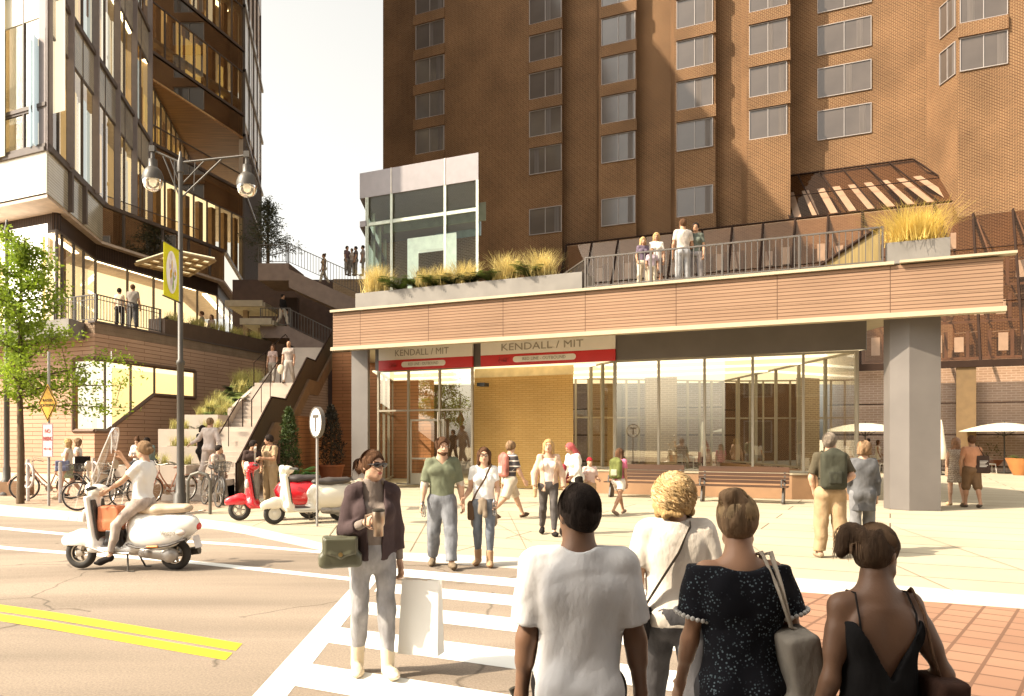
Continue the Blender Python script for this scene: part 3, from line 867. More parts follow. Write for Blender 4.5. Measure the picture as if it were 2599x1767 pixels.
# ================================================================ GLASS BUILDING on the left
Kc = V((-17.4, 29.5, 0)); S1 = V((-21.0, 45.6, 0)); S2 = V((-18.7, 54.8, 0)); S3 = S2+DS*14
A2 = V((-19.0, 36.5, 0)); A3 = V((-16.7, 45.7, 0)); A4 = A3+DS*14
K2 = V((-18.2, 31.5, 0)); B2 = A2+V((-.35, .1, 0)); B3 = A3+V((-.5, .3, 0)); B4 = B3+DS*14
L0 = Kc+U*16; L2 = K2+U*15; back = V((-34, 62, 0))
gb = thing('glass_office_building', 'tall folded glass office building with dark fins and wood soffit', 'building', tuple(Kc))
m_bar = mat((.085, .062, .05), .5, var=.1); m_fin = mat((.20, .165, .16), .5, var=.08)
m_glr = glass((.88, .87, .80), .16, 1.5); m_gls = glass((.80, .78, .70), .10, 1.5); m_glb = glass((.78, .70, .55), .42, 1.6, gcol=(1, .9, .75))
slab_m = mat((.5, .45, .36), .8)
def plan_slab(name, pts, z, th, m): MB().prism([p+Z*z for p in pts], Z*th).build(name, m, gb)
up = [L0, Kc, S1, S2, S3, back]; lowp = [L0, Kc, A2, A3, A4, back]; rec = [L0, Kc, S1, S1+DS*22, back]
def inset(pts, d):  # towards the back-left
    return [p+V((-.94, .34, 0))*d for p in pts]
glow_wall = mat((.62, .46, .2), .8, var=.25, scale=.4, emit=(1, .80, .46), es=.7)  # emission in the room walls stands in for interior light
glow_wall2 = mat((.30, .18, .07), .8, var=.4, scale=.5, emit=(1, .66, .26), es=.3)
glow_white = mat((.8, .77, .66), .8, var=.06, scale=.5, emit=(1, .95, .82), es=1.1)
lampm = emitter((1, .82, .5), 4.5)
plan_slab('slab', inset(lowp, .12), 10.95, .2, slab_m); plan_slab('slab', inset(lowp, .12), 12.3, .2, slab_m)
for z in (18.6, 25.0, 31.4, 37.8): plan_slab('slab', inset(up if z > 19 else rec, .15), z, .25, slab_m)
# lamps under the slabs, self-glowing room walls
def room(pts, z0, z1, wallm, d, lamp=True):
    q = inset(pts, d)
    m = MB()
    for a, b in zip(q, q[1:]): m.quad(a+Z*z0, b+Z*z0, b+Z*z1, a+Z*z1)
    m.build('room_wall', wallm, gb)
    if lamp:
        m = MB()
        for a, b in zip(pts, pts[1:]):
            a, b = a.lerp(b, .05), a.lerp(b, .95)
            e1 = V((-.94, .34, 0)); m.prism([a+e1*.9+Z*(z1-.06), b+e1*.9+Z*(z1-.06), b+e1*1.25+Z*(z1-.06), a+e1*1.25+Z*(z1-.06)], Z*.04)
        m.build('ceiling_lamp', lampm, gb)
room([K2, B2, B3, B4], 5.6, 10.4, glow_wall, 3.2); room([L2, K2], 5.6, 10.4, glow_white, .5, False)
room([Kc, S1], 12.5, 18.6, glow_wall2, 2.6); room([S1, S2], 12.5, 18.6, glow_wall, 2.4); room([Kc, S1, S1+DS*22], 18.85, 25, glow_wall2, 2.6)
room([Kc, S1, S2], 25.2, 31.4, glow_wall2, 2.5); room([S1, S2], 22.7, 25.0, glow_wall2, 2.4, False); room([Kc, S1, S2], 31.6, 37.8, glow_wall2, 2.5)
MB().prism([p+Z*37.9 for p in inset(up, .3)], Z*.3).build('slab', slab_m, gb)
# unseen roof part, sloped to cast the diagonal shadow on the tower
def zr(p): return min(61, 50+1.1*(p.y-36))
topm = MB(); ring = [L0, Kc, V((-18.9, 36, 0)), S1, S2, S3, back]
for a, b in zip(ring, ring[1:]+ring[:1]): topm.quad(a+Z*38.2, b+Z*38.2, b+Z*zr(b), a+Z*zr(a))
topm.poly([p+Z*zr(p) for p in ring]); topm.build('shadow_roof', mat((.3, .27, .25), .4), gb)
bl_cols = [(.74, .64, .46), (.46, .53, .53), (.07, .036, .016), (.62, .42, .13), (.70, .66, .56), (.33, .38, .38), (.75, .70, .6)]
rb = random.Random(12)
BL = {i: MB() for i in range(len(bl_cols))}
def curtain(a, b, z0, z1, splits, gm, fins=(), blinds=0., spand=None, mull=.035, sub=0, cols=None, top_blind=True):
    """glazing from a to b; splits = fractions of the mullions"""
    g = MB(); mu = MB(); d = (b-a).normalized(); n = V((d.y, -d.x, 0))
    fr = [0]+list(splits)+[1]
    for s0, s1 in zip(fr, fr[1:]):
        p, q = a.lerp(b, s0), a.lerp(b, s1)
        g.quad(p+Z*z0, q+Z*z0, q+Z*z1, p+Z*z1)
        if blinds:
            s = 0.
            while s < .93:
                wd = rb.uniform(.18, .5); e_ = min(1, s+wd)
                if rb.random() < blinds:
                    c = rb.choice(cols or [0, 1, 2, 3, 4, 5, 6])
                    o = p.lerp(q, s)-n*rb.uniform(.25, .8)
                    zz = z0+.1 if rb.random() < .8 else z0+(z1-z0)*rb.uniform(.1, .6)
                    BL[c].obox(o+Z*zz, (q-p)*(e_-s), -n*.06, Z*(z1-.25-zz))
                s = e_
    for s in fr:
        p = a.lerp(b, s); mu.obox(p-d*mull-n*.05+Z*z0, d*2*mull, n*.1, Z*(z1-z0))
    mu.obox(a+Z*z0-n*.05, b-a, n*.14, Z*.14); mu.obox(a+Z*(z1-.08)-n*.05, b-a, n*.1, Z*.08)
    g.build('glazing', gm, gb); mu.build('mullions', m_bar, gb)
    if fins:
        f = MB()
        for s in fins: p = a.lerp(b, s); f.obox(p-d*.075-n*.06+Z*z0, d*.15, n*.2, Z*(z1-z0))
        f.build('fin', m_fin, gb)
m_spl = bricks((.36, .325, .255), (.33, .295, .23), (.52, .47, .38), 30, .11, .014, off=0, blotch=.35, rough=.16)
m_spw = mat((.74, .71, .64), .25, var=.05, scale=.5)
m_spb = glass((.6, .5, .38), .52, 1.6, gcol=(1, .92, .8))
m_band = bricks((.062, .036, .024), (.055, .032, .02), (.018, .01, .007), .11, 30, .03, off=0, blotch=.1, rough=.45)
def fr_of(pxs, a, b):
    d = (b-a).normalized(); L = (b-a).length
    return [(ray_plane(px, 1110, a, d)-V((a.x, a.y, CH))).dot(d)/L for px in pxs]
finp = fr_of([172, 237, 292, 336], Kc, S1)
halfp = sorted(finp+fr_of([147, 208, 265, 315, 356], Kc, S1))
def spandrel_band(a, b, z0, z1, m, proud=.04):
    d = (b-a).normalized(); n = V((d.y, -d.x, 0))
    MB().obox(a+Z*z0+n*proud, b-a, -n*.08, Z*(z1-z0)).build('spandrel', m, gb)
    MB().obox(a+Z*(z1-.0)+n*(proud+.1), b-a, -n*.2, Z*.16).build('floor_edge', m_bar, gb)
# folded side
for z0, z1, gm in ((12.66, 17.1, m_gls), (18.96, 23.4, m_gls), (25.3, 29.7, m_gls), (31.6, 36, m_gls)):
    curtain(Kc, S1, z0, z1, halfp, gm, blinds=.8)
for z0, z1 in ((17.1, 18.8), (23.4, 25.1), (29.7, 31.4), (36, 38.2)): spandrel_band(Kc, S1, z0, z1, m_spl)
spandrel_band(Kc, A2, 10.9, 12.5, m_spl); spandrel_band(A2, A3, 10.9, 12.5, m_spb, .02); spandrel_band(A3, A4, 10.9, 12.5, m_spb, .02)
fb = fr_of([313, 412, 478, 532], A2, A3); m_ = MB()
for s in fb: p = A2.lerp(A3, s); m_.obox(p-DL*.04+Z*10.9, DL*.08, V((DL.y, -DL.x, 0))*.08, Z*1.6)
for s in fr_of([172, 208], Kc, A2): p = Kc.lerp(A2, s); m_.obox(p-DS*.1+Z*10.9, DS*.2, V((DS.y, -DS.x, 0))*.2, Z*1.6)
m_.build('mullions', m_bar, gb)
f = MB(); d = (S1-Kc).normalized(); n = V((d.y, -d.x, 0))
for s in finp+[.985]: q = Kc.lerp(S1, s); f.obox(q-d*.08-n*.02+Z*12.66, d*.16, n*.26, Z*25.4)
f.build('fin', m_fin, gb)
f = MB()
for z0, z1 in ((17.1, 18.8), (23.4, 25.1), (29.7, 31.4)):
    for s in halfp: q = Kc.lerp(S1, s); f.obox(q-d*.025+n*.03+Z*z0, d*.05, n*.03, Z*(z1-z0))
f.build('mullions', m_bar, gb)
# right hand wing
sp7 = [i/7 for i in range(1, 7)]
curtain(S1, S2, 12.66, 17.1, sp7, glass((.95, .92, .82), .10, 1.45), blinds=.0)
spandrel_band(S1, S2, 17.1, 18.8, m_spb)
for z0, z1, s0, s1 in ((24.1, 27.2, 22.7, 24.1), (28.6, 31.7, 27.2, 28.6), (33.1, 38, 31.7, 33.1)):
    curtain(S1, S2, z0, z1, sp7, m_glb, blinds=.45, cols=[2, 3, 2, 3, 0]); spandrel_band(S1, S2, s0, s1, m_spb)
col_ = MB()
for s in [0]+sp7+[.985]:
    for z0, z1 in ((12.6, 17.1), (18.9, 22.6), (24, 38)):
        if z0 > 18 and z0 < 20: continue
        p = S1.lerp(S2, s)+V((-.6, .2, 0)); col_.obox(p+Z*z0, DL*.42, V((-.3, .1, 0)), Z*(z1-z0))
col_.build('column', mat((.23, .13, .05), .7), gb)
# end wall beyond the corner
end = MB(); end.obox(S2+Z*12.6, DS*14, V((-.3, 0, 0)), Z*(38-12.6)); end.build('end_wall', mat((.40, .32, .25), .5, var=.08), gb)
lv = MB()
for i in range(22):
    p = S2+DS*(i*.62); lv.obox(p+Z*12.6, DS*.07, V((.14, 0, 0)), Z*(9.9 if i % 5 else 25))
for z in (18.7, 22.7, 27.2, 31.7): lv.obox(S2+Z*z, DS*14, V((.2, 0, 0)), Z*.22)
lv.build('end_fins', m_bar, gb)
we = MB()
for i in range(6): we.obox(S2+DS*(.8+i*2.2)+Z*24+V((.02, 0, 0)), DS*1.7, V((.05, 0, 0)), Z*9)
we.build('end_panel', mat((.60, .60, .58), .3), gb)
# recess under the overhang: wood soffit, glass wall, terrace balustrade
m_wood = mat((.30, .15, .06), .5, var=.45, scale=1.6, stretch=(.3, 6, 1))
MB().prism([p+Z*22.55 for p in (S1+V((.02, 0, 0)), S2+V((.0, 0, 0)), S3, S1+DS*22)], Z*.1).build('wood_soffit', m_wood, gb)
curtain(S1, S1+DS*22, 18.95, 22.5, [i/14 for i in range(1, 14)], m_gls, blinds=.7, cols=[2, 3, 0, 3])
plan_slab('slab', [S1, S2, S3, S1+DS*22], 18.5, .25, slab_m)
bal = MB(); bal.quad(S1+Z*18.8, S2+Z*18.8, S2+Z*20.0, S1+Z*20.0)
p = A2+V((-1.2, .9, 0)); q = A3+V((-1.1, -.9, 0)); bal.quad(p+Z*12.5, q+Z*12.5, q+Z*13.6, p+Z*13.6)
bal.build('glass_balustrade', glass((.86, .78, .68), .06), gb)
br_ = MB(); br_.tube([S1+Z*20, S2+Z*20], .05, 6); br_.tube([p+Z*13.6, q+Z*13.6], .025, 6); br_.tube([p+Z*12.8, q+Z*12.8], .03, 6); br_.build('balustrade_rail', m_bar, gb)
# street face (parallel to the canopy)
uf = fr_of([10, 62], Kc, L0)
for z0, z1, gm in ((12.66, 14.2, m_glr), (14.2, 18.8, m_glr), (18.96, 25.0, m_glr), (25.3, 31.3, m_glr), (31.6, 38, m_glr)):
    curtain(L0, Kc, z0, z1, sorted(1-x for x in uf if 0 < x < 1)+[.05], gm, blinds=.55, cols=[4, 6, 6, 0])
spandrel_band(L0, Kc, 10.95, 12.5, m_spw); spandrel_band(L0, Kc, 17.6, 18.8, m_spw)
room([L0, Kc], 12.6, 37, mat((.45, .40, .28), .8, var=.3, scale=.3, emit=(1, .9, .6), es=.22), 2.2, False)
cf = MB(); cf.obox(Kc+Z*12.5-U*.05-W*.05, U*.5, W*.4, Z*25); cf.build('corner_post', m_fin, gb)
cf = MB(); cf.obox(Kc+Z*18.9-W*.6+U*.1, U*.9, W*.6, Z*19); cf.build('corner_box', mat((.55, .47, .45), .5), gb)
# soffit of the overhang and dark ribbed band
MB().prism([p+Z*10.78 for p in (L0, Kc, A2, A3, A4, back)], Z*.12).build('soffit', mat((.5, .40, .33), .7), gb)
for a, b in ((L2, K2), (K2, B2), (B2, B3), (B3, B4)):
    d = (b-a).normalized(); n = V((d.y, -d.x, 0))
    MB().obox(a+Z*10.1+n*.03, b-a, -n*.2, Z*.68).build('ribbed_band', m_band, gb)
curtain(K2, B2, 5.6, 10.1, [.12, .4, .66], m_gls, blinds=.3, cols=[3, 2, 0]); curtain(B2, B3, 5.6, 10.1, [.22, .42, .6, .8], glass((.96, .94, .86), .06, 1.4), blinds=0)
curtain(B3, B4, 5.6, 10.1, [.2, .4, .6, .8], m_gls)
curtain(L2, K2, 5.6, 10.1, [.9], glass((.97, .97, .95), .12, 1.45), blinds=0)
MB().prism([p+Z*5.45 for p in (L2, K2, B2, B3, B4, back)], Z*.12).build('slab', slab_m, gb)
for i, c in enumerate(bl_cols):
    if BL[i].v: BL[i].build('blind', mat(c, .7, var=.12, scale=.6, emit=c, es=.62), gb)  # emission added so the blinds look lit from behind
# entrance canopy of the terrace storey
ec = thing('entrance_canopy', 'small flat wood and glass canopy over the lit terrace doorway', 'canopy', tuple(at(430, 700, 34)))
p0, p1, p2, p3 = at(345, 678, 35.5), at(440, 690, 33.2), at(545, 722, 34.8), at(480, 705, 38.); zc = 9.6
cpts = [V((p.x, p.y, zc)) for p in (p0, p1, p2, p3)]
f = MB()
for i in range(5):
    t = i/4; f.tube([cpts[0].lerp(cpts[3], t), cpts[1].lerp(cpts[2], t)], .09, 4); f.tube([cpts[0].lerp(cpts[1], t), cpts[3].lerp(cpts[2], t)], .09, 4)
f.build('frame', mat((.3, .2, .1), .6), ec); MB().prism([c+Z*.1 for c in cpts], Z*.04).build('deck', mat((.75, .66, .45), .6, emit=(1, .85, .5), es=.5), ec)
# ------------------------------------------------ brick podium
PC = V((-15.1, 28.5, 0)); PZ = 5.98; PE = PC+DL*19
pod = thing('brick_podium', 'pale brick podium wall with slanted corner window below the glass building', 'podium', tuple(PC))
m_pod = bricks((.42, .275, .185), (.375, .24, .16), (.185, .105, .06), 1.9, .155, .012, blotch=.12, bumpd=.008)
UL = PC+U*9
nL = V((DL.y, -DL.x, 0)); nU = fl
def s_of(px): return (ray_plane(px, 1110, PC, DL)-V((PC.x, PC.y, CH))).dot(DL)
def zz(px, py): return ray_plane(px, py, PC, DL).z
s0, s1, s2, s3 = 0, s_of(272), s_of(389), s_of(495)
zt_ = zz(240, 910); zb_ = zz(240, 1094); zm_ = zz(389, 1003)
mb = MB()
mb.quad(PC+Z*zt_, PE+Z*zt_, PE+Z*PZ, PC+Z*PZ)
mb.quad(PC+DL*s3, PE, PE+Z*zt_, PC+DL*s3+Z*zt_)
mb.poly([PC, PC+DL*s3, PC+DL*s3+Z*zm_, PC+DL*s2+Z*zm_, PC+DL*s1+Z*zb_, PC+Z*zb_])
wl_ = 1.15
mb.quad(UL, PC+U*wl_, PC+U*wl_+Z*PZ, UL+Z*PZ); mb.quad(PC+U*wl_, PC, PC+Z*zb_, PC+U*wl_+Z*zb_); mb.quad(PC+U*wl_+Z*zt_, PC+Z*zt_, PC+Z*PZ, PC+U*wl_+Z*PZ)
mb.quad(UL+W*12, UL, UL+Z*PZ, UL+W*12+Z*PZ)
mb.build('wall', m_pod, pod)
MB().prism([p+Z*(PZ-.4) for p in (UL, PC, PE, PE+V((-12, 3, 0)), UL+W*22)], Z*.38).build('terrace', mat('#a59078', .8), pod)
MB().obox(PC+Z*(PZ-.03)+nL*.04-DL*.04, DL*19, -nL*.3, Z*.08).build('coping', m_bar, pod)
m = MB(); m.obox(UL+nU*.03, PC-UL+D*.03, -nU*.05, Z*.42); m.obox(PC+nL*.03, DL*6, -nL*.05, Z*.42); m.build('stone_base', mat((.5, .42, .33), .8), pod)
fr_ = MB(); t_ = .12
poly = [PC+U*wl_+Z*zt_, PC+Z*zt_, PC+DL*s3+Z*zt_, PC+DL*s3+Z*zm_, PC+DL*s2+Z*zm_, PC+DL*s1+Z*zb_, PC+Z*zb_, PC+U*wl_+Z*zb_]
for a, b in zip(poly, poly[1:]+poly[:1]): fr_.tube([a, b], .085, 4)
win = fr_.build('window', mat((.12, .07, .04), .5), pod)
g = MB(); g.poly([p-nL*.1 for p in (poly[1], poly[2], poly[3], poly[4], poly[5], poly[6])]); g.quad(poly[0]-nU*.1, poly[1]-nU*.1, poly[6]-nU*.1, poly[7]-nU*.1); g.build('pane', glass((.99, .96, .84), .01, 1.12), win)
mm = MB()
for px in (272, 337, 397): s = s_of(px); mm.obox(PC+DL*(s-.02)-nL*.15+Z*(zb_ if px < 280 else max(zb_+.1, min(zm_, zb_+(s-s1)/(s2-s1)*(zm_-zb_)))), DL*.04, nL*.08, Z*10).v[-4:]
mm = MB()
for px in (272, 337, 397):
    s = s_of(px); zl = zb_ if s <= s1 else min(zm_, zb_+(s-s1)/(s2-s1)*(zm_-zb_))
    mm.obox(PC+DL*(s-.025)-nL*.14+Z*zl, DL*.05, nL*.08, Z*(zt_-zl))
mm.build('mullions', m_bar, win)
rm = MB(); i_ = -nL*3.2  # room wall, ceiling and screen glow themselves to make the window bright
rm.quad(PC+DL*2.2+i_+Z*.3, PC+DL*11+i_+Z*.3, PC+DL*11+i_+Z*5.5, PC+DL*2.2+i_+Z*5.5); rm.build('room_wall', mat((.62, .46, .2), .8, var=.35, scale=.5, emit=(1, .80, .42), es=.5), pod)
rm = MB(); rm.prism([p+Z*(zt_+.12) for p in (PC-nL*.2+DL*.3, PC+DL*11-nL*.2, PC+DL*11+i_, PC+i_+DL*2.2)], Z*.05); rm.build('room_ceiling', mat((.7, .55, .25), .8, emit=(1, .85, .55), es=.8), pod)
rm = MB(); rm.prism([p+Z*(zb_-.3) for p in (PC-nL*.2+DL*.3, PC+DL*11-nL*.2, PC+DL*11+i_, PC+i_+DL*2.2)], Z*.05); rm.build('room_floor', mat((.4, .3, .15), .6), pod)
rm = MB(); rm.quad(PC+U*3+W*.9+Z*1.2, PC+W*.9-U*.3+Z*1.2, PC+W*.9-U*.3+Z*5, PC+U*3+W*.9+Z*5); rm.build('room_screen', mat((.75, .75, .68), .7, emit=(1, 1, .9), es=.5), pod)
rm = MB(); q = PC+DL*s_of(300)-nL*1.6; rm.obox(q+Z*.5, DL*.9, -nL*.4, Z*3.6); rm.build('room_column', mat((.55, .38, .12), .7), pod)
# grey overhanging slab at the left of the terrace
sl = MB(); q = PC-DL*.0; sl.obox(q+Z*5.35+fl*1.0+D*.0, U*9, W*1.2, Z*.62); sl.build('overhang', m_grey, pod)
# long dark planter on the podium edge
tpl = thing('terrace_planter', 'long dark brown planter along the podium edge beside the outdoor stair', 'planter', tuple(PC+DL*4+Z*PZ))
sa, sb = s_of(418), s_of(690)
MB().obox(PC+DL*sa+Z*(PZ+.055)+nL*.02, DL*(sb-sa), -nL*.8, Z*.62).build('box', mat((.085, .05, .03), .6), tpl)
MB().obox(PC+DL*(sa+.05)+Z*(PZ+.675)-nL*.04, DL*(sb-sa-.1), -nL*.68, Z*.012).build('soil', mat((.05, .035, .02), .95), tpl)
railing('dark bar railing around the corner terrace above the podium', [PC+U*2.6+Z*(PZ+.06)-fl*.25, PC+Z*(PZ+.06)-fl*.25-nL*.2, PC+DL*sa+Z*(PZ+.06)-nL*.2], 1.0, .15, 1.6, mid=True)

# ================================================================ OUTDOOR STAIR
st = thing('outdoor_stair', 'long pale concrete outdoor stair rising beside the podium with a dark mesh guard', 'stairs', (-9.4, 24, 0))
m_conc = mat((.50, .42, .35), .8, var=.1, scale=1.5, bump=.1)
prof = [(24.0, 0.), (27.4, 2.16), (29.1, 2.16), (32.1, 4.0), (33.5, 4.0), (37.2, 6.0), (40, 6.0)]
XR = -8.4; XL = -10.4
sm = MB()
for (y0, z0), (y1, z1) in zip(prof, prof[1:]):
    if z1 > z0:
        n = round((z1-z0)/.167)
        for i in range(n):
            ya, yb = y0+(y1-y0)*i/n, y0+(y1-y0)*(i+1)/n; za = z0+(z1-z0)*(i+1)/n
            xl_ = XL if ya > 28 else -10.0
            sm.obox((xl_, ya, max(0, za-.5)), (XR-xl_, 0, 0), (0, yb-ya+.02, 0), (0, 0, za-max(0, za-.5)))
    else: sm.obox((XL, y0+.03, z0-.4), (XR-XL, 0, 0), (0, y1-y0-.04, 0), (0, 0, .397))
sm.build('steps', m_conc, st)
ms = bricks((.13, .085, .05), (.115, .075, .045), (.03, .02, .012), .07, 40, .02, off=0, blotch=.1, rough=.6)
gm_ = MB(); stg = MB(); hr = MB()
for (y0, z0), (y1, z1) in zip(prof, prof[1:]):
    a, b = V((XR+.04, y0, z0)), V((XR+.04, y1, z1))
    gm_.prism([a+Z*.1, b+Z*.1, b+Z*1.0, a+Z*1.0], (.03, 0, 0))
    stg.prism([a-Z*.45, b-Z*.45, b+Z*.16, a+Z*.16], (.12, 0, 0))
    hr.tube([a+Z*1.03, b+Z*1.03], .045, 6)
stg.build('stringer', mat((.20, .12, .065), .6), st); gm_.build('mesh_guard', ms, st); hr.build('handrail', m_dark, st)
m = MB(); m.tube([(XR+.04, 23.9, 0), (XR+.04, 23.9, 1.03)], .035, 6); m.build('newel_post', m_dark, st)
for pts in ([(-9.45, 24.0, 0), (-9.45, 27.4, 2.16)], [(-9.45, 28.6, 2.16), (-9.45, 31.9, 3.9)], [(-10.35, 31.6, 3.8), (-10.35, 36, 5.5)]):
    h = MB(); a, b = V(pts[0]), V(pts[1])
    h.tube([a, a+Z*1.0, b+Z*1.0, b+Z*.95+V((0, .25, 0)), b+V((0, .25, 0))], .022, 6)
    for i in (1, 2): p = a.lerp(b, i/3); h.tube([p, p+Z*1.0], .015, 5)
    h.build('middle_handrail', m_dark, st)
# planter steps left of the stair
PLB = []
def planter_block(x0, x1, y0, y1, z, label, zlow=0.):
    t = thing('stair_planter', label, 'planter', ((x0+x1)/2, y0, 0), 'stepped concrete planters')
    MB().obox((x0, y0, zlow), (x1-x0, 0, 0), (0, y1-y0, 0), (0, 0, z-zlow)).build('block', m_conc, t)
    MB().obox((x0+.1, y0+.45, z+.002), (x1-x0-.2, 0, 0), (0, y1-y0-.5, 0), (0, 0, .01)).build('soil', mat((.06, .05, .02), .95), t)
    PLB.append((x0, x1, y0, y1, z))
planter_block(-12.4, -10.05, 24.3, 25.7, .93, 'lowest and widest concrete planter step, with two people sitting on it')
planter_block(-11.55, -10.05, 25.72, 26.7, 1.5, 'second concrete planter step above the sitting couple')
planter_block(-12.0, -10.05, 26.72, 27.9, 2.08, 'third concrete planter step behind the couple climbing the stair')
planter_block(-11.6, -10.42, 27.92, 29.2, 2.6, 'small top concrete planter step under the grass bank')
bank = MB(); bank.prism([(-11.7, 29.25, 2.7), (-10.42, 29.25, 2.7), (-10.42, 34.0, 4.4), (-11.7, 34.0, 4.4)], (0, 0, -.4))
tag(bank.build('grass_bank', mat((.10, .13, .02), .9, var=.4, scale=6, bump=.5), None), 'sloping green grass bank beside the upper stair flight', 'grass bank')
bw = MB(); bw.prism([(-10.54, 29.2, 2.3), (-10.54, 34.2, 4.1), (-10.54, 34.2, 4.62), (-10.54, 29.2, 2.85)], (.14, 0, 0))
bw.build('bank_wall', m_conc, st)
# brick wall of the station side, right of the stair
bwall = thing('side_brick_wall', 'warm brick side wall right of the outdoor stair behind the dark conifers', 'wall', (-6, 35, 0))
m_warm = bricks((.34, .155, .07), (.30, .135, .06), (.14, .065, .03), 1.3, .15, .011, blotch=.15)
MB().obox((-8.1, 35.5, 0), (4.6, -1.4, 0), (.1, .3, 0), (0, 0, 5.6)).build('wall', m_warm, bwall)
MB().obox((-8.12, 29.5, 0), (.12, 0, 0), (0, 6.2, 0), (0, 0, 2.6)).build('wing', m_warm, bwall)

# ================================================================ UPPER WALKWAYS behind the stair
m_wk = mat((.19, .135, .11), .7, var=.12); m_wkd = mat((.075, .042, .032), .7, var=.15)
wk = thing('upper_walkway', 'grey brown upper walkway and stair flight crossing behind the outdoor stair', 'walkway', (-11, 40, 0))
mb = MB()
def deck(p, q, dep, th, mb): mb.prism([p, q, q-Z*th, p-Z*th], (0, dep, 0))
a, b = at(655, 668, 41), at(733, 668, 41); deck(a, b, 3, .9, mb)
c, d_ = at(733, 683, 41), at(915, 765, 41); deck(c, d_, 2.2, .95, mb)
a2_, b2_ = at(660, 828, 40), at(735, 828, 40); deck(a2_, b2_, 2.5, .6, mb)
e_, f_ = at(735, 830, 40), at(850, 885, 40); deck(e_, f_, 2, .9, mb)
mb.build('deck', m_wk, wk)
m = MB(); m.obox(at(590, 1110, 46)+Z*-1, (9.5, 0, 0), (0, .3, 0), (0, 0, 10.2)); m.build('rear_wall', m_wkd, wk)
m = MB(); m.obox(at(722, 1110, 44)-Z*1.8, (.7, 0, 0), (0, .5, 0), (0, 0, 9.6)); m.build('pier', mat((.035, .018, .014), .8), wk)
m = MB(); m.obox(at(845, 1110, 45.8)-Z*1.8, (2.4, 0, 0), (0, 4, 0), (0, 0, 11.0)); m.build('end_wall', bricks((.3, .2, .12), (.25, .17, .1), (.4, .3, .2), .24, .09, .012), wk)
railing('bar railing on the upper sloping walkway flight', [at(731, 668, 41)+V((0, .1, 0)), at(915, 750, 41)+V((0, .1, 0))], 1.05, .16, 1.9)
railing('bar railing on the flat end of the upper walkway beside the tree', [at(655, 668, 41)+V((0, .1, 0)), at(727, 668, 41)+V((0, .1, 0))], 1.0, .16, 1.5)
railing('bar railing on the lower flat walkway with one walking man', [at(660, 828, 40)+V((0, .1, 0)), at(735, 828, 40)+V((0, .1, 0))], .95, .16, 1.5)
railing('bar railing on the lower sloping walkway flight', [at(737, 832, 40)+V((0, .1, 0)), at(850, 887, 40)+V((0, .1, 0))], .95, .16, 1.5)
# slatted awnings on the end of the glass building
for px0, px1, py, Y, lab in ((572, 668, 776, 41, 'upper slatted awning at the end of the podium terrace'), (610, 690, 822, 39.5, 'lower slatted awning at the end of the podium terrace')):
    t = thing('slatted_awning', lab, 'awning', tuple(at(px0, py, Y)), 'slatted awnings')
    a, b = at(px0, py, Y), at(px1, py, Y); m = MB()
    for i in range(9): m.obox(a+V((0, .02+i*.3, -i*.02)), b-a, (0, .1, 0), (0, 0, .1))
    m.build('slats', mat((.55, .45, .25), .6), t)
    m = MB(); m.obox(a-V((0, .1, .05)), b-a, (0, .1, 0), (0, 0, .32)); m.obox(b-V((0, 0, .05)), (.1, 0, 0), (0, 2.7, 0), (0, 0, .22)); m.build('fascia', mat((.33, .27, .19), .6), t)
    m = MB(); m.obox(a+V((.5, 1.2, -2.4)), (.25, 0, 0), (0, .25, 0), (0, 0, 2.4)); m.build('post', mat((.3, .2, .1), .6), t)

# ================================================================ ADDED BUILDING (unseen behind the camera; placed and sized to shade the nearest people)
ob = thing('shade_building', 'unseen brick building added behind the camera to shade the nearest people', 'building', (0, -6, 0))
E_ = V((-9.9, -.35, -.2))
MB().obox(E_, D*44, -W*12*1.0+V((0, 0, 0)), Z*12.0).build('wall', m_brick, ob)
w_ = MB(); g_ = MB()
for fz in (1, 4.6, 8.2):
    for i in range(13):
        p = E_+D*(1.2+i*3.2)+Z*fz-fl*.0; n_ = -fl*-1
        w_.obox(p+V((.43, .9, 0))*.01, D*1.8, V((.4327, .9016, 0))*.06, Z*2.1)
        g_.obox(p+D*.1+Z*.1, D*1.6, V((.4327, .9016, 0))*.09, Z*1.9)
w_.build('window_frame', m_frame, ob); g_.build('window', m_pane, ob)

split_parts({'glazing', 'spandrel', 'fin', 'column', 'louvre', 'reflection_panel', 'slats', 'end_panel', 'steps', 'room_wall', 'ceiling_lamp', 'blind', 'glass_balustrade', 'balustrade_rail', 'fascia_joint', 'stone_base', 'lower_trim', 'coping', 'transom'})
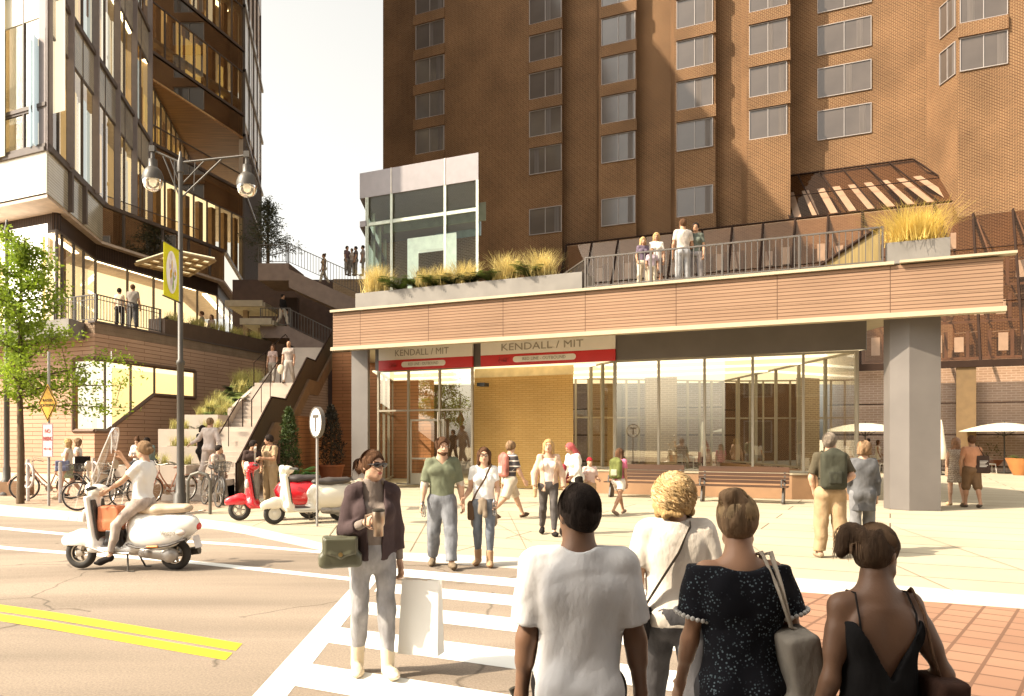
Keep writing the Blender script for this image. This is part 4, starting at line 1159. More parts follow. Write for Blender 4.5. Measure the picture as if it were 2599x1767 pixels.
# ================================================================ PLANTS
m_trunk = mat((.10, .065, .035), .9, var=.3, scale=8, bump=.6, bscale=30, stretch=(3, 3, .6))
def leafmesh(name, pts, size, m, parent, seed=1, n_per=1, thin=.45, droop=0):
    """many small leaf shaped faces"""
    r = random.Random(seed); vs = []; fs = []
    for p in pts:
        for _ in range(n_per):
            d = V((r.gauss(0, 1), r.gauss(0, 1), r.gauss(0, .7)-droop)).normalized(); u = d.cross(V((r.gauss(0, 1), r.gauss(0, 1), r.gauss(0, 1)))).normalized()
            s = size*r.uniform(.6, 1.3); n = len(vs)
            vs += [p, p+d*s*.5+u*s*thin*.5, p+d*s, p+d*s*.5-u*s*thin*.5]
            fs.append((n, n+1, n+2, n+3))
    return link(name, np_mesh(name, [tuple(v) for v in vs], fs, smooth=False), m, parent)
def tuft(label, c, n, h, spread, m, seed=0, name='ornamental_grass', cat='grass', group=None, w=.008, stiff=.5):
    r = random.Random(seed); vs = []; fs = []
    for i in range(n):
        a = r.uniform(0, 6.283); q = r.random()**.6
        o = V((math.cos(a), math.sin(a), 0)); b = V((r.gauss(0, .22), r.gauss(0, .22), 0))*spread
        hh = h*r.uniform(.55, 1.05); out = spread*q*r.uniform(.7, 1.2)
        side = V((-o.y, o.x, 0))*w*r.uniform(.6, 1.3)
        k = len(vs)
        for t in (0, .4, .75, 1):
            p = V(c)+b+o*out*(t**1.8)+Z*hh*(t-(.25*q*(1-stiff))*t**3)
            ww = side*(1-t*.9); vs += [p-ww, p+ww]
        for j in range(3): fs.append((k+2*j, k+2*j+1, k+2*j+3, k+2*j+2))
    o = link(name, np_mesh(name, [tuple(v) for v in vs], fs, smooth=False), m)
    return tag(o, label, cat, group)
m_straw = mat((.62, .50, .20), .8, var=.3, scale=2, trans=.35); m_straw2 = mat((.50, .45, .16), .8, var=.3, scale=3, trans=.3)
m_fern = mat((.075, .11, .018), .7, var=.45, scale=4, trans=.25); m_dkfern = mat((.03, .05, .012), .7, var=.4, scale=5, trans=.15)
def fern(label, c, n, ln, m, seed, group=None, name='fern', up=.7, wid=.13, cat='fern'):
    r = random.Random(seed); vs = []; fs = []
    for i in range(n):
        a = r.uniform(0, 6.283); o = V((math.cos(a), math.sin(a), 0)); s = V((-o.y, o.x, 0)); L = ln*r.uniform(.6, 1.1); uu = up*r.uniform(.6, 1.3)
        for j in range(1, 14):
            t = j/14; p = V(c)+o*L*t*.8+Z*L*(uu*t-.75*t*t*uu*.9); lw = L*wid*math.sin(math.pi*(t*.85+.12))
            for sg in (-1, 1):
                k = len(vs); e = p+s*sg*lw*1.6+o*lw*.7-Z*lw*.3; q = o*L*.026
                vs += [p-q, p+q, e+q*.4, e-q*.4]; fs.append((k, k+1, k+2, k+3))
    return tag(link(name, np_mesh(name, [tuple(v) for v in vs], fs, smooth=False), m), label, cat, group)
# roof planters of the canopy
a, b, dp, z1 = RP1
def on_planter(px, back=.5): q = cpt(px, .35+back); q.z = z1; return q
for px, hh, n, sd_i, lab in ((955, .85, 420, 1, 'big pale grass clump at the left end of the long roof planter'), (1085, .55, 260, 2, 'low pale grass clump between ferns in the long roof planter'), (1130, .6, 240, 8, 'pale grass clump just left of the middle of the roof planter'), (1180, .65, 280, 3, 'pale grass clump behind the dark round shrubs of the roof planter'), (1285, .75, 360, 4, 'tall pale grass clump right of the glass entry box'), (1375, .72, 300, 5, 'spiky pale grass clump at the right end of the long roof planter')):
    tuft(lab, on_planter(px, .5), int(n*1.8), hh+.2, .75, m_straw, sd_i, w=.013)
for px, n, ln, m, sd_i, lab in ((1015, 26, .8, m_fern, 1, 'fern next to the leftmost grass of the roof planter'), (1060, 24, .7, m_fern, 2, 'fern with raised fronds in front of the white portal'), (1105, 22, .7, m_fern, 3, 'spreading fern left of the dark shrubs in the roof planter'), (1145, 34, .55, m_dkfern, 4, 'dark rounded shrub, the left one of the roof planter'), (1190, 34, .55, m_dkfern, 5, 'dark rounded shrub, the right one of the roof planter'), (1240, 24, .7, m_fern, 6, 'fern below the corner of the glass entry box'), (1345, 30, .75, m_fern, 7, 'upright fern beside the last grass of the roof planter')):
    fern(lab, on_planter(px, .22)+Z*.04, n+8, ln*1.1, m, sd_i, up=.95)
a, b, dp, z1 = RP2
q = cpt(2318, .85); q.z = z1
tuft('one huge golden grass clump in the short roof planter', q, 1500, .95, 1.15, mat((.66, .50, .14), .8, var=.25, scale=2, trans=.35), 11, w=.009, stiff=.7)
# podium planter and stair planters
for i in range(16):
    s = sa+.35+(sb-sa-.6)*i/15; p = PC+DL*s-nL*.35+Z*(PZ+.68)
    if i % 3: tuft('small straw coloured grass clumps in the dark podium planter', p, 110, .5, .42, m_straw2, 20+i, group='grasses of the podium planter', w=.012)
    else: fern('small dark shrubs between the grasses of the podium planter', p, 18, .5, m_dkfern, 20+i, group='shrubs of the podium planter', name='shrub', cat='shrub')
rr = random.Random(5)
for bi, (x0, x1, y0, y1, z) in enumerate(PLB):
    nm = ('lowest', 'second', 'third', 'top')[bi]
    n = max(2, int((x1-x0)/.36))
    for i in range(n):
        p = V((x0+.25+(x1-x0-.5)*i/max(1, n-1), y0+.75, z))
        if (i+bi) % 4: tuft('straw grass clumps in the %s concrete planter step' % nm, p, 90, .42, .3, m_straw2, 50+bi*9+i, group='grasses of the %s planter step' % nm, w=.009)
        else: fern('dark green shrubs in the %s concrete planter step' % nm, p, 16, .4, m_dkfern, 50+bi*9+i, group='shrubs of the %s planter step' % nm, name='shrub', cat='shrub')
for i in range(15):
    t = rr.random(); p = V((-11.5+rr.random()*.9, 29.4+t*4.4, 2.72+t*1.62))
    if i % 3: tuft('straw grass clumps scattered over the sloping grass bank', p, 120, .62, .5, m_straw2, 90+i, group='grasses of the bank', w=.013)
    else: fern('dark shrubs scattered over the sloping grass bank', p, 26, .6, m_dkfern, 90+i, group='shrubs of the bank', name='shrub', cat='shrub')
# ------------------------------------------------ street tree at the left
def grow(base, specs, seed, tname, label, leaf, nleaf, leaf_m, trunk_pts, r0, cat='tree', clump=.28, name='street_tree', thin=.55):
    t = thing(name, label, cat, tuple(base)); r = random.Random(seed)
    m = MB(); n = len(trunk_pts); m.tube(trunk_pts, [r0*(1-.78*i/(n-1)) for i in range(n)], 9)
    tips = []
    for (h, az, L, rise) in specs:
        k = min(n-2, int(h*(n-1))); p0 = V(trunk_pts[k]).lerp(V(trunk_pts[k+1]), h*(n-1)-k)
        d = V((math.cos(az), math.sin(az), rise)); pts = [p0]
        for i in range(1, 6):
            pts.append(p0+d*L*i/5+V((r.gauss(0, .05), r.gauss(0, .05), -.02*i*i*L*.12))*L*.6)
        m.tube(pts, [max(.006, r0*.42*(1-h*.55)*(1-i/5.6)) for i in range(6)], 6)
        for i in range(1, 6):
            for _ in range(3):
                e = pts[i]+V((r.gauss(0, 1), r.gauss(0, 1), r.gauss(.2, .8))).normalized()*L*.32*r.random()
                m.tube([pts[i], e], [.011, .004], 4); tips.append((e, i)); tips.append((pts[i].lerp(e, .5), i))
            tips.append((pts[i], i))
    m.build('trunk', m_trunk, t, smooth=True)
    P = []
    per = max(1, nleaf//max(1, len(tips)))
    for e, i in tips:
        for _ in range(per): P.append(e+V((r.gauss(0, 1), r.gauss(0, 1), r.gauss(0, .8)))*clump*(.55 if i > 1 else .4))
    leafmesh('crown', P, leaf, leaf_m, t, seed, thin=thin)
    return t
tb = V((-13.35, 21.4, 0)); m_leaf = mat((.24, .33, .025), .6, var=.45, scale=1.6, trans=.45)
pts = [tb+V((.02*math.sin(i), .0, i*.72)) for i in range(11)]; pts[-1] = pts[-1]+V((.15, 0, 0))
r_ = random.Random(4); sp_ = []
for i in range(26):
    h = .40+.56*i/25; az = i*2.4+r_.uniform(-.4, .4); L = (1.75-1.3*(h-.38)/.6)*r_.uniform(.7, 1.1)
    sp_.append((h, az, L, r_.uniform(.25, .75) if h > .5 else r_.uniform(.1, .45)))
sp_ += [(.42, -.05, 2.9, .16), (.46, .15, 2.6, .35), (.36, .1, 2.3, .10), (.40, math.pi, 1.3, .3)]
grow(tb, sp_, 3, 'tree', 'young street tree with bright yellow green leaves at the left kerb', .105, 15000, m_leaf, pts, .105, clump=.27)
# tree on the upper walkway
tb = at(680, 668, 43.5); pts = [tb+Z*(i*.42) for i in range(9)]
sp_ = [(.12+.85*i/23, i*2.4, (1.75-1.5*i/23)*r_.uniform(.75, 1.1), r_.uniform(.0, .35)) for i in range(24)]
grow(tb, sp_, 8, 'tree', 'dark feathery tree on the upper walkway against the white sky', .16, 5200, mat((.06, .065, .035), .7, var=.4, scale=2, trans=.2), pts, .09, clump=.3, name='walkway_tree', thin=.3)
# potted conifers
def conifer(label, base, h, r, m, seed, pot=None, potr=.4, poth=.55, group=None):
    if pot:
        t = thing('terracotta_pot', pot, 'plant pot', tuple(base))
        MB().lathe([(potr*.72, .0), (potr*.74, .02), (potr*.98, poth*.9), (potr*1.05, poth*.9), (potr*1.05, poth), (potr*.92, poth), (potr*.9, poth-.05), (0, poth-.05)], 28, Matrix.Translation(base)).build('pot', mat((.33, .11, .045), .7, var=.15), t, smooth=True)
        base = base+Z*(poth-.05)
    rr = random.Random(seed); t = thing('potted_conifer' if pot else 'conifer', label, 'conifer', tuple(base))
    m_ = MB(); m_.tube([base, base+Z*h*.9], [.05, .01], 6); m_.build('trunk', m_trunk, t)
    P = []
    for i in range(int(2600)):
        q = rr.random()**.8; a = rr.uniform(0, 6.283); z = q*h
        prof = r*(math.sin(min(1, q*4+.25)*math.pi/2))*(1-q)**.62*1.08+.02
        lump = 1+.16*math.sin(a*5+z*9)+.1*math.sin(a*3-z*14)
        rad = prof*lump*(.45+.55*rr.random()**.4)
        P.append(base+V((math.cos(a)*rad, math.sin(a)*rad, z)))
    leafmesh('foliage', P, .13, m, t, seed, droop=-.9, thin=.32)
    return t
m_con = mat((.05, .075, .014), .7, var=.45, scale=5, trans=.15); m_cond = mat((.028, .022, .012), .8, var=.4, scale=5)
conifer('green pointed conifer beside the foot of the outdoor stair', at(733, 1228, 26.6)+Z*.0-Z*(at(733, 1228, 26.6).z)+Z*.0, 2.35, .40, m_con, 2, 'terracotta pot under the green conifer by the stair, mostly hidden', .34, .45)
conifer('dark brown conifer in a terracotta pot under the left end of the canopy', at(841, 1208, 31.0)*1.0-Z*at(841, 1208, 31.0).z, 2.35, .5, m_cond, 3, 'wide terracotta pot of the dark conifer under the canopy edge', .5, .72)
q = at(752, 1110, 25.2); q.z = 0
pt = thing('plant_tub', 'square orange tub with a glossy big leaved plant beside the stair foot', 'plant pot', tuple(q))
MB().box(q+Z*.22, (.5, .5, .44)).build('tub', mat((.38, .17, .07), .7), pt)
fern('glossy plant with big split leaves in the orange tub', q+Z*.4, 34, .85, mat((.03, .10, .018), .35, var=.3, scale=4, trans=.2), 77, name='split_leaf_plant', up=1.1, wid=.2, cat='plant')

# ================================================================ STREET FURNITURE
m_post = mat((.055, .046, .036), .45, var=.15); m_sgn = mat((.30, .285, .27), .5, metal=.3)
lp = gnd(458, 1303)
def lamp_post(label, p, full=True):
    t = thing('street_lamp', label, 'street lamp', tuple(p))
    M = Matrix.Translation(p)
    MB().lathe([(.21, 0), (.21, .06), (.17, .12), (.155, .45), (.11, .5), (.105, .85), (.085, .9), (.078, 3.5), (.095, 3.52), (.095, 3.6), (.062, 3.64), (.05, 8.05), (.075, 8.07), (.075, 8.3), (.04, 8.42), (.03, 8.55), (0, 8.58)], 20, M).build('post', m_post, t, smooth=True)
    if not full: return t
    ax = V((.99, -.12, 0)); ends = [p-ax*.7+Z*8.63, p+ax*1.66+Z*8.40]
    arm = MB()
    for e, L in zip(ends, (.7, 1.66)):
        a = p+Z*8.30; d = e-a
        arm.tube([a, e], .026, 6)
        arm.tube([p+Z*7.45, p+Z*8.27+d*.62], .02, 6); arm.tube([p+Z*7.75, p+Z*8.28+d*.36], .016, 6); arm.tube([p+Z*7.62+V((d.x, d.y, 0))*.2, p+Z*8.28+d*.22], .014, 5)
        arm.box(e+Z*.02, (.13, .13, .14))
    arm.build('arms', m_post, t)
    for e in ends:
        M = Matrix.Translation(e) @ Matrix.Scale(.71, 4)
        h = MB().lathe([(.06, -.02), (.07, -.3), (.14, -.32), (.145, -.56), (.17, -.6), (.2, -.62), (.27, -.7), (.33, -.86), (.345, -1.02), (.33, -1.02), (.3, -.98)], 28, M).build('lamp_head', m_post, t, smooth=True)
        MB().lathe([(.325, -1.0), (.315, -1.12), (.27, -1.24), (.19, -1.33), (.09, -1.38), (0, -1.39)], 28, M).build('lamp_bowl', glass((.88, .82, .72), .16, 1.5), h, smooth=True)
        MB().lathe([(.0, -.9), (.1, -.95), (.13, -1.05), (.1, -1.18), (0, -1.24)], 16, M).build('bulb', mat((.75, .66, .5), .3, emit=(1, .85, .6), es=.4), h, smooth=True)
    return t
lamp_post('tall dark double armed street lamp on the kerb with a lime banner', lp)
bn = thing('street_banner', 'lime yellow street banner with a white oval design on the lamp post', 'banner', tuple(lp+Z*5.7))
bx = V((.03, -.9995, 0)); b0 = lp+bx*.12; bw_ = .86
za, zb2 = CH+(HYP-792)/FPX*lp.y-.1, CH+(HYP-650)/FPX*lp.y+.25
za, zb2 = 4.98, 6.2
MB().obox(b0+Z*za, bx*bw_, V((-bx.y, bx.x, 0))*.012, Z*(zb2-za)).build('cloth', mat((.62, .60, .012), .7, var=.05, trans=.2), bn)
ar = MB()
for z in (za, zb2): ar.tube([lp+Z*z, lp+bx*1.02+Z*z], .018, 6)
ar.build('brackets', m_post, bn)
nb = V((-bx.y, bx.x, 0)).normalized()
em = MB()
for sg in (-.004, .016): em.disc(b0+bx*bw_*.5+Z*(za+zb2)/2+nb*sg, bx*bw_*.36, Z*(zb2-za)*.40)
eo = em.build('oval_design', mat((.75, .74, .72), .7), bn)
rb2 = random.Random(9)
for ci, c in enumerate(((.45, .35, .55), (.6, .35, .02), (.25, .42, .03), (.62, .55, .58))):
    sm_ = MB()
    for i in range(5):
        a = rb2.uniform(0, 6.28); q = rb2.random()**.5
        ctr = b0+bx*bw_*(.5+.24*q*math.cos(a))+Z*((za+zb2)/2+(zb2-za)*.30*q*math.sin(a))
        for sg in (-.006-.001*ci, .018+.001*ci): sm_.disc(ctr+nb*sg, bx*.05*rb2.uniform(.5, 1.3), Z*.09*rb2.uniform(.5, 1.5), 10)
    sm_.build('colour_patch', mat(c, .7), eo)
p = at(17, 1215, 24.5); p.z = 0
lamp_post('dark street lamp post at the left edge behind the street tree', p, False)
# sign post
sp_ = gnd(124, 1284)
t = thing('sign_post', 'grey sign post at the left kerb carrying two traffic signs', 'sign post', tuple(sp_)); MB().tube([sp_, sp_+Z*4.05], .035, 8).build('pole', m_sgn, t)
fx = V((.985, -.17, 0)); fz = V((fx.y, -fx.x, 0))
def plate(name, label, c, pts, m, th=.012):
    t = thing(name, label, 'sign', tuple(c)); MB().prism([c+fx*x+Z*z+fz*.045 for x, z in pts], -fz*th).build('plate', m, t); return t
m_blk = mat((.02, .016, .01), .5, var=0); m_signw = mat((.48, .45, .45), .5, var=.04); m_redtx = mat((.45, .06, .05), .5, var=0)
zc = CH+(HYP-1023)/FPX*sp_.y; c = sp_+Z*zc; hw, hh = .275, .50
t = plate('warning_sign', 'yellow diamond warning sign reading RAISED CROSSING', c, [(-hw, 0), (0, -hh), (hw, 0), (0, hh)], mat((.60, .33, .03), .5, var=.05))
bd = MB()
pt_ = [(-hw*.9, 0), (0, -hh*.9), (hw*.9, 0), (0, hh*.9)]
for (x0, y0), (x1, y1) in zip(pt_, pt_[1:]+pt_[:1]): bd.tube([c+fx*x0+Z*y0+fz*.048, c+fx*x1+Z*y1+fz*.048], .012, 4)
bd.build('border', m_blk, t)
text('lettering', 'RAISED', .098, c+Z*.065+fz*.05, fx, m_blk, t, bold=.002, xs=.92); text('lettering', 'CROSSING', .098, c-Z*.065+fz*.05, fx, m_blk, t, bold=.002, xs=.82)
zc = CH+(HYP-1118)/FPX*sp_.y; c = sp_+Z*zc; hw, hh = .155, .44
t = plate('parking_sign', 'white upright sign with red letters NO PARKING and a red arrow', c, [(-hw, -hh), (hw, -hh), (hw, hh), (-hw, hh)], m_signw)
bd = MB()
pt_ = [(-hw*.93, -hh*.97), (hw*.93, -hh*.97), (hw*.93, hh*.97), (-hw*.93, hh*.97)]
for (x0, y0), (x1, y1) in zip(pt_, pt_[1:]+pt_[:1]): bd.tube([c+fx*x0+Z*y0+fz*.046, c+fx*x1+Z*y1+fz*.046], .006, 4)
bd.build('border', m_redtx, t)
text('lettering', 'NO', .15, c+Z*.24+fz*.05, fx, m_redtx, t, bold=.003, xs=.7); text('lettering', 'PARKING', .15, c+Z*.04+fz*.05, fx, m_redtx, t, bold=.003, xs=.40)
ar = MB(); q = c-Z*.22+fz*.05; ar.obox(q-fx*.075-Z*.009, fx*.15, fz*.003, Z*.018)
for s in (-1, 1): ar.prism([q+fx*.115*s, q+fx*.06*s+Z*.035, q+fx*.06*s-Z*.035], fz*.003)
ar.build('arrow', m_redtx, t)
# round T sign
tp_ = gnd(805, 1335); cz = CH+(HYP-1072)/FPX*tp_.y
t = thing('subway_sign', 'round white subway sign with a black T on a slim grey pole', 'sign', tuple(tp_))
MB().tube([tp_, tp_+Z*(cz-.29)], .026, 8).build('pole', m_sgn, t)
ax = V((.60, -.80, 0)); an = V((ax.y, -ax.x, 0)); cc = tp_+Z*cz; r1 = .315
if an.dot(cc) > 0: an = -an
M = Matrix((ax, Z, an)).transposed().to_4x4(); M.translation = cc
rim = MB(); rim.lathe([(r1, -.04), (r1, .04), (r1*.9, .04), (r1*.9, -.04)], 40, M, closed=True); rim.build('rim', mat((.09, .075, .06), .5), t, smooth=True)
fc = MB(); fc.lathe([(r1*.9, -.03), (r1*.9, .03)], 40, M); fc.build('face', mat((.82, .82, .8), .4, var=.02, emit=(1, 1, 1), es=.12), t)
lt_ = MB()
for sg in (.035, -.035):
    lt_.obox(cc+an*sg-ax*.15+Z*.09, ax*.30, an*.004, Z*.06); lt_.obox(cc+an*sg-ax*.032-Z*.19, ax*.064, an*.004, Z*.28)
lt_.build('letter', mat((.07, .055, .04), .5), t)
# bike racks
def ring_rack(label, px, py, m, g):
    p = gnd(px, py); t = thing('bike_rack', label, 'bike rack', tuple(p), g)
    MB().tube([p, p+Z*1.18], .045, 10).build('post', m, t)
    R_ = []
    for i in range(25): a = i/24*6.2832; R_.append(p+V((math.cos(a)*.32*.8, math.cos(a)*.32*-.5, .72+math.sin(a)*.34)))
    MB().tube(R_, .033, 8).build('ring', m, t)
m_rack = mat((.52, .47, .45), .4, metal=.3)
ring_rack('pale grey ring bike rack nearest the street tree', 71, 1272, m_rack, None)
ring_rack('pale grey ring bike rack behind the white scooter windscreen', 237, 1262, m_rack, None)
p = gnd(153, 1275); t = thing('bollard', 'slim pale post behind the parking sign', 'bollard', tuple(p)); MB().tube([p, p+Z*1.1, p+Z*1.12], [.045, .045, .02], 10).build('post', m_rack, t)
p = gnd(477, 1305); t = thing('bike_rack', 'dark hoop bike rack beside the foot of the street lamp', 'bike rack', tuple(p))
h = [p, p+Z*.78]+[p+V((.26-.26*math.cos(a), .0, .78+.2*math.sin(a))) for a in (R(45), R(90), R(135))]+[p+V((.52, 0, .78)), p+V((.52, 0, 0))]
MB().tube(h, .04, 8).build('hoop', mat((.13, .12, .10), .4, metal=.4), t)
# stone kerb planters behind the bikes
for (px0, px1, py, lab) in ((-60, 62, 1258, 'low brown stone planter wall left of the street tree'), (378, 485, 1268, 'low brown stone planter wall behind the orange bicycle')):
    a, b = gnd(px0, py), gnd(px1, py); t = thing('planter_wall', lab, 'wall', tuple(a))
    MB().obox(a, b-a, (0, .5, 0), Z*.42).build('wall', mat((.22, .13, .07), .85, var=.15), t)
# ------------------------------------------------ benches
def bench(label, px0, px1, Y0):
    a, b = at(px0, 1260, Y0), None
    a.z = 0; b = ray_plane(px1, 1110, a, cd); b.z = 0; L = (b-a).length; n = cn
    t = thing('bench', label, 'bench', tuple(a), None); m = mat((.06, .024, .008), .6, var=.3, scale=2, stretch=(.4, .4, 6))
    s = MB()
    for i in range(5): s.obox(a+Z*.44+n*(.02+i*.095), b-a, n*.08, Z*.035)
    s.build('seat', m, t); s = MB()
    for i, (z, hgt) in enumerate(((.52, .085), (.62, .085), (.72, .085), (.82, .16))): s.obox(a+Z*z-n*(.02+i*.02), b-a, -n*.03, Z*hgt)
    s.build('backrest', m, t)
    for s_ in (.06, .94):
        p = a.lerp(b, s_); l = MB(); l.prism([p+n*.05, p+n*.45, p+n*.45+Z*.06, p+n*.3+Z*.44, p+n*.5+Z*.44, p+n*.5+Z*.47, p+Z*.47, p-n*.11+Z*.98, p-n*.15+Z*.98, p-n*.04+Z*.4, p+n*.05+Z*.06], cd*.05)
        l.build('leg', m_post, t)
        ar = MB(); ar.tube([p-n*.04+Z*.62, p+n*.42+Z*.64, p+n*.47+Z*.46], .022, 6); ar.build('armrest', m_post, t)
    return t
bench('long slatted wooden bench before the pavilion glass, right of the two', 1772, 2003, 22.55)
bench('slatted wooden bench before the pavilion glass, half hidden by walkers', 1545, 1735, 24.2)
# ------------------------------------------------ patio
def umbrella(label, px, py, zr=1.0, R0=2.0, Y=None):
    p = gnd(px, py); t = thing('patio_umbrella', label, 'umbrella', tuple(p))
    MB().lathe([(.3, 0), (.3, .06), (.05, .09), (.035, .12), (.03, 2.55), (0, 2.62)], 16, Matrix.Translation(p)).build('pole', m_blk, t, smooth=True)
    rows = []
    for sgn, n in ((0, 7), (1, 7)):
        for i in range(n):
            q = i/(n-1) if sgn == 0 else 1-i/(n-1); row_ = []
            for j in range(33):
                a = j/32*6.2832; sc = 1-.035*(1-abs(math.cos(a*4)))
                row_.append(p+V((math.cos(a)*R0*q*sc, math.sin(a)*R0*q*sc, 2.52-.42*q**1.7-.02*sgn)))
            rows.append(row_)
    MB().grid(rows).build('canopy', mat((.74, .68, .54), .8, var=.05, trans=.3), t, smooth=True)
    rb_ = MB()
    for j in range(8):
        a = j/8*6.2832; o = V((math.cos(a), math.sin(a), 0)); rb_.tube([p+o*.03+Z*1.85, p+o*R0*.5+Z*2.36], .012, 4)
    rb_.build('ribs', m_blk, t)
def closed_umbrella(label, px, py, h=2.6):
    p = gnd(px, py); t = thing('closed_umbrella', label, 'umbrella', tuple(p)); M = Matrix.Translation(p)
    MB().lathe([(.25, 0), (.25, .05), (.03, .08), (.03, .9)], 12, M).build('pole', m_blk, t, smooth=True)
    MB().lathe([(.2, .75), (.24, .85), (.22, 1.3), (.17, 1.7), (.1, 2.3), (.04, h), (0, h+.05)], 14, M).build('canopy', mat((.74, .66, .5), .8, var=.1, scale=9, stretch=(1, 1, .1)), t, smooth=True)
umbrella('wide cream patio umbrella at the right edge of the picture', 2549, 1202)
umbrella('wide cream patio umbrella left of the grey column', 2196, 1200, R0=2.15)
umbrella('cream patio umbrella seen through the pavilion glass', 1905, 1196)
closed_umbrella('folded cream umbrella seen through glass beside the backpack man', 2085, 1202)
closed_umbrella('folded pale umbrella seen far through the pavilion glass', 1783, 1194)
closed_umbrella('folded orange cream umbrella just right of the grey column', 2388, 1206)
def cafe_chair(label, px, py, rz, m, g):
    p = gnd(px, py); t = thing('cafe_chair', label, 'chair', tuple(p), g, rz=rz)
    Mx = BASE[t]; s = MB()
    T = lambda x, y, z: Mx @ V((x, y, z))
    s.obox(T(-.24, -.24, .43), T(.24, -.24, .43)-T(-.24, -.24, .43), T(-.24, .24, .43)-T(-.24, -.24, .43), Z*.03); s.build('seat', m, t)
    b = MB(); b.tube([T(-.24, .24, .45), T(-.25, .3, .85), T(.25, .3, .85), T(.24, .24, .45)], .016, 6)
    for i in range(7): x = -.2+i*.066; b.tube([T(x, .245, .45), T(x, .3, .85)], .009, 4)
    b.build('backrest', m, t)
    for x in (-.22, .22):
        for y in (-.22, .22): MB().tube([T(x, y, .44), T(x*1.15, y*1.15, 0)], .014, 5).build('leg', m, t)
m_chair = mat((.70, .66, .58), .5)
for i, (px, py, rz) in enumerate(((2228, 1197, .6), (2262, 1193, 2.2), (2250, 1200, 4), (2182, 1196, 1.2), (1690, 1192, .3), (1725, 1191, 2.6), (1945, 1192, 1), (1975, 1195, 3.6), (2010, 1191, 5), (2510, 1200, 1.4), (2535, 1195, 2.6), (2580, 1197, 4.4), (1655, 1190, 4.2))):
    cafe_chair('white slatted cafe chairs on the patio around the umbrellas', px, py, rz, m_chair, 'patio chairs')
for px, py, lab in ((1760, 1193, 'small white patio table seen through the pavilion glass'), (2245, 1191, 'white patio table behind the woman in the white dress'), (2560, 1193, 'white patio table under the right hand umbrella')):
    p = gnd(px, py); t = thing('patio_table', lab, 'table', tuple(p)); M = Matrix.Translation(p)
    MB().lathe([(.45, .7), (.45, .74), (0, .741)], 20, M).build('tabletop', m_chair, t); MB().lathe([(.22, 0), (.2, .03), (.03, .05), (.03, .7)], 12, M).build('pedestal', m_chair, t)
q = gnd(2518, 1196); conifer('round dark green conifer behind the right hand umbrella pole', q, 1.9, .95, m_con, 9, 'wide orange pot of the round conifer behind the umbrella', .8, .62)
q = gnd(2590, 1206)
t = thing('flower_pot', 'big orange bowl pot cut by the right edge of the picture', 'plant pot', tuple(q)); MB().lathe([(.3, 0), (.45, .3), (.62, .75), (.64, .8), (.58, .8), (.55, .72), (0, .72)], 26, Matrix.Translation(q)).build('pot', mat((.42, .17, .05), .6), t, smooth=True)
fern('green spiky plant in the big bowl pot at the right edge', q+Z*.72, 30, .7, m_fern, 31, name='pot_plant', cat='plant')
q = gnd(2545, 1189); tr_p = [q+Z*(i*.5) for i in range(8)]
grow(q, [(.5+.45*i/9, i*2.4, .7*r_.uniform(.6, 1.1), .6) for i in range(10)], 14, 'tree', 'thin sapling with white blossoms behind the right hand umbrella', .1, 700, mat((.70, .66, .52), .7, trans=.3), tr_p, .03, name='blossom_sapling', clump=.22)

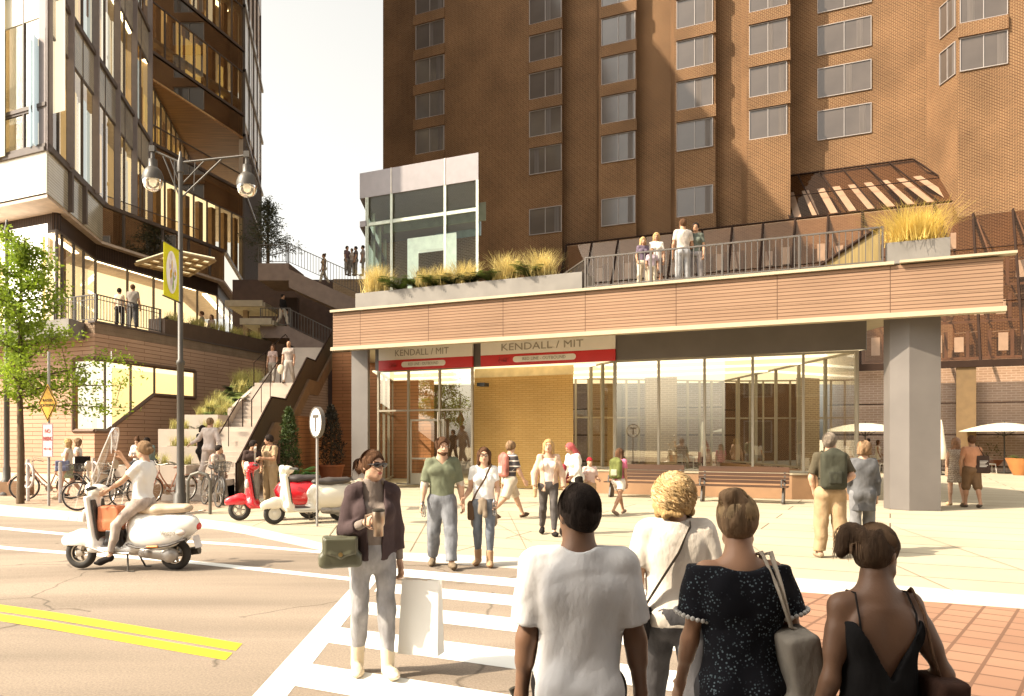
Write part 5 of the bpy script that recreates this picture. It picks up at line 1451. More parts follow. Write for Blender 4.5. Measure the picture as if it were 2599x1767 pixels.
# ================================================================ BICYCLES
m_tyre = mat((.03, .026, .022), .8); m_chrome = mat((.45, .40, .34), .3, metal=.8)
def make_bike(m_frame_, basket=False, fender=True):
    t = thing('bicycle', None, 'bicycle')
    for x in (-.52, .52):
        Mw = Matrix.Translation(V((x, 0, .34))) @ Matrix.Rotation(R(90), 4, 'X')
        w = MB().lathe([(.34, -.016), (.345, 0), (.34, .016), (.31, .016), (.305, 0), (.31, -.016)], 32, Mw, closed=True).build('wheel', m_tyre, t, smooth=True)
        s = MB()
        for i in range(14):
            a = i/14*6.2832; s.tube([(x+.02*math.cos(a+1), .02*(-1)**i, .34+.02*math.sin(a+1)), (x+.31*math.cos(a), 0, .34+.31*math.sin(a))], .0028, 3)
        s.lathe([(.31, -.012), (.315, .012), (.295, .012), (.295, -.012)], 28, Mw, closed=True); s.lathe([(.025, -.04), (.025, .04)], 8, Mw); s.build('spokes', m_chrome, w)
        if fender:
            f = MB(); f.tube([(x+.37*math.cos(R(a)), 0, .34+.37*math.sin(R(a))) for a in range(20, 171, 15)], .022, 6, flat=.5); f.build('fender', m_frame_, t)
    f = MB()
    bb, st, hd, hd2 = (.02, 0, .29), (.2, 0, .78), (-.34, 0, .82), (-.36, 0, .70)
    for pts in ([bb, st], [hd, (-.2, 0, .62), (-.02, 0, .42), (.06, 0, .36)], [hd2, (-.22, 0, .5), (-.06, 0, .34), bb], [(.52, 0, .34), (.17, 0, .66)], [(.52, 0, .34), bb], [(-.33, 0, .86), (-.4, 0, .62), (-.46, 0, .48), (-.52, .04, .34)], [(-.4, 0, .62), (-.46, -.0, .48), (-.52, -.04, .34)]):
        f.tube(pts, .017, 7)
    f.build('frame', m_frame_, t)
    h = MB(); h.tube([(-.33, 0, .84), (-.35, 0, 1.0)], .013, 6); h.tube([(-.12, -.3, 1.02), (-.3, -.24, 1.06), (-.37, -.08, 1.0), (-.37, .08, 1.0), (-.3, .24, 1.06), (-.12, .3, 1.02)], .012, 6); h.build('handlebar', m_chrome, t)
    sdf_obj('saddle', [cone((.1, 0, .90), (.30, 0, .93), .03, .075, flat=((0, 0, 1), .55)), cone((.2, 0, .78), (.2, 0, .9), .014, .014)], m_tyre if basket else m_frame_, t, .012)
    c = MB(); Mw = Matrix.Translation(V((.02, .05, .29))) @ Matrix.Rotation(R(90), 4, 'X'); c.lathe([(.09, -.005), (.09, .005)], 18, Mw); c.tube([(.02, .07, .29), (.14, .09, .2)], .01, 5); c.tube([(.02, -.05, .29), (-.1, -.07, .38)], .01, 5); c.box((.15, .13, .2), (.09, .09, .02)); c.box((-.11, -.11, .38), (.09, .09, .02)); c.build('crank', m_chrome, t)
    if basket:
        b = MB()
        for z in (.84, .95, 1.08):
            k = .12+.03*(z-.84)/.24; b.tube([(-.55-k, -k, z), (-.55+k, -k, z), (-.55+k, k, z), (-.55-k, k, z), (-.55-k, -k, z)], .007, 4)
        for i in range(5):
            u = -.12+.06*i
            for pts in ([(-.55+u, -.12, .84), (-.55+u*1.2, -.15, 1.08)], [(-.55+u, .12, .84), (-.55+u*1.2, .15, 1.08)], [(-.67, u, .84), (-.70, u*1.2, 1.08)], [(-.43, u, .84), (-.40, u*1.2, 1.08)], [(-.55+u, -.12, .84), (-.55+u, .12, .84)]): b.tube(pts, .005, 4)
        b.build('basket', m_post, t)
        rk = MB(); rk.tube([(.25, -.06, .74), (.7, -.06, .74), (.7, .06, .74), (.25, .06, .74)], .009, 5); rk.tube([(.52, .05, .34), (.55, .05, .74)], .008, 5); rk.tube([(.52, -.05, .34), (.55, -.05, .74)], .008, 5); rk.build('rear_rack', m_post, t)
    return t
BK1 = make_bike(mat((.36, .15, .08), .4, coat=.3)); BK2 = make_bike(mat((.04, .034, .03), .4), True)
def place(o, px, py, rz, lean=0, label=None, sc=1., pos=None):
    p = pos or gnd(px, py); o.location = p; o.rotation_euler = (lean, 0, rz); o.scale = (sc,)*3
    if label: o['label'] = label
    return o
place(BK1, 122, 1268, R(28), R(-8), 'rust brown cruiser bicycle leaning by the sign post at the kerb', 1.12)
place(copy_tree(BK1), 425, 1277, R(62), R(8), 'orange brown cruiser bicycle behind the lamp post', 1.08)
place(BK2, 535, 1284, R(128), R(6), 'black basket bicycle nearest the red scooter front wheel', 1.1)
place(copy_tree(BK2), 580, 1272, R(118), R(-5), 'black basket bicycle standing behind another black bicycle', 1.05, gnd(558, 1278))
place(copy_tree(BK2), 258, 1292, R(48), R(-7), 'black bicycle with basket left behind the white scooter windscreen', 1.05)
place(copy_tree(BK2), 305, 1282, R(75), R(7), 'black bicycle seen past the rider behind the white scooter', 1.05)

# ================================================================ SCOOTERS
def torus(mb, c, R0, r, n=36, k=12, wy=1.0):
    Mw = Matrix.Translation(V(c)) @ Matrix.Rotation(R(90), 4, 'X')
    mb.lathe([(R0+r*math.cos(i/k*6.2832), r*wy*math.sin(i/k*6.2832)) for i in range(k)], n, Mw, closed=True)
def scooter(label, mbody, mseat, classic=False, screen=False, vox=.012, mfloor=None):
    t = thing('scooter', label, 'scooter')
    wr = .205
    RY = lambda a: Matrix.Rotation(R(a), 3, 'Y')
    body = [rbox((-.43, 0, .62), (.035, .17, .34), .03, .04, RY(-9)), cone((-.47, 0, .42), (-.44, 0, .92), .075, .06, .05), ell((-.40, 0, .33), (.14, .17, .1), .06),
            rbox((-.16, 0, .265), (.30, .165, .035), .03, .05), ell((.46, 0, .56), (.48, .17, .19), .06), ell((.44, .12, .46), (.36, .11, .19), .05), ell((.44, -.12, .46), (.36, .11, .19), .05),
            cone((.10, 0, .30), (.16, 0, .62), .12, .12, .06), ell((.80, 0, .60), (.16, .11, .12), .05), rbox((.2, 0, .3), (.2, .13, .05), .04, .05),
            ell((-.41, 0, 1.02), (.13, .11, .085), .03), cone((-.44, 0, .9), (-.42, 0, 1.02), .05, .06, .03),
            ell((.66, 0, .2), (.27, .085, .27), .02, None, True)]
    sdf_obj('body', body, mbody, t, vox)
    fen = [ell((-.64, 0, .36), (.27, .085, .13), .02), ell((-.62, 0, .40), (.14, .08, .12), .03), ell((-.64, 0, .205), (.235, .075, .235), .015, None, True)]
    sdf_obj('front_fender', fen, mbody, t, vox)
    inner = [rbox((-.375, 0, .62), (.012, .135, .29), .01, .02, RY(-9)), rbox((-.16, 0, .307), (.24, .14, .008), .006, .01)]
    sdf_obj('inner_shield', inner, mfloor or mat((.05, .04, .034), .6), t, vox)
    seat = [cone((.16, 0, .78), (.42, 0, .775), .09, .125, .05, flat=((0, 0, 1), .62)), cone((.42, 0, .775), (.78, 0, .80), .125, .09, .05, flat=((0, 0, 1), .62))]
    sdf_obj('seat', seat, mseat, t, vox)
    for x in (-.64, .64):
        w = MB(); torus(w, (x, 0, wr), wr-.052, .052, wy=.95); wo = w.build('wheel', m_tyre, t, smooth=True)
        r_m = MB(); Mw = Matrix.Translation(V((x, 0, wr))) @ Matrix.Rotation(R(90), 4, 'X')
        r_m.lathe([(.125, -.035), (.125, .035), (.108, .035), (.108, -.035)], 28, Mw, closed=True); r_m.lathe([(.04, -.05), (.045, .05), (0, .055)], 14, Mw)
        for i in range(5 if not classic else 8):
            a = i/(5 if not classic else 8)*6.2832; r_m.tube([(x+.03*math.cos(a), 0, wr+.03*math.sin(a)), (x+.115*math.cos(a), 0, wr+.115*math.sin(a))], .017, 6)
        if classic: r_m.lathe([(.11, -.02), (.11, .02), (.0, .03)], 24, Mw)
        r_m.build('rim', m_chrome if not classic else mat((.7, .66, .58), .4), wo, smooth=True)
    k = MB(); k.tube([(-.47, .07, .5), (-.64, .07, wr)], .025, 8); k.tube([(-.6, .085, .34), (-.645, .085, wr)], .035, 8); k.build('front_fork', m_chrome, t, smooth=True)
    e = sdf_obj('engine', [cone((.28, -.12, .24), (.66, -.13, .215), .07, .085, .03, flat=((0, 1, 0), .7)), ell((.64, -.15, .21), (.10, .06, .095), .01), ell((.36, -.15, .24), (.07, .05, .06), .01), cone((.3, .1, .26), (.6, .12, .22), .06, .07)], mat((.32, .29, .26), .4, metal=.5), t, vox)
    ex = MB(); ex.tube([(.35, .12, .2), (.55, .16, .19), (.88, .16, .24)], [.03, .05, .055], 10); ex.build('exhaust', m_post, t, smooth=True)
    h = MB(); h.tube([(-.33, -.33, 1.06), (-.37, -.2, 1.07), (-.40, 0, 1.05), (-.37, .2, 1.07), (-.33, .33, 1.06)], .017, 8)
    for s in (-1, 1): h.tube([(-.33, .22*s, 1.065), (-.315, .36*s, 1.055)], .024, 8); h.tube([(-.40, .24*s, 1.05), (-.38, .36*s, 1.06)], .006, 5)
    h.build('handlebar', m_tyre, t, smooth=True)
    Mh = Matrix.Translation(V((-.53, 0, 1.03))) @ Matrix.Rotation(R(-90), 4, 'Y')
    MB().lathe([(.085, -.05), (.085, .0), (.07, .02), (0, .035)], 20, Mh).build('headlight', mat((.75, .73, .68), .12, spec=.8), t, smooth=True)
    for s in ((-1, 1) if screen or not classic else ()):
        m = MB(); m.tube([(-.36, .2*s, 1.07), (-.36, .27*s, 1.3)], .007, 5); Mm = Matrix.Translation(V((-.355, .29*s, 1.35))) @ Matrix.Rotation(R(90), 4, 'Y'); m.lathe([(0, -.02), (.06, -.01), (.065, .01), (0, .012)], 16, Mm)
        m.build('mirror', m_chrome, t, smooth=True)
    sdf_obj('tail_light', [ell((.945, 0, .57), (.04, .05, .05), .01)], mat((.5, .03, .02), .2, spec=.8), t, .01)
    pl = MB(); pl.box((.93, 0, .37), (.012, .16, .16), RY(-18)); pl.build('number_plate', mat((.66, .62, .6), .5), t)
    sd2 = MB(); sd2.tube([(.05, .1, .24), (.12, .2, .01), (.2, .2, .01)], .012, 6); sd2.tube([(.05, -.1, .24), (.12, -.2, .01), (.2, -.2, .01)], .012, 6); sd2.build('stand', m_post, t)
    tr_ = MB(); tr_.tube([(-.47, .17, .32), (-.2, .185, .235), (.12, .185, .235), (.2, .2, .3)], .013, 6); tr_.tube([(-.47, -.17, .32), (-.2, -.185, .235), (.12, -.185, .235)], .013, 6); tr_.tube([(.84, .12, .74), (1.0, .08, .76), (1.0, -.08, .76), (.84, -.12, .74)], .012, 6); tr_.build('trim', m_chrome if screen else mbody, t)
    if not classic:
        for s in (-1, 1): sdf_obj('indicator', [ell((.78, .15*s, .5), (.07, .04, .04), .01)], mat((.6, .5, .45), .2), t, .01)
        for s in (-1, 1): sdf_obj('indicator', [ell((-.5, .13*s, .70), (.04, .05, .09), .01)], mat((.62, .55, .5), .2), t, .01)
    if screen:
        rows = []
        for i in range(13):
            q = i/12; z = .98+.85*q; wv = .19*(1-.62*q**2.4)*(1 if q < .97 else .6)
            rows.append([(-.50+.28*q+.05*(u*u)*1.2, wv*u, z) for u in [-1+.2*j for j in range(11)]])
        g_ = MB(); g_.grid(rows); ws = g_.build('windscreen', glass((.90, .88, .84), .10, 1.45), t, smooth=True)
        ed_ = MB(); ed_.tube([r[0] for r in rows]+[r[-1] for r in rows[::-1]], .008, 5); ed_.build('screen_edge', mat((.55, .5, .46), .3), ws)
    return t
m_wpaint = mat((.78, .75, .70), .22, var=.02, coat=.8); m_rpaint = mat((.52, .012, .02), .25, var=.04, coat=.8); m_cpaint = mat((.72, .66, .54), .3, var=.03, coat=.6)
SC1 = scooter('white scooter with tall windscreen ridden on the road by a woman', m_wpaint, mat((.46, .35, .24), .5), screen=True, vox=.0085)
text('scooter_badge', 'Vespa', .085, (.66, -.232, .50), V((1, 0, 0)), m_chrome, SC1, depth=.004)
bd_ = MB(); bd_.tube([(.08, -.15, .34), (.25, -.225, .315), (.45, -.238, .315), (.66, -.215, .345), (.86, -.13, .42)], .026, 6, flat=.6); bd_.build('side_strip', mat((.05, .04, .035), .6), SC1)
bd_ = MB(); bd_.tube([(.40, -.262, .33), (.54, -.256, .335)], .017, 6); bd_.build('side_marker', mat((.6, .2, .03), .3), SC1)
VP = V((-5.27, 10.82, 0)); VP.z = gz(VP.x, VP.y); VR = R(-5)
SC1.location = VP; SC1.rotation_euler = (0, 0, VR); SC1.scale = (1.06,)*3
q0, q1 = gnd(606, 1322), gnd(770, 1312)
SC2 = scooter('red scooter parked at the kerb behind the cream scooter', m_rpaint, mat((.04, .03, .028), .5))
place(SC2, 0, 0, R(16), 0, None, 1.14, (q0+V((.70, .25, 0))))
SC3 = scooter('cream vintage scooter parked nose out beside the round T sign', m_cpaint, mat((.05, .04, .035), .5), classic=True)
place(SC3, 0, 0, R(34), R(3), None, 1.1, gnd(780, 1326))
# ================================================================ PEOPLE
SKIN = {'light': (.50, .30, .20), 'tan': (.36, .195, .115), 'brown': (.16, .085, .05), 'dark': (.10, .052, .032)}
def skin_m(k): return mat(SKIN[k], .5, var=.10, scale=5, bump=.06, bscale=90, spec=.35)
def cloth(c, var=.14, b=.5): return mat(c, .88, var=var, scale=7, bump=max(b, .5), bscale=16, stretch=(1.3, 1.3, .7), spec=.12)
BAG = {}
def person(label, loc, yaw, H=1.7, sex='f', legs=((0, 2, 2, 0), (0, 2, 2, 0)), arms=((2, 9, 12, 4), (2, 9, 12, 4)), lean=0, head=(0, 0), skin='light',
           top=None, bottom=None, shoes=None, hair=None, layer=None, vox=.016, fine=False, group=None, curl=(35, 35), seat=None, sc=1., extra=None, pg=(None, None)):
    """legs: (thigh forward, knee bend, splay, foot pitch) for left, right; arms: (upper forward, upper out, forearm forward, forearm out)"""
    f = sex == 'f'
    def dr(a, b, s): a, b = R(a), R(b); return V((s*math.sin(b), -math.sin(a)*math.cos(b), -math.cos(a)*math.cos(b)))
    pel = V((0, 0, .52)); T = Matrix.Rotation(R(lean), 3, 'X')
    tr = lambda p: pel+T @ (V(p)-pel)
    J = {}
    for s, (a, k, sp, fp) in ((1, legs[0]), (-1, legs[1])):
        hip = V((s*(.052 if f else .05), .0, .515)); kn = hip+dr(a, sp, s)*.235; an = kn+dr(a-k, sp*.3, s)*.235
        fd = V((s*.16, -math.cos(R(fp)), -math.sin(R(fp)))).normalized(); up = V((0, -fd.z, -fd.y)).normalized(); up = -up if up.z < 0 else up
        J['hip', s], J['kn', s], J['an', s] = hip, kn, an
        J['heel', s] = an+up*-.026-fd*.018; J['ball', s] = an-up*.029+fd*.065; J['toe', s] = an-up*.031+fd*.098+Z*max(0, -fd.z)*.02
    if seat is None: zmin = min(min(J['heel', s].z, J['toe', s].z, J['ball', s].z) for s in (1, -1))-.018
    else: zmin = .52-.045-seat/H
    sw = .084 if f else .097
    for s, (a, b, pf, lf), wl in ((1, arms[0], pg[0]), (-1, arms[1], pg[1])):
        sh = tr((s*sw, .006, .805)); el = sh+dr(a, b, s)*.17; wr = el+dr(pf, lf, s)*.148
        J['sh', s], J['el', s], J['wr', s] = sh, el, wr; J['hd', s] = (wr-el).normalized()
    N = tr((0, .006, .848)); Hd = T @ Matrix.Rotation(R(head[0]), 3, 'Z') @ Matrix.Rotation(R(head[1]), 3, 'X')
    hp = lambda p: N+Hd @ (V(p)-V((0, .006, .848)))
    # -------- shapes (fractions of the height)
    w = 1.0 if not f else .93
    torso = [ell(tr((0, .004, .53)), (.083 if f else .078, .058, .06), .03, T), ell(tr((0, .0, .60)), (.066 if f else .074, .050, .085), .03, T),
             ell(tr((0, .004, .715)), (.080 if f else .092, .058 if f else .062, .105), .03, T), cone(tr((.025, .012, .822)), tr((sw*.93, .006, .803)), .031*w, .033*w, .02), cone(tr((-.025, .012, .822)), tr((-sw*.93, .006, .803)), .031*w, .033*w, .02),
             cone(tr((0, .014, .80)), tr((0, .008, .872)), .052*w, .032*w, .03)]
    for s in (1, -1):
        torso.append(ell(tr((s*.043, .034, .515)), (.050, .045, .05), .025, T))
        if f: torso.append(ell(tr((s*.042, -.046, .725)), (.037, .034, .036), .02, T))
        else: torso.append(ell(tr((s*.045, -.04, .745)), (.05, .028, .035), .025, T))
        torso.append(ell(tr((s*.045, .045, .75)), (.04, .022, .05), .025, T))
    neck = [cone(tr((0, .012, .82)), hp((0, .004, .895)), .032 if f else .037, .031 if f else .036, .02)]
    k_ = .95 if f else 1.
    hm = Hd
    skull = [ell(hp((0, .010, .945)), (.0435*k_, .0555*k_, .052*k_), .015, hm), ell(hp((0, -.012, .910)), (.036*k_, .040*k_, .040), .018, hm), ell(hp((0, -.036, .884)), (.016, .014, .012), .014, hm),
             cone(hp((.026, -.012, .888)), hp((0, -.036, .882)), .012, .012, .012), cone(hp((-.026, -.012, .888)), hp((0, -.036, .882)), .012, .012, .012)]
    face = [cone(hp((0, -.046, .937)), hp((0, -.060, .914)), .0055, .0085, .008), ell(hp((.007, -.053, .911)), (.006, .006, .005), .005, hm), ell(hp((-.007, -.053, .911)), (.006, .006, .005), .005, hm),
            cone(hp((.024, -.042, .946)), hp((.008, -.048, .944)), .007, .006, .01), cone(hp((-.024, -.042, .946)), hp((-.008, -.048, .944)), .007, .006, .01),
            ell(hp((.019, -.056, .934)), (.012, .010, .007), .008, hm, True), ell(hp((-.019, -.056, .934)), (.012, .010, .007), .008, hm, True),
            ell(hp((0, -.0495, .8995)), (.014, .006, .0038), .004, hm), ell(hp((0, -.049, .8945)), (.012, .006, .004), .004, hm),
            ell(hp((.043*k_, .010, .925)), (.006, .014, .018), .006, hm), ell(hp((-.043*k_, .010, .925)), (.006, .014, .018), .006, hm)]
    armp = {}; legp = {}; hands = []
    am = .87 if f else 1.05
    for s in (1, -1):
        sh, el, wr, hd = J['sh', s], J['el', s], J['wr', s], J['hd', s]
        armp[s] = [cone(sh, el, .031*am, .0225*am, .02), cone(sh+(el-sh)*.35, sh+(el-sh)*.6, .027*am, .026*am, .02), cone(el, wr, .0225*am, .0155*am, .015), cone(el+(wr-el)*.12, el+(wr-el)*.4, .0235*am, .021*am, .015)]
        pn = V((-s*.9, -.0, 0))+V((0, -.25, 0)); pn = (pn-hd*pn.dot(hd)).normalized(); ac = hd.cross(pn).normalized()
        if ac.y > 0: ac = -ac                                  # towards the thumb (front)
        cu = curl[0] if s == 1 else curl[1]
        pb = wr+hd*.05
        hands += [cone(wr, wr+hd*.012, .0145*am, .0155*am, .01), cone(wr+hd*.016, pb, .0195, .0235, .008, flat=(pn, .46))]
        J['palm', s] = wr+hd*.045+pn*.012; J['pn', s] = pn; J['ac', s] = ac
        for i, (o, L, rr_) in enumerate(((.017, .040, .0052), (.006, .046, .0054), (-.006, .043, .0052), (-.0165, .033, .0046))):
            p = pb+ac*o-hd*.002; d = (hd+ac*o*3.2).normalized(); c_ = R(cu*(.8+.1*i)); q = p
            for j, fr in enumerate((.45, .32, .27)):
                ang_ = c_*(j+.55); dd = (d*math.cos(ang_)+pn*math.sin(ang_)).normalized(); e_ = q+dd*L*fr
                hands.append(cone(q, e_, rr_*(1-.08*j), rr_*(1-.08*(j+1)), .003)); q = e_
            J['fing', s, i] = q
        t0 = wr+hd*.014+ac*.013; t1 = t0+(hd*.55+ac*.75+pn*.25).normalized()*.024; t2 = t1+(hd*.8+ac*.3+pn*.5).normalized()*.022
        hands += [cone(t0, t1, .0085, .0065, .006), cone(t1, t2, .0065, .0052, .004)]
        hip, kn, an = J['hip', s], J['kn', s], J['an', s]
        lf_ = .97 if not f else .90
        back_ = V((0, 1, 0))
        legp[s] = [cone(hip, kn, .054*lf_, .034*lf_, .03), cone(hip+(kn-hip)*.25-back_*.006, hip+(kn-hip)*.6-back_*.008, .046*lf_, .041*lf_, .02), cone(kn, an, .0335*lf_, .0205*lf_, .015), cone(kn+(an-kn)*.18+back_*.010, kn+(an-kn)*.42+back_*.012, .028*lf_, .026*lf_, .02)]
    feet = []
    for s in (1, -1): feet += [cone(J['an', s], J['heel', s]+Z*.004, .021, .019, .012), cone(J['heel', s], J['ball', s], .0175, .022, .015), cone(J['ball', s], J['toe', s], .022, .013, .012, flat=(Z, .7))]
    if not fine: hands = [inflate(h_, .0022) if h_[0] == 'c' else h_ for h_ in hands]
    tb_ = [inflate(p, -.006) for p in torso] if top and not top.get('backv') else torso
    lb_ = sum(legp.values(), [])
    if bottom and bottom.get('k', 'pants') == 'pants': lb_ = [inflate(p, -.013 if p[3] > .034 else -.006) for p in lb_]
    elif bottom: lb_ = [inflate(p, -.006) if abs(p[1].z-J['hip', 1].z) < .09 else p for p in lb_]
    if bottom: tb_ = [inflate(p, -.005) if p[1].z < .62 else p for p in tb_]
    ab_ = sum(armp.values(), [])
    if (top and top.get('sleeve', .6) > 1.5) or layer: ab_ = [inflate(p, -.003) for p in ab_]
    body = tb_+neck+skull+face+ab_+lb_+feet+hands
    def sc_(p, S=None):
        S = S or H
        p = list(p); off = V((0, 0, -zmin*H))
        if p[0] == 'c': p[1] = p[1]*S+off; p[2] = p[2]*S+off; p[3] *= S; p[4] *= S; p[5] *= S
        elif p[0] == 'e': p[1] = p[1]*S+off; p[2] = tuple(x*S for x in p[2]); p[4] *= S
        else: p[1] = p[1]*S+off; p[2] = tuple(x*S for x in p[2]); p[3] *= S; p[5] *= S
        return tuple(p)
    off = V((0, 0, -zmin*H))
    wp = lambda q: V(q)*H+off                                   # fraction -> local metres
    vs, fs = sdf([sc_(p) for p in body], vox)
    o = link('person', np_mesh('person', vs, fs), skin_m(skin))
    tag(o, label, 'person', group)
    o.location = loc; o.rotation_euler = (0, 0, R(yaw))
    def ch(name, prims, m, clips=(), disp=None, vx=None):
        if not prims: return None
        v_, f_ = sdf([sc_(p) for p in prims], vx or vox, clips, disp)
        return link(name, np_mesh(name, v_, f_), m, o)
    seed = int(abs(loc[0]*131+loc[1]*17+H*1000)) % 9999
    dsp = folds(seed, .0058 if fine else .0045, 26 if fine else 30, .55)
    frac = lambda zf: zf*H+off.z
    def limb(a, b, c, ra, rb, rc, L, kk=.02):
        """sleeve / trouser leg of length L (0..2) along the two bones"""
        out = []
        if L <= 1: out.append(cone(a, a.lerp(b, L), ra, ra+(rb-ra)*L, kk, cut=True))
        else: out += [cone(a, b, ra, rb, kk), cone(b, b.lerp(c, L-1), rb, rb+(rc-rb)*(L-1), kk, cut=True)]
        return out
    # -------- lower clothing
    if bottom:
        kd = bottom.get('k', 'pants'); L = bottom.get('len', 1.93); lo_ = bottom.get('loose', .008)
        wz = bottom.get('waist', .60)
        pr = []
        if kd != 'dress':
            pr = [inflate(torso[0], .009), cone(tr((0, .002, .53)), tr((0, .002, wz)), .078, .073, .02, flat=(T @ V((0, 1, 0)), .74))]+[inflate(p, .009) for p in torso if p[0] == 'e' and abs(p[1].z-.515) < .03]
        if kd in ('pants', 'shorts'):
            for s in (1, -1): pr += limb(J['hip', s], J['kn', s], J['an', s], (.055 if not f else .0495)+lo_, (.037 if not f else .0335)+lo_, (.024 if not f else .0225)+lo_*1.3, L, .02)
            if L > 1.3:
                for s in (1, -1): kn, an = J['kn', s], J['an', s]; pr.append(cone(kn.lerp(an, .15)+V((0, .008, 0)), kn.lerp(an, .45)+V((0, .01, 0)), .030+lo_*.8, .028+lo_, .02))
        elif kd == 'skirt':
            m1 = (J['kn', 1]+J['kn', -1])/2; hz = V((0, 0, .55)); e_ = hz+(V((m1.x, m1.y*.8, m1.z))-hz)*L
            pr += [cone(hz, e_, .078, .098+lo_, .02, flat=(V((0, 1, 0)), .8), cut=True)]
        if pr: ch('trousers' if kd == 'pants' else kd, pr, bottom['m'], [lambda X, Y, Zg: (Zg-frac(wz))+0*X+0*Y], dsp if L > 1 else None)
    # -------- upper clothing
    def upper(g, name, inf):
        hem = g.get('hem', .49); sl_ = g.get('sleeve', .6); lo_ = g.get('loose', .010)*.75+inf*.8
        pr = [inflate(p, lo_) for p in torso]
        zb_ = V((0, .0, hem))
        pr.append(cone(tr((0, .004, .70)), tr((0, .004, hem)) if hem > .4 else V((0, .002, hem)), .076+lo_*.9+(.005 if not f else 0), g.get('flare', .082 if f else .080)+lo_, .03, flat=(T @ V((0, 1, 0)), .70), cut=True))
        if sl_:
            ls = g.get('ls', .007)*.75+inf*.8
            for s in (1, -1): pr += limb(J['sh', s], J['el', s], J['wr', s], .0315*am+ls*.8, .026*am+ls*1.2, .0185*am+ls, sl_, .015)
        nz = g.get('neck', .838); vd = g.get('v', 0); bv = g.get('backv', 0); wd_ = g.get('nw', .055)
        # clips in local metres, measured in the lean frame
        Ti = T.inverted(); pl_ = wp(pel)
        def lf(X, Y, Zg):
            x, y, z = X-pl_.x, Y-pl_.y, Zg-pl_.z
            return x+0*y+0*z, Ti[1][1]*y+Ti[1][2]*z+0*x, Ti[2][1]*y+Ti[2][2]*z+0*x
        cl = [lambda X, Y, Zg: (frac(hem)-lf(X, Y, Zg)[2]-pl_.z) if hem > .4 else (frac(hem)-Zg)+0*X+0*Y]
        if sl_ == 0 or g.get('strap'):
            cl.append(lambda X, Y, Zg: lf(X, Y, Zg)[2]-(nz-.52)*H)
        else:
            nr = g.get('nr', .045)
            def neckclip(X, Y, Zg):
                x, y, z = lf(X, Y, Zg); z = z-(nz-.005+nr-.52)*H
                a = (1-np.sqrt((x/(wd_*H))**2+(y/(.13*H))**2*.3+(np.minimum(z, 0)/(nr*H))**2))*.04
                return np.maximum(np.maximum(a, z), lf(X, Y, Zg)[2]-(nz+.008-.52)*H)
            cl.append(neckclip)
        if vd: cl.append(lambda X, Y, Zg: np.minimum(np.minimum(lf(X, Y, Zg)[2]-(nz-vd-.52)*H-np.abs(lf(X, Y, Zg)[0])*vd/wd_*.9, -lf(X, Y, Zg)[1]-.0), .5))
        if bv: cl.append(lambda X, Y, Zg: np.minimum(lf(X, Y, Zg)[2]-(nz-bv-.52)*H-np.abs(lf(X, Y, Zg)[0])*g.get('bs', 1.6), lf(X, Y, Zg)[1]-.0))
        if g.get('open'): cl.append(lambda X, Y, Zg: np.minimum(g['open']*H*(.7+.6*np.clip((lf(X, Y, Zg)[2])/(.3*H), 0, 1))-np.abs(lf(X, Y, Zg)[0]), -lf(X, Y, Zg)[1]-.02))
        return ch(name, pr, g['m'], cl, dsp)
    if top: tp_o = upper(top, top.get('name', 'shirt'), 0)
    if layer: upper(layer, layer.get('name', 'jacket'), .009)
    # -------- shoes
    if shoes:
        for s in (1, -1):
            pr = [inflate(p, .006) for p in feet[(0 if s == 1 else 3):(3 if s == 1 else 6)]][1:]
            if shoes.get('boot'): pr.append(cone(J['an', s].lerp(J['kn', s], shoes['boot']), J['an', s]-Z*.01, .031, .029, .012))
            if shoes.get('heel'): pr.append(cone(J['heel', s], J['heel', s]-Z*.02, .012, .008))
            ch('shoe', pr, shoes['m'])
    # -------- hair
    if hair:
        st = hair.get('s', 'short'); hmt = hair['m']; th = hair.get('th', .007)
        cap = [inflate(skull[0], th), ell(hp((0, .026, .928)), (.041, .042, .046), .015, hm)]
        hz = hair.get('line', .955)
        cap.append(ell(hp((0, -.060, .905)), (.043, .046, hair.get('fh', .071)), .008, hm, True))
        n_ = hp((0, .03, hair.get('nape', .888))); hn = Hd @ V((0, -.45, -.9)).normalized(); n0 = wp(n_)
        cl = [lambda X, Y, Zg: (X-n0.x)*hn.x+(Y-n0.y)*hn.y+(Zg-n0.z)*hn.z]
        hdisp = folds(seed+3, .0035, 95, .5)
        if st == 'bald': cap = []
        if st in ('long', 'bob'):
            dn = hair.get('down', .80 if st == 'long' else .875)
            for x in (-.034, 0, .034): cap.append(cone(hp((x, .026 if abs(x) > 0 else .04, .94)), hp((x*1.25, .03, dn+.01*abs(x)*20)), .026, .020, .02))
            for x in (-1, 1): cap.append(cone(hp((x*.041, .0, .935)), hp((x*.047, -.005, max(dn, .855))), .016, .014, .012))
            cl = []
        if st == 'pony':
            a_ = hp((hair.get('px', 0)*.35, .060, hair.get('pz', .945))); p1_ = hair.get('p1', (0, .10, hair.get('pz', .945)-.012)); p2_ = hair.get('p2', (0, .105, hair.get('pd', .87)))
            cap += [ell(a_, (.02, .02, .02), .01), cone(a_, hp(p1_), .016, .023, .01), cone(hp(p1_), hp(p2_), .022, .012 if 'p1' in hair else .006, .015)]
            if 'p1' in hair: cap += [ell(hp((p1_[0]-.008, p1_[1]-.006, p1_[2]+.008)), (.026, .024, .022), .012)]
        if st == 'bun':
            c_ = hair.get('b', (0, .05, .985)); cap += [ell(hp(c_), (.033, .03, .026), .01, hm), ell(hp((c_[0]+.012, c_[1]+.01, c_[2]+.006)), (.02, .024, .02), .008, hm)]
        if st == 'scarf': cap += [cone(hp((0, .03, .93)), hp((0, .04, .85)), .042, .05, .02), cone(hp((0, .05, .87)), hp((0, .085, .80)), .03, .02, .02)]; cl = []
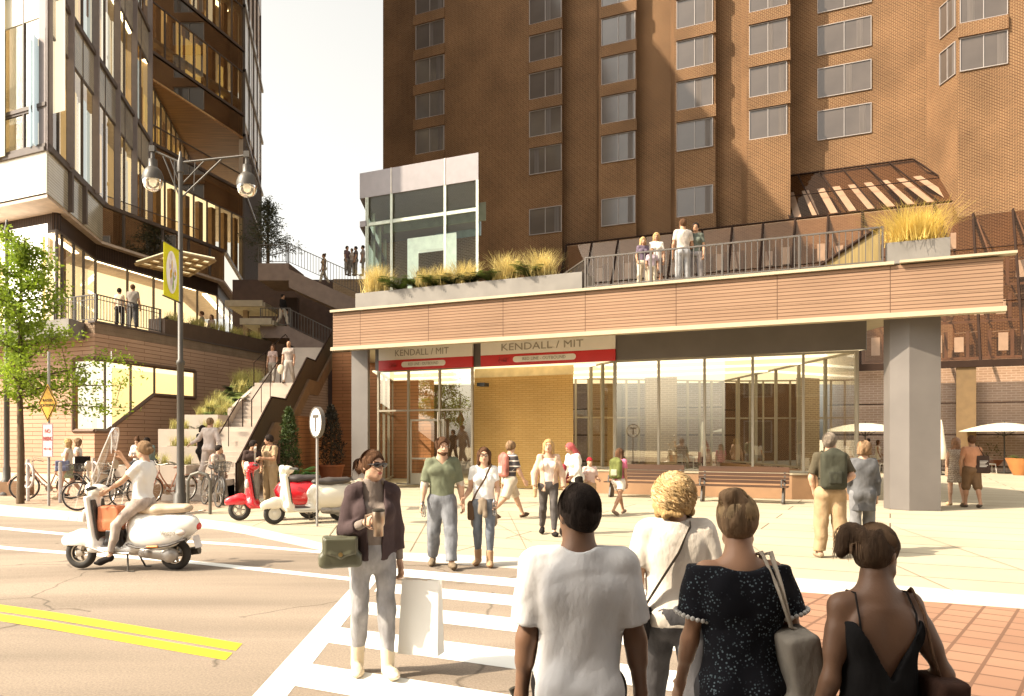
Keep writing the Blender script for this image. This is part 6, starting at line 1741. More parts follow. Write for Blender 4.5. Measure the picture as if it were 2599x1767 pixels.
        if st == 'cap': cl = [lambda X, Y, Zg, c0=wp(hp((0, 0, .938))), nn=Hd @ V((0, -.2, -.98)): (X-c0.x)*nn.x+(Y-c0.y)*nn.y+(Zg-c0.z)*nn.z]; cap = [inflate(skull[0], .009), cone(hp((0, -.045, .955)), hp((0, -.095, .947)), .03, .026, .01, flat=(Hd @ V((0, 0, 1)), .25))]
        if st == 'curly':
            r2 = random.Random(3)
            for i in range(150):
                d = V((r2.gauss(0, 1), r2.gauss(0, 1)+.5, r2.gauss(.1, .9))).normalized(); c_ = V((d.x*.058, .018+d.y*.064, .933+d.z*.061))
                if c_.y < -.03 and c_.z < .96: continue
                cap.append(ell(hp(c_), (.0125*r2.uniform(.7, 1.5),)*3, .003))
            for i in range(70):
                a_ = r2.uniform(-2.2, 2.2); cap.append(ell(hp((math.sin(a_)*.055, .014+math.cos(a_)*.055, r2.uniform(.86, .92))), (.014*r2.uniform(.7, 1.3),)*3, .003))
            cl = []
        if cap: ho = ch({'scarf': 'headscarf', 'cap': 'cap'}.get(st, 'hair'), cap, hmt, cl, hdisp if st not in ('scarf', 'cap') else None, min(vox, .011))
        if hair.get('beard'): ch('beard', [inflate(p, .0045) for p in skull[2:]]+[ell(hp((0, -.05, .905)), (.02, .006, .004), .004, hm), ell(hp((0, -.055, .8975)), (.011, .012, .006), .004, hm, True)], hmt, vx=min(vox, .009))
        if fine or hair.get('strands'):
            # loose strands lying on the hair
            if st in ('pony', 'bun'):
                r3 = random.Random(seed+9); q_ = MB(); c3 = hair.get('p1') or hair.get('b') or (0, .1, .93)
                for i in range(150):
                    a3 = r3.uniform(0, 6.283); rr3 = r3.uniform(.016, .034); pts = []; a0 = r3.uniform(0, 6.283); dz = r3.uniform(.02, .075) if st == 'pony' else .01
                    for j in range(9):
                        t3 = j/8
                        if i % 2: pts.append(wp(hp((c3[0]+math.cos(a0+t3*2.6)*rr3, c3[1]+.012*math.sin(a3+t3*3), c3[2]+math.sin(a0+t3*2.6)*rr3*.85))))
                        else: pts.append(wp(hp((c3[0]+.018*math.cos(a3)+.02*t3*math.cos(a3), c3[1]+.008*math.sin(a3)+.006*t3, c3[2]+.012-t3*t3*dz*(1 if st == 'pony' else 4*r3.random())))))
                    q_.tube(pts, [.0016]*8+[.0005], 3)
                link('loose_strands', q_.mesh('loose_strands', False, True), hair.get('m2', hmt), ho)
            r2 = random.Random(seed); mb_ = MB(); n2 = hair.get('strands', 260); cr = hair.get('crown', (0, .02, .99))
            for i in range(n2):
                if st == 'curly':
                    d = V((r2.gauss(0, 1), r2.gauss(0, 1)+.4, r2.gauss(0, .9))).normalized(); c_ = V((d.x*.062, .016+d.y*.068, .932+d.z*.066))
                    if c_.y < -.03: continue
                    q0_ = r2.uniform(.05, 1.9); a_ = math.atan2(d.y, d.x); ph = r2.uniform(0, 6.28); sc3 = r2.uniform(1.0, 1.22); am3 = r2.uniform(.05, .16); pts = []
                    for j in range(12):
                        q = q0_+j*.062; aa = a_+am3*math.sin(j*1.15+ph)/max(.35, math.sin(min(q, 2.6))); s3 = sc3*(1+.05*math.cos(j*1.15+ph))
                        pts.append(wp(hp(V((math.cos(aa)*math.sin(q)*.062*s3, .018+math.sin(aa)*math.sin(q)*.067*s3, .932+math.cos(q)*.066*s3)))))
                    mb_.tube(pts, [.0026]*11+[.0008], 3); continue
                a_ = r2.uniform(0, 6.283)
                if abs(((a_+math.pi/2+math.pi) % 6.283)-math.pi) < .75: continue
                pts = []; lim = r2.uniform(1.5, 2.0); q0_ = r2.uniform(.15, .9)
                for j in range(8):
                    q = q0_+j/7*(lim-q0_); pts.append(wp(hp(V((math.cos(a_)*math.sin(q)*(.0440*k_+th), .012+math.sin(a_)*math.sin(q)*(.056*k_+th), .945+math.cos(q)*(.0525*k_+th))))))
                mb_.tube(pts, [.0018]*7+[.0006], 3)
            if mb_.v: link('hair_strands', mb_.mesh('hair_strands', False, True), hair.get('m2', hmt), ho)
    if fine != 'back' and (fine or vox < .014):
        e_ = [ell(hp((s*.019, -.0475, .9335)), (.0075, .006, .0045), .002, hm) for s in (1, -1)]; eo_ = ch('eyes', e_, mat((.6, .57, .52), .25, var=0), vx=.0035)
        ch('eyebrows', [cone(hp((s*.028, -.046, .949)), hp((s*.009, -.054, .948)), .0035, .003, .002) for s in (1, -1)], hair['m'] if hair else m_blk, vx=.004)
        io = ch('irises', [ell(hp((s*.019, -.0525, .9335)), (.0036, .0024, .0036), .001, hm) for s in (1, -1)], mat((.05, .03, .02), .2, var=0), vx=.0028)
        if f: ch('lips', [ell(hp((0, -.0512, .8995)), (.0125, .0058, .0032), .003, hm), ell(hp((0, -.0505, .8945)), (.011, .0058, .0034), .003, hm)], mat((.34, .10, .08), .4, var=0), vx=.0035)
    Mw = Matrix.Translation(V(loc)) @ Matrix.Rotation(R(yaw), 4, 'Z')
    Jw = {k: (Mw @ wp(v) if k[0] not in ('hd', 'pn', 'ac') else (Mw.to_3x3() @ v).normalized()) for k, v in J.items()}
    Jw['hp'] = lambda q: Mw @ wp(hp(q)); Jw['tr'] = lambda q: Mw @ wp(tr(q)); Jw['M'] = Mw.to_3x3(); Jw['Hd'] = Mw.to_3x3() @ Hd; Jw['o'] = o; Jw['H'] = H; Jw['wp'] = wp; Jw['lhp'] = hp
    return Jw
def carried(name, label, cat, prims, m, vox=.012, group=None, disp=None):
    vs, fs = sdf(prims, vox, (), disp)
    c = vs.mean(0); o = link(name, np_mesh(name, vs-c, fs), m); o.location = c
    return tag(o, label, cat, group)
def strap(name, o, pts, r, m, flat=.3, n=8):
    q = MB(); c = o.location
    q.tube([V(p)-c for p in pts], r, n, flat=flat); return link(name, q.mesh(name, False, True), m, o)
def backpack(label, Jw, w_, h_, m, m2, z=.70, d=.11, vox=.014):
    M = Jw['M']; c = Jw['tr']((0, .058, z))+M @ V((0, d*.62, 0))
    pr = [rbox(c, (w_/2, d/2+.02, h_/2), .07, .03, M), ell(c+M @ V((0, d*.45, -h_*.16)), (w_*.36, d*.45, h_*.27), .03, M), ell(c+V((0, 0, h_*.4)), (w_*.36, d*.4, h_*.2), .04, M)]
    o = carried('backpack', label, 'backpack', pr, m, vox)
    pk = [rbox(c+M @ V((0, d*.75, -h_*.18)), (w_*.27, .02, h_*.17), .02, .01, M)]
    v_, f_ = sdf(pk, vox); link('pocket', np_mesh('pocket', v_-np.array(o.location), f_), m2, o)
    for s in (1, -1):
        a, b, cc, dd = Jw['tr']((s*.05, .05, .80)), Jw['tr']((s*.062, .0, .855)), Jw['tr']((s*.066, -.075, .77)), Jw['tr']((s*.09, .03, .63))
        strap('shoulder_strap', o, [a, b, Jw['tr']((s*.064, -.045, .83)), cc, Jw['tr']((s*.095, -.03, .69)), dd], .02, m2, .4)
    return o
def hangbag(name, label, cat, c, M, size, m, handles=None, mh=None, taper=.85, vox=.012):
    w_, d_, h_ = size
    pr = [rbox(c, (w_/2*taper, d_/2, h_/2), .02, .02, M), rbox(c-V((0, 0, h_*.28)), (w_/2, d_/2, h_*.22), .025, .03, M)]
    o = carried(name, label, cat, pr, m, vox, None, folds(int(c.x*99) % 77, .003, 30))
    for h in (handles or []): strap('strap', o, h, h[0] and .011, mh or m, .5)
    return o
blk = cloth((.018, .015, .014)); wht = cloth((.72, .70, .67), .05); jean = cloth((.20, .21, .23), .3); djean = cloth((.065, .062, .065), .3); khaki = cloth((.34, .24, .14)); grey = cloth((.23, .20, .17)); cream = cloth((.56, .48, .36)); tanc = cloth((.40, .28, .17)); sole = mat((.10, .07, .05), .7)
h_br = mat((.085, .042, .022), .8, spec=.12, var=.4, scale=30, bump=.5, bscale=160, stretch=(1, 1, .15)); h_dk = mat((.022, .015, .012), .8, spec=.12, var=.35, scale=30, bump=.5, bscale=160, stretch=(1, 1, .15)); h_bl = mat((.42, .27, .12), .8, spec=.12, var=.35, scale=25, bump=.5, bscale=140, stretch=(1, 1, .15)); h_gy = mat((.22, .18, .14), .8, spec=.12, var=.35, scale=30, bump=.5, bscale=160); h_lb = mat((.20, .125, .07), .8, spec=.12, var=.45, scale=26, bump=.5, bscale=140, stretch=(1, 1, .15))
h_db = mat((.065, .039, .023), .8, spec=.12, var=.4, scale=26, bump=.5, bscale=140, stretch=(1, 1, .15))
WALK = ((22, 8, 2, -6), (-14, 22, 2, 22)); WALK2 = ((-14, 24, 2, 22), (22, 8, 2, -6)); STAND = ((1, 3, 4, 0), (1, 3, 4, 0))
def gp(px, py, z=0.): Y = FPX*(CH-z)/(py-HYP); return V(((px-CXP)/FPX*Y, Y, z))
# ------------------------------------------------ foreground, seen from behind
def near(px, py_head, Y, H): q = at(px, py_head, Y); return V((q.x, Y, q.z-H*.998))
q = near(1470, 1226, 3.32, 1.77)
J1 = person('man in a plain white T-shirt seen from behind, with short dark hair, at the crossing', q, 176, 1.77, 'm', ((14, 6, 3, 0), (-8, 16, 3, 10)), ((-3, 9, 8, 6), (-2, 12, 12, 6)), 3, (24, 2), 'brown',
    dict(m=cloth((.60, .58, .57), .05, .3), sleeve=.80, hem=.465, loose=.016, ls=.020, neck=.845), dict(m=blk), dict(m=sole), dict(m=h_dk, s='short', th=.006, beard=1, strands=500), vox=.0085, fine='back', curl=(48, 55))
c = J1['palm', 1]; bt = MB(); t = thing('water_bottle', 'clear water bottle with a black cap in the hand of the white T-shirt man', 'bottle', tuple(c))
Mb = Matrix.Translation(c+V((.0, .02, -.02))) @ Matrix.Rotation(R(-25), 4, 'Y')
bt.lathe([(0, -.1), (.03, -.1), (.034, -.09), (.031, -.05), (.034, -.02), (.031, .02), (.034, .05), (.02, .09), (.014, .1)], 18, Mb); bt.build('body', glass((.82, .82, .8), .12, 1.5), t, smooth=True)
MB().lathe([(.0165, .095), (.0165, .125), (0, .126)], 14, Mb).build('cap', m_blk, t, smooth=True)
c = J1['palm', -1]; tag(MB().box((0, 0, 0), (.08, .012, .15)).build('phone', m_blk), 'black phone in the right hand of the white T-shirt man', 'phone').location = c+V((0, .015, -.05)); bpy.data.objects['phone'].rotation_euler = (.2, R(80), R(20))
q = near(1712, 1192, 4.62, 1.70)
J2 = person('person with bushy curly blond hair in a pale T-shirt seen from behind', q, 178, 1.70, 'm', WALK, ((-2, 12, 18, 10), (-4, 16, 8, -4)), 2, (-6, 4), 'light',
    dict(m=cloth((.60, .54, .47), .06, .3), sleeve=.72, hem=.485, loose=.013, ls=.016, neck=.845), dict(m=djean), dict(m=sole), dict(m=h_bl, s='curly', strands=2600, m2=mat((.50, .34, .16), .5, var=.35, scale=25)), vox=.0105, fine='back')
bg_c = J2['tr']((-.02, .09, .50))
o = carried('shoulder_bag', 'dark bag hanging low from the strap of the curly haired person', 'bag', [rbox(J2['tr']((.125, .03, .50)), (.045, .11, .10), .03, .02)], blk)
strap('strap', o, [J2['tr']((.125, .05, .53)), J2['tr']((.06, .095, .65)), J2['tr']((.0, .088, .74)), J2['tr']((-.045, .06, .825)), J2['tr']((-.058, .0, .865)), J2['tr']((-.05, -.055, .82))], .022, cloth((.09, .075, .06)), .2)
q = near(1880, 1256, 3.25, 1.66)
mflor = None
def floral():
    m, nt, o = newmat('floral_fabric'); b = nd(nt, 'ShaderNodeBsdfPrincipled', Roughness=.85); tc = nd(nt, 'ShaderNodeTexCoord')
    b.inputs['Specular IOR Level'].default_value = .1
    v = nd(nt, 'ShaderNodeTexVoronoi', Scale=80.); n = nd(nt, 'ShaderNodeTexNoise', Scale=14., Detail=4.0); r = nd(nt, 'ShaderNodeValToRGB'); r.color_ramp.interpolation = 'LINEAR'
    nt.links.new(tc.outputs['Object'], v.inputs['Vector']); nt.links.new(tc.outputs['Object'], n.inputs['Vector'])
    ml = nd(nt, 'ShaderNodeMath', operation='MULTIPLY'); sb_ = nd(nt, 'ShaderNodeMapRange'); sb_.inputs[1].default_value = .42; sb_.inputs[2].default_value = .58
    lt2 = nd(nt, 'ShaderNodeMapRange'); lt2.inputs[1].default_value = .36; lt2.inputs[2].default_value = .22
    nt.links.new(n.outputs[0], sb_.inputs[0]); nt.links.new(v.outputs[0], lt2.inputs[0]); nt.links.new(sb_.outputs[0], ml.inputs[0]); nt.links.new(lt2.outputs[0], ml.inputs[1])
    r.color_ramp.elements[0].color = (.010, .010, .013, 1); r.color_ramp.elements[1].color = (.13, .17, .19, 1)
    nt.links.new(ml.outputs[0], r.inputs[0]); nt.links.new(r.outputs[0], b.inputs['Base Color']); nt.links.new(b.outputs[0], o.inputs[0]); return m
J3 = person('woman in a black floral blouse with a messy blond bun seen from behind', q, 181, 1.66, 'f', ((10, 6, 3, 0), (-8, 14, 3, 10)), ((4, 12, 26, 4), (-6, 18, 62, -14)), 4, (-14, 10), 'tan',
    dict(m=floral(), sleeve=.66, hem=.46, loose=.018, ls=.032, neck=.815, nw=.088, nr=.05), dict(m=djean), dict(m=sole), dict(m=h_lb, s='bun', nape=.876, b=(.01, .045, .982), th=.010, strands=420, m2=mat((.38, .26, .14), .7, spec=.15, var=.45, scale=20)), vox=.0085, fine='back', curl=(40, 60))
def lace(J, s, t=.645):
    a, e = J['sh', s], J['el', s]; d = (e-a).normalized(); p = a.lerp(e, t); u = d.cross(V((0, 1, 0))).normalized(); w_ = d.cross(u); mb_ = MB()
    for i in range(26):
        an = i/26*6.283; c = p+(u*math.cos(an)+w_*math.sin(an))*.084+d*.002
        mb_.lathe([(0, -.011), (.009, -.006), (.011, 0), (.009, .006), (0, .011)], 6, Matrix.Translation(c))
    return mb_
for s in (1, -1):
    mb_ = lace(J3, s); o = link('lace_edge', mb_.mesh('lace_edge', False, True), mat((.55, .52, .48), .8))
    o.parent = J3['o']; o.matrix_parent_inverse = (Matrix.Translation(J3['o'].location) @ Matrix.Rotation(R(181), 4, 'Z')).inverted()
c = J3['tr']((-.13, .035, .55)); c.z = max(c.z, .62)
o = hangbag('tote_bag', 'pale grey tote bag with a dark tag on the shoulder of the floral blouse woman', 'bag', c, J3['M'] @ Matrix.Rotation(R(12), 3, 'Y'), (.16, .34, .42), cloth((.20, .175, .145), .2), None, vox=.011)
for dx in (.0, .022): strap('strap', o, [c+V((.0, -.02-dx, .2)), J3['tr']((-.102, .075, .68)), J3['tr']((-.078+dx*.5, .082, .78)), J3['tr']((-.068+dx, .045, .855)), J3['tr']((-.068+dx, -.03, .845)), J3['tr']((-.10, -.07, .70))], .0115, cloth((.36, .31, .25)), .5)
tg = MB(); tg.box((0, 0, 0), (.022, .05, .14)); tgo = link('tag', tg.mesh('tag'), m_blk, o); tgo.location = (.075, -.05, .02)
q = near(2232, 1334, 2.98, 1.62)
J4 = person('woman in a low backed black camisole with a loose ponytail seen from behind', q, 184, 1.62, 'f', STAND, ((-6, 11, 26, 4), (-16, 20, 62, -10)), 5, (-58, 12), 'brown',
    dict(m=cloth((.010, .009, .009), .1), sleeve=0, hem=.46, loose=.010, neck=.775, backv=.135, bs=1.75, name='camisole'), dict(m=blk), dict(m=sole), dict(m=h_db, s='pony', pz=.958, px=.04, nape=.874, p1=(.036, .066, .958), p2=(.050, .076, .918), th=.006, strands=520, m2=mat((.15, .09, .05), .7, spec=.15, var=.4, scale=20)), vox=.0085, fine='back', curl=(50, 60))
mb_ = MB()
for s in (1, -1): mb_.tube([J4['tr']((s*.066, .066, .735)), J4['tr']((s*.068, .060, .79)), J4['tr']((s*.062, .035, .838)), J4['tr']((s*.06, -.01, .84)), J4['tr']((s*.06, -.065, .78))], .004, 5)
o = link('camisole_straps', mb_.mesh('camisole_straps', False, True), blk); o.parent = J4['o']; o.matrix_parent_inverse = (Matrix.Translation(J4['o'].location) @ Matrix.Rotation(R(184), 4, 'Z')).inverted()
c = J4['tr']((-.128, .04, .555))
o = hangbag('handbag', 'soft dark brown handbag under the arm of the black camisole woman', 'bag', c, J4['M'], (.14, .20, .30), cloth((.045, .022, .015), .3), None, vox=.011)
strap('strap', o, [c+V((0, 0, .13)), J4['tr']((-.10, .065, .70)), J4['tr']((-.085, .062, .79)), J4['tr']((-.078, .03, .845)), J4['tr']((-.08, -.05, .79))], .010, cloth((.11, .06, .035)), .5)
# ------------------------------------------------ woman with travel mug
q = gp(945, 1712)
J5 = person('woman in sunglasses and dark jacket crossing with a steel travel mug and bags', q, 20, 1.70, 'f', ((10, 4, 1, -4), (-2, 10, 1, 4)), ((-6, 9, 10, 5), (8, 12, 112, -26)), 0, (26, 2), 'light',
    dict(m=cloth((.21, .17, .145), .15, .3), sleeve=1.98, hem=.505, loose=.002, flare=.077, ls=.001, neck=.862, nw=.02, name='hoodie'), dict(m=cloth((.30, .29, .295), .4), loose=.003, len=1.84), dict(m=cloth((.62, .52, .38)), boot=.30), dict(m=h_br, s='pony', pz=.925, pd=.885, th=.007, strands=420), layer=dict(m=cloth((.062, .042, .042), .12, .3), sleeve=1.62, hem=.512, loose=.010, flare=.081, ls=.005, open=.036, neck=.852, nw=.05), vox=.0095, fine=True, curl=(45, 70))
M = J5['Hd']; ohd = J5['lhp']; wpf = J5['wp']
v_, f_ = sdf([ell(V((s*.0, 0, 0)), (.001,)*3) for s in ()] or [ell(wpf(ohd((s*.020, -.055, .934))), (.027, .010, .020), .004, Matrix.Rotation(R(26), 3, 'Z') @ Matrix.Rotation(R(s*12), 3, 'Z')) for s in (1, -1)]+[cone(wpf(ohd((-.012, -.061, .938))), wpf(ohd((.012, -.061, .938))), .004, .004)]+[cone(wpf(ohd((s*.036, -.050, .938))), wpf(ohd((s*.045, .012, .934))), .0045, .004) for s in (1, -1)], .0045)
link('sunglasses', np_mesh('sunglasses', v_, f_), mat((.018, .012, .010), .12, var=.2, spec=.7), J5['o'])
v_, f_ = sdf([cone(wpf((s*.046, -.012, .85)), wpf((s*.05, .03, .855)), .020, .026, .03) for s in (1, -1)]+[cone(wpf((-.045, .045, .85)), wpf((.045, .045, .85)), .034, .034, .03)], .011)
link('hood', np_mesh('hood', v_, f_), cloth((.27, .22, .17), .12, .3), J5['o'])
c = J5['palm', -1]+J5['M'] @ V((.0, -.015, .0)); t = thing('travel_mug', 'brushed steel travel mug held up by the woman in sunglasses', 'mug', tuple(c)); Mm = Matrix.Translation(c+V((.035, -.03, -.02)))
MB().lathe([(.033, -.09), (.036, -.088), (.036, -.02), (.045, .0), (.046, .085), (.044, .09)], 24, Mm).build('body', mat((.36, .27, .2), .28, metal=.9, var=.2), t, smooth=True)
MB().lathe([(.046, .088), (.047, .1), (.03, .108), (0, .108)], 24, Mm).build('lid', m_blk, t, smooth=True)
h = MB(); h.tube([Mm @ V((-.045, .0, .07)), Mm @ V((-.09, .0, .06)), Mm @ V((-.095, 0, -.01)), Mm @ V((-.06, 0, -.03))], .009, 8); h.build('handle', mat((.36, .27, .2), .3, metal=.9), t, smooth=True)
c = J5['el', -1]+V((-.02, -.10, -.13))
m_green = mat((.085, .082, .05), .4, var=.2, scale=4, bump=.1)
o = hangbag('handbag', 'olive green leather handbag hanging on the elbow of the woman in sunglasses', 'bag', c, Matrix.Rotation(R(14), 3, 'Z'), (.31, .14, .22), m_green, None, taper=.82, vox=.009)
strap('strap', o, [c+V((-.09, 0, .1)), J5['el', -1]+V((-.05, 0, .07)), J5['tr']((-.10, .0, .845)), J5['el', -1]+V((.05, .03, .05)), c+V((.1, 0, .1))], .008, mat((.19, .15, .09), .5), .6)
v_, f_ = sdf([rbox(V((0, -.072, .05)), (.115, .010, .062), .012, .01), cone(V((-.07, -.076, .0)), V((0, -.078, -.03)), .012, .01, .02), cone(V((.07, -.076, .0)), V((0, -.078, -.03)), .012, .01, .02)], .008); fo = link('flap', np_mesh('flap', v_, f_), mat((.095, .092, .058), .4), o); fo.rotation_euler = (0, 0, R(14))
cl_ = MB(); cl_.lathe([(.016, -.006), (.016, .006), (0, .007)], 12, Matrix.Translation(V((0, -.092, -.005))) @ Matrix.Rotation(R(90), 4, 'X')); co_ = link('clasp', cl_.mesh('clasp', False), mat((.4, .28, .12), .3, metal=.8), o); co_.rotation_euler = (0, 0, R(14))
hw = J5['palm', 1]; pb = MB(); c = V((hw.x+.16, hw.y-.02, hw.z-.30)); t = thing('shopping_bag', 'large white paper shopping bag in the hand of the woman in sunglasses', 'shopping bag', tuple(c))
a = V((-.16, -.03, -.31)); pb = MB(); w0 = V((.31, -.09, 0)); dpt = V((.04, .13, 0))
lo4 = [c+a, c+a+w0, c+a+w0+dpt, c+a+dpt]; hi4 = [p+Z*.56+V((.0, .0, 0)) for p in lo4]; hi4[0] += w0*.06+dpt*.25; hi4[1] += -w0*.02+dpt*.25; hi4[2] += -w0*.02-dpt*.25; hi4[3] += w0*.06-dpt*.25
pb.poly(lo4[::-1])
for i in range(4): pb.quad(lo4[i], lo4[(i+1) % 4], hi4[(i+1) % 4], hi4[i])
pb.build('paper', mat((.82, .80, .76), .7, var=.04, trans=.15), t)
hh_ = MB()
for d in (0, 1): m0 = hi4[0 if d == 0 else 3].lerp(hi4[1 if d == 0 else 2], .3); m1 = hi4[0 if d == 0 else 3].lerp(hi4[1 if d == 0 else 2], .7); hh_.tube([m0, hw-Z*.06+V((-.01, 0, 0)), hw-Z*.045, hw-Z*.06+V((.012, 0, 0)), m1], .004, 5)
hh_.build('handles', mat((.7, .6, .5), .7), t)
# ------------------------------------------------ mid ground walkers
q = gp(1122, 1440)
J6 = person('bearded man in a green V-neck T-shirt and blue jeans walking forward', q, 8, 1.80, 'm', ((16, 4, 3, -6), (-10, 14, 3, 14)), ((-2, 15, 10, 6), (4, 13, 18, 8)), 0, (14, 4), 'light',
    dict(m=cloth((.135, .145, .095)), sleeve=.85, hem=.475, loose=.011, ls=.011, v=.05, neck=.845, nw=.045), dict(m=cloth((.175, .18, .195), .35), loose=.012, len=1.96), dict(m=cloth((.16, .12, .08))), dict(m=h_br, s='short', th=.011, beard=1, strands=150), layer=None, vox=.0115, fine=True)
sl_ = MB()
for s in (1, -1):
    a, e, w_ = J6['sh', s], J6['el', s], J6['wr', s]
    v_, f_ = sdf([cone(a.lerp(e, .7), e, .055, .051, .02), cone(e, e.lerp(w_, .22), .051, .049, .02)], .012, (), folds(s+5, .004, 60, 1))
    so_ = link('sleeve', np_mesh('sleeve', v_, f_), cloth((.50, .42, .35), .2)); so_.parent = J6['o']; so_.matrix_parent_inverse = (Matrix.Translation(q) @ Matrix.Rotation(R(8), 4, 'Z')).inverted()
t = carried('wristwatch', 'black wristwatch on the man in the green T-shirt', 'watch', [ell(J6['wr', -1]+(J6['el', -1]-J6['wr', -1])*.06, (.036, .036, .016), .005)], m_blk, .007)
t = carried('water_bottle', 'small clear bottle in the hand of the man in the green T-shirt', 'bottle', [cone(J6['palm', -1]+V((.02, -.02, -.08)), J6['palm', -1]+V((-.0, 0, .05)), .032, .03), cone(J6['palm', -1]+V((0, 0, .05)), J6['palm', -1]+V((-.01, 0, .1)), .02, .013)], glass((.82, .82, .8), .12, 1.5), .008)
q = gp(1228, 1436)
J7 = person('woman in glasses and white T-shirt with a cardigan tied around her waist', q, -6, 1.66, 'f', ((8, 4, 1, -4), (-4, 8, 1, 4)), ((2, 12, 46, 0), (2, 12, 58, 14)), 0, (10, 4), 'light',
    dict(m=wht, sleeve=.55, hem=.52, loose=.008, neck=.84, v=.03), dict(m=cloth((.15, .165, .19), .25), loose=.001, len=1.85), dict(m=cloth((.38, .24, .14)), boot=.3), dict(m=h_br, s='long', down=.79, strands=150), vox=.0115, fine=True)
v_, f_ = sdf([cone(J7['wp']((s*.024, -.058, .934)), J7['wp']((s*.014, -.058, .934)), .0115, .0115, .004) for s in (1, -1)], .0045)
gm2 = MB()
for s in (1, -1): gm2.tube([J7['hp']((s*.020+.0135*math.cos(a_), -.0565, .9345+.011*math.sin(a_))) for a_ in [i*.5236 for i in range(13)]], .0026, 5)
gm2.tube([J7['hp']((-.007, -.058, .937)), J7['hp']((.007, -.058, .937))], .0026, 5)
for s in (1, -1): gm2.tube([J7['hp']((s*.033, -.055, .936)), J7['hp']((s*.042, .01, .932))], .0024, 5)
o = link('glasses', gm2.mesh('glasses', False, True), m_blk); o.parent = J7['o']; o.matrix_parent_inverse = (Matrix.Translation(q) @ Matrix.Rotation(R(-6), 4, 'Z')).inverted()
tw = [ell(J7['tr']((0, 0, .545)), (.155, .118, .045), .03), cone(J7['tr']((.01, -.075, .545)), J7['tr']((.025, -.09, .43)), .045, .03, .02, flat=(V((0, 1, 0)), .5)), cone(J7['tr']((-.01, -.075, .545)), J7['tr']((-.02, -.09, .45)), .045, .028, .02, flat=(V((0, 1, 0)), .5)), cone(J7['tr']((.055, .03, .54)), J7['tr']((.075, .05, .36)), .07, .06, .03), cone(J7['tr']((-.06, .03, .54)), J7['tr']((-.082, .05, .345)), .07, .06, .03)]
tw_o = carried('tied_cardigan', 'brown cardigan tied round the waist of the woman in glasses', 'cardigan', tw, cloth((.255, .20, .145)), .012, None, folds(8, .005, 50))
o = carried('shoulder_bag', 'brown shoulder bag worn crosswise by the woman in glasses', 'bag', [rbox(J7['tr']((-.112, .03, .46)), (.05, .12, .13), .03, .02)], cloth((.13, .08, .05)))
strap('strap', o, [J7['tr']((-.10, -.02, .53)), J7['tr']((-.05, -.088, .62)), J7['tr']((.02, -.098, .73)), J7['tr']((.06, -.045, .835)), J7['tr']((.064, .0, .857)), J7['tr']((.05, .06, .80))], .016, cloth((.13, .08, .05)), .3)
carried('water_bottle', 'clear bottle in the hand of the woman with the tied cardigan', 'bottle', [cone(J7['palm', 1]+V((0, -.02, -.09)), J7['palm', 1]+V((0, -.02, .06)), .032, .03), cone(J7['palm', 1]+V((0, -.02, .06)), J7['palm', 1]+V((0, -.02, .11)), .02, .013)], glass((.8, .8, .8), .14, 1.5), .008)
q = gp(1294, 1316); stripe = bricks((.045, .04, .042), (.045, .04, .042), (.5, .44, .38), 9, .085, .008, off=0, blotch=.05)
def stripes():
    m, nt, o = newmat('striped_fabric'); b = nd(nt, 'ShaderNodeBsdfPrincipled', Roughness=.85); tc = nd(nt, 'ShaderNodeTexCoord'); sx_ = nd(nt, 'ShaderNodeSeparateXYZ'); mo = nd(nt, 'ShaderNodeMath', operation='FRACT'); mu_ = nd(nt, 'ShaderNodeMath', operation='MULTIPLY'); mu_.inputs[1].default_value = 8.5; gt_ = nd(nt, 'ShaderNodeMath', operation='GREATER_THAN'); gt_.inputs[1].default_value = .78; mx_ = nd(nt, 'ShaderNodeMix', data_type='RGBA')
    nt.links.new(tc.outputs['Object'], sx_.inputs[0]); nt.links.new(sx_.outputs[2], mu_.inputs[0]); nt.links.new(mu_.outputs[0], mo.inputs[0]); nt.links.new(mo.outputs[0], gt_.inputs[0]); nt.links.new(gt_.outputs[0], mx_.inputs[0]); mx_.inputs[6].default_value = (.05, .042, .045, 1); mx_.inputs[7].default_value = (.55, .48, .42, 1); nt.links.new(mx_.outputs[2], b.inputs['Base Color']); nt.links.new(b.outputs[0], o.inputs[0]); return m
J8 = person('man in a striped dark T-shirt and pale shorts walking right with a red backpack', q, 118, 1.80, 'm', ((30, 6, 2, -12), (-26, 22, 2, 30)), ((-14, 8, 0, 4), (18, 8, 30, 2)), 3, (18, 0), 'light',
    dict(m=stripes(), sleeve=.8, hem=.49, loose=.012, ls=.013), dict(k='shorts', m=cloth((.50, .42, .33), .2), len=.98, loose=.02), dict(m=cloth((.10, .065, .045))), dict(m=h_lb, s='short', th=.014), vox=.013)
backpack('red and cream backpack on the man in the striped T-shirt', J8, .33, .50, cloth((.42, .16, .13), .5), cloth((.5, .44, .38)))
q = gp(1392, 1358)
J9 = person('blond woman in a pink cardigan and dark jeans carrying an iced drink', q, 2, 1.78, 'f', ((12, 4, 0, -6), (-10, 20, 0, 16)), ((2, 18, 8, 8), (2, 20, 24, 4)), 0, (-8, 2), 'light',
    dict(m=cloth((.68, .56, .50), .05), sleeve=0, hem=.50, loose=.008, neck=.80, name='top'), dict(m=cloth((.085, .075, .072), .35), loose=.003), dict(m=blk), dict(m=h_bl, s='long', down=.81, strands=120), layer=dict(m=cloth((.55, .38, .28), .1), sleeve=1.95, hem=.46, open=.05, ls=.004, loose=.008, name='cardigan'), vox=.0125, fine=True)
carried('iced_drink', 'clear cup of iced coffee in the hand of the blond woman', 'drink', [cone(J9['palm', -1]+V((0, -.03, -.09)), J9['palm', -1]+V((0, -.03, .05)), .032, .043, cut=True), cone(J9['palm', -1]+V((0, -.03, .05)), J9['palm', -1]+V((.01, -.03, .12)), .006, .006)], mat((.42, .27, .15), .3), .009)
q = gp(1462, 1312)
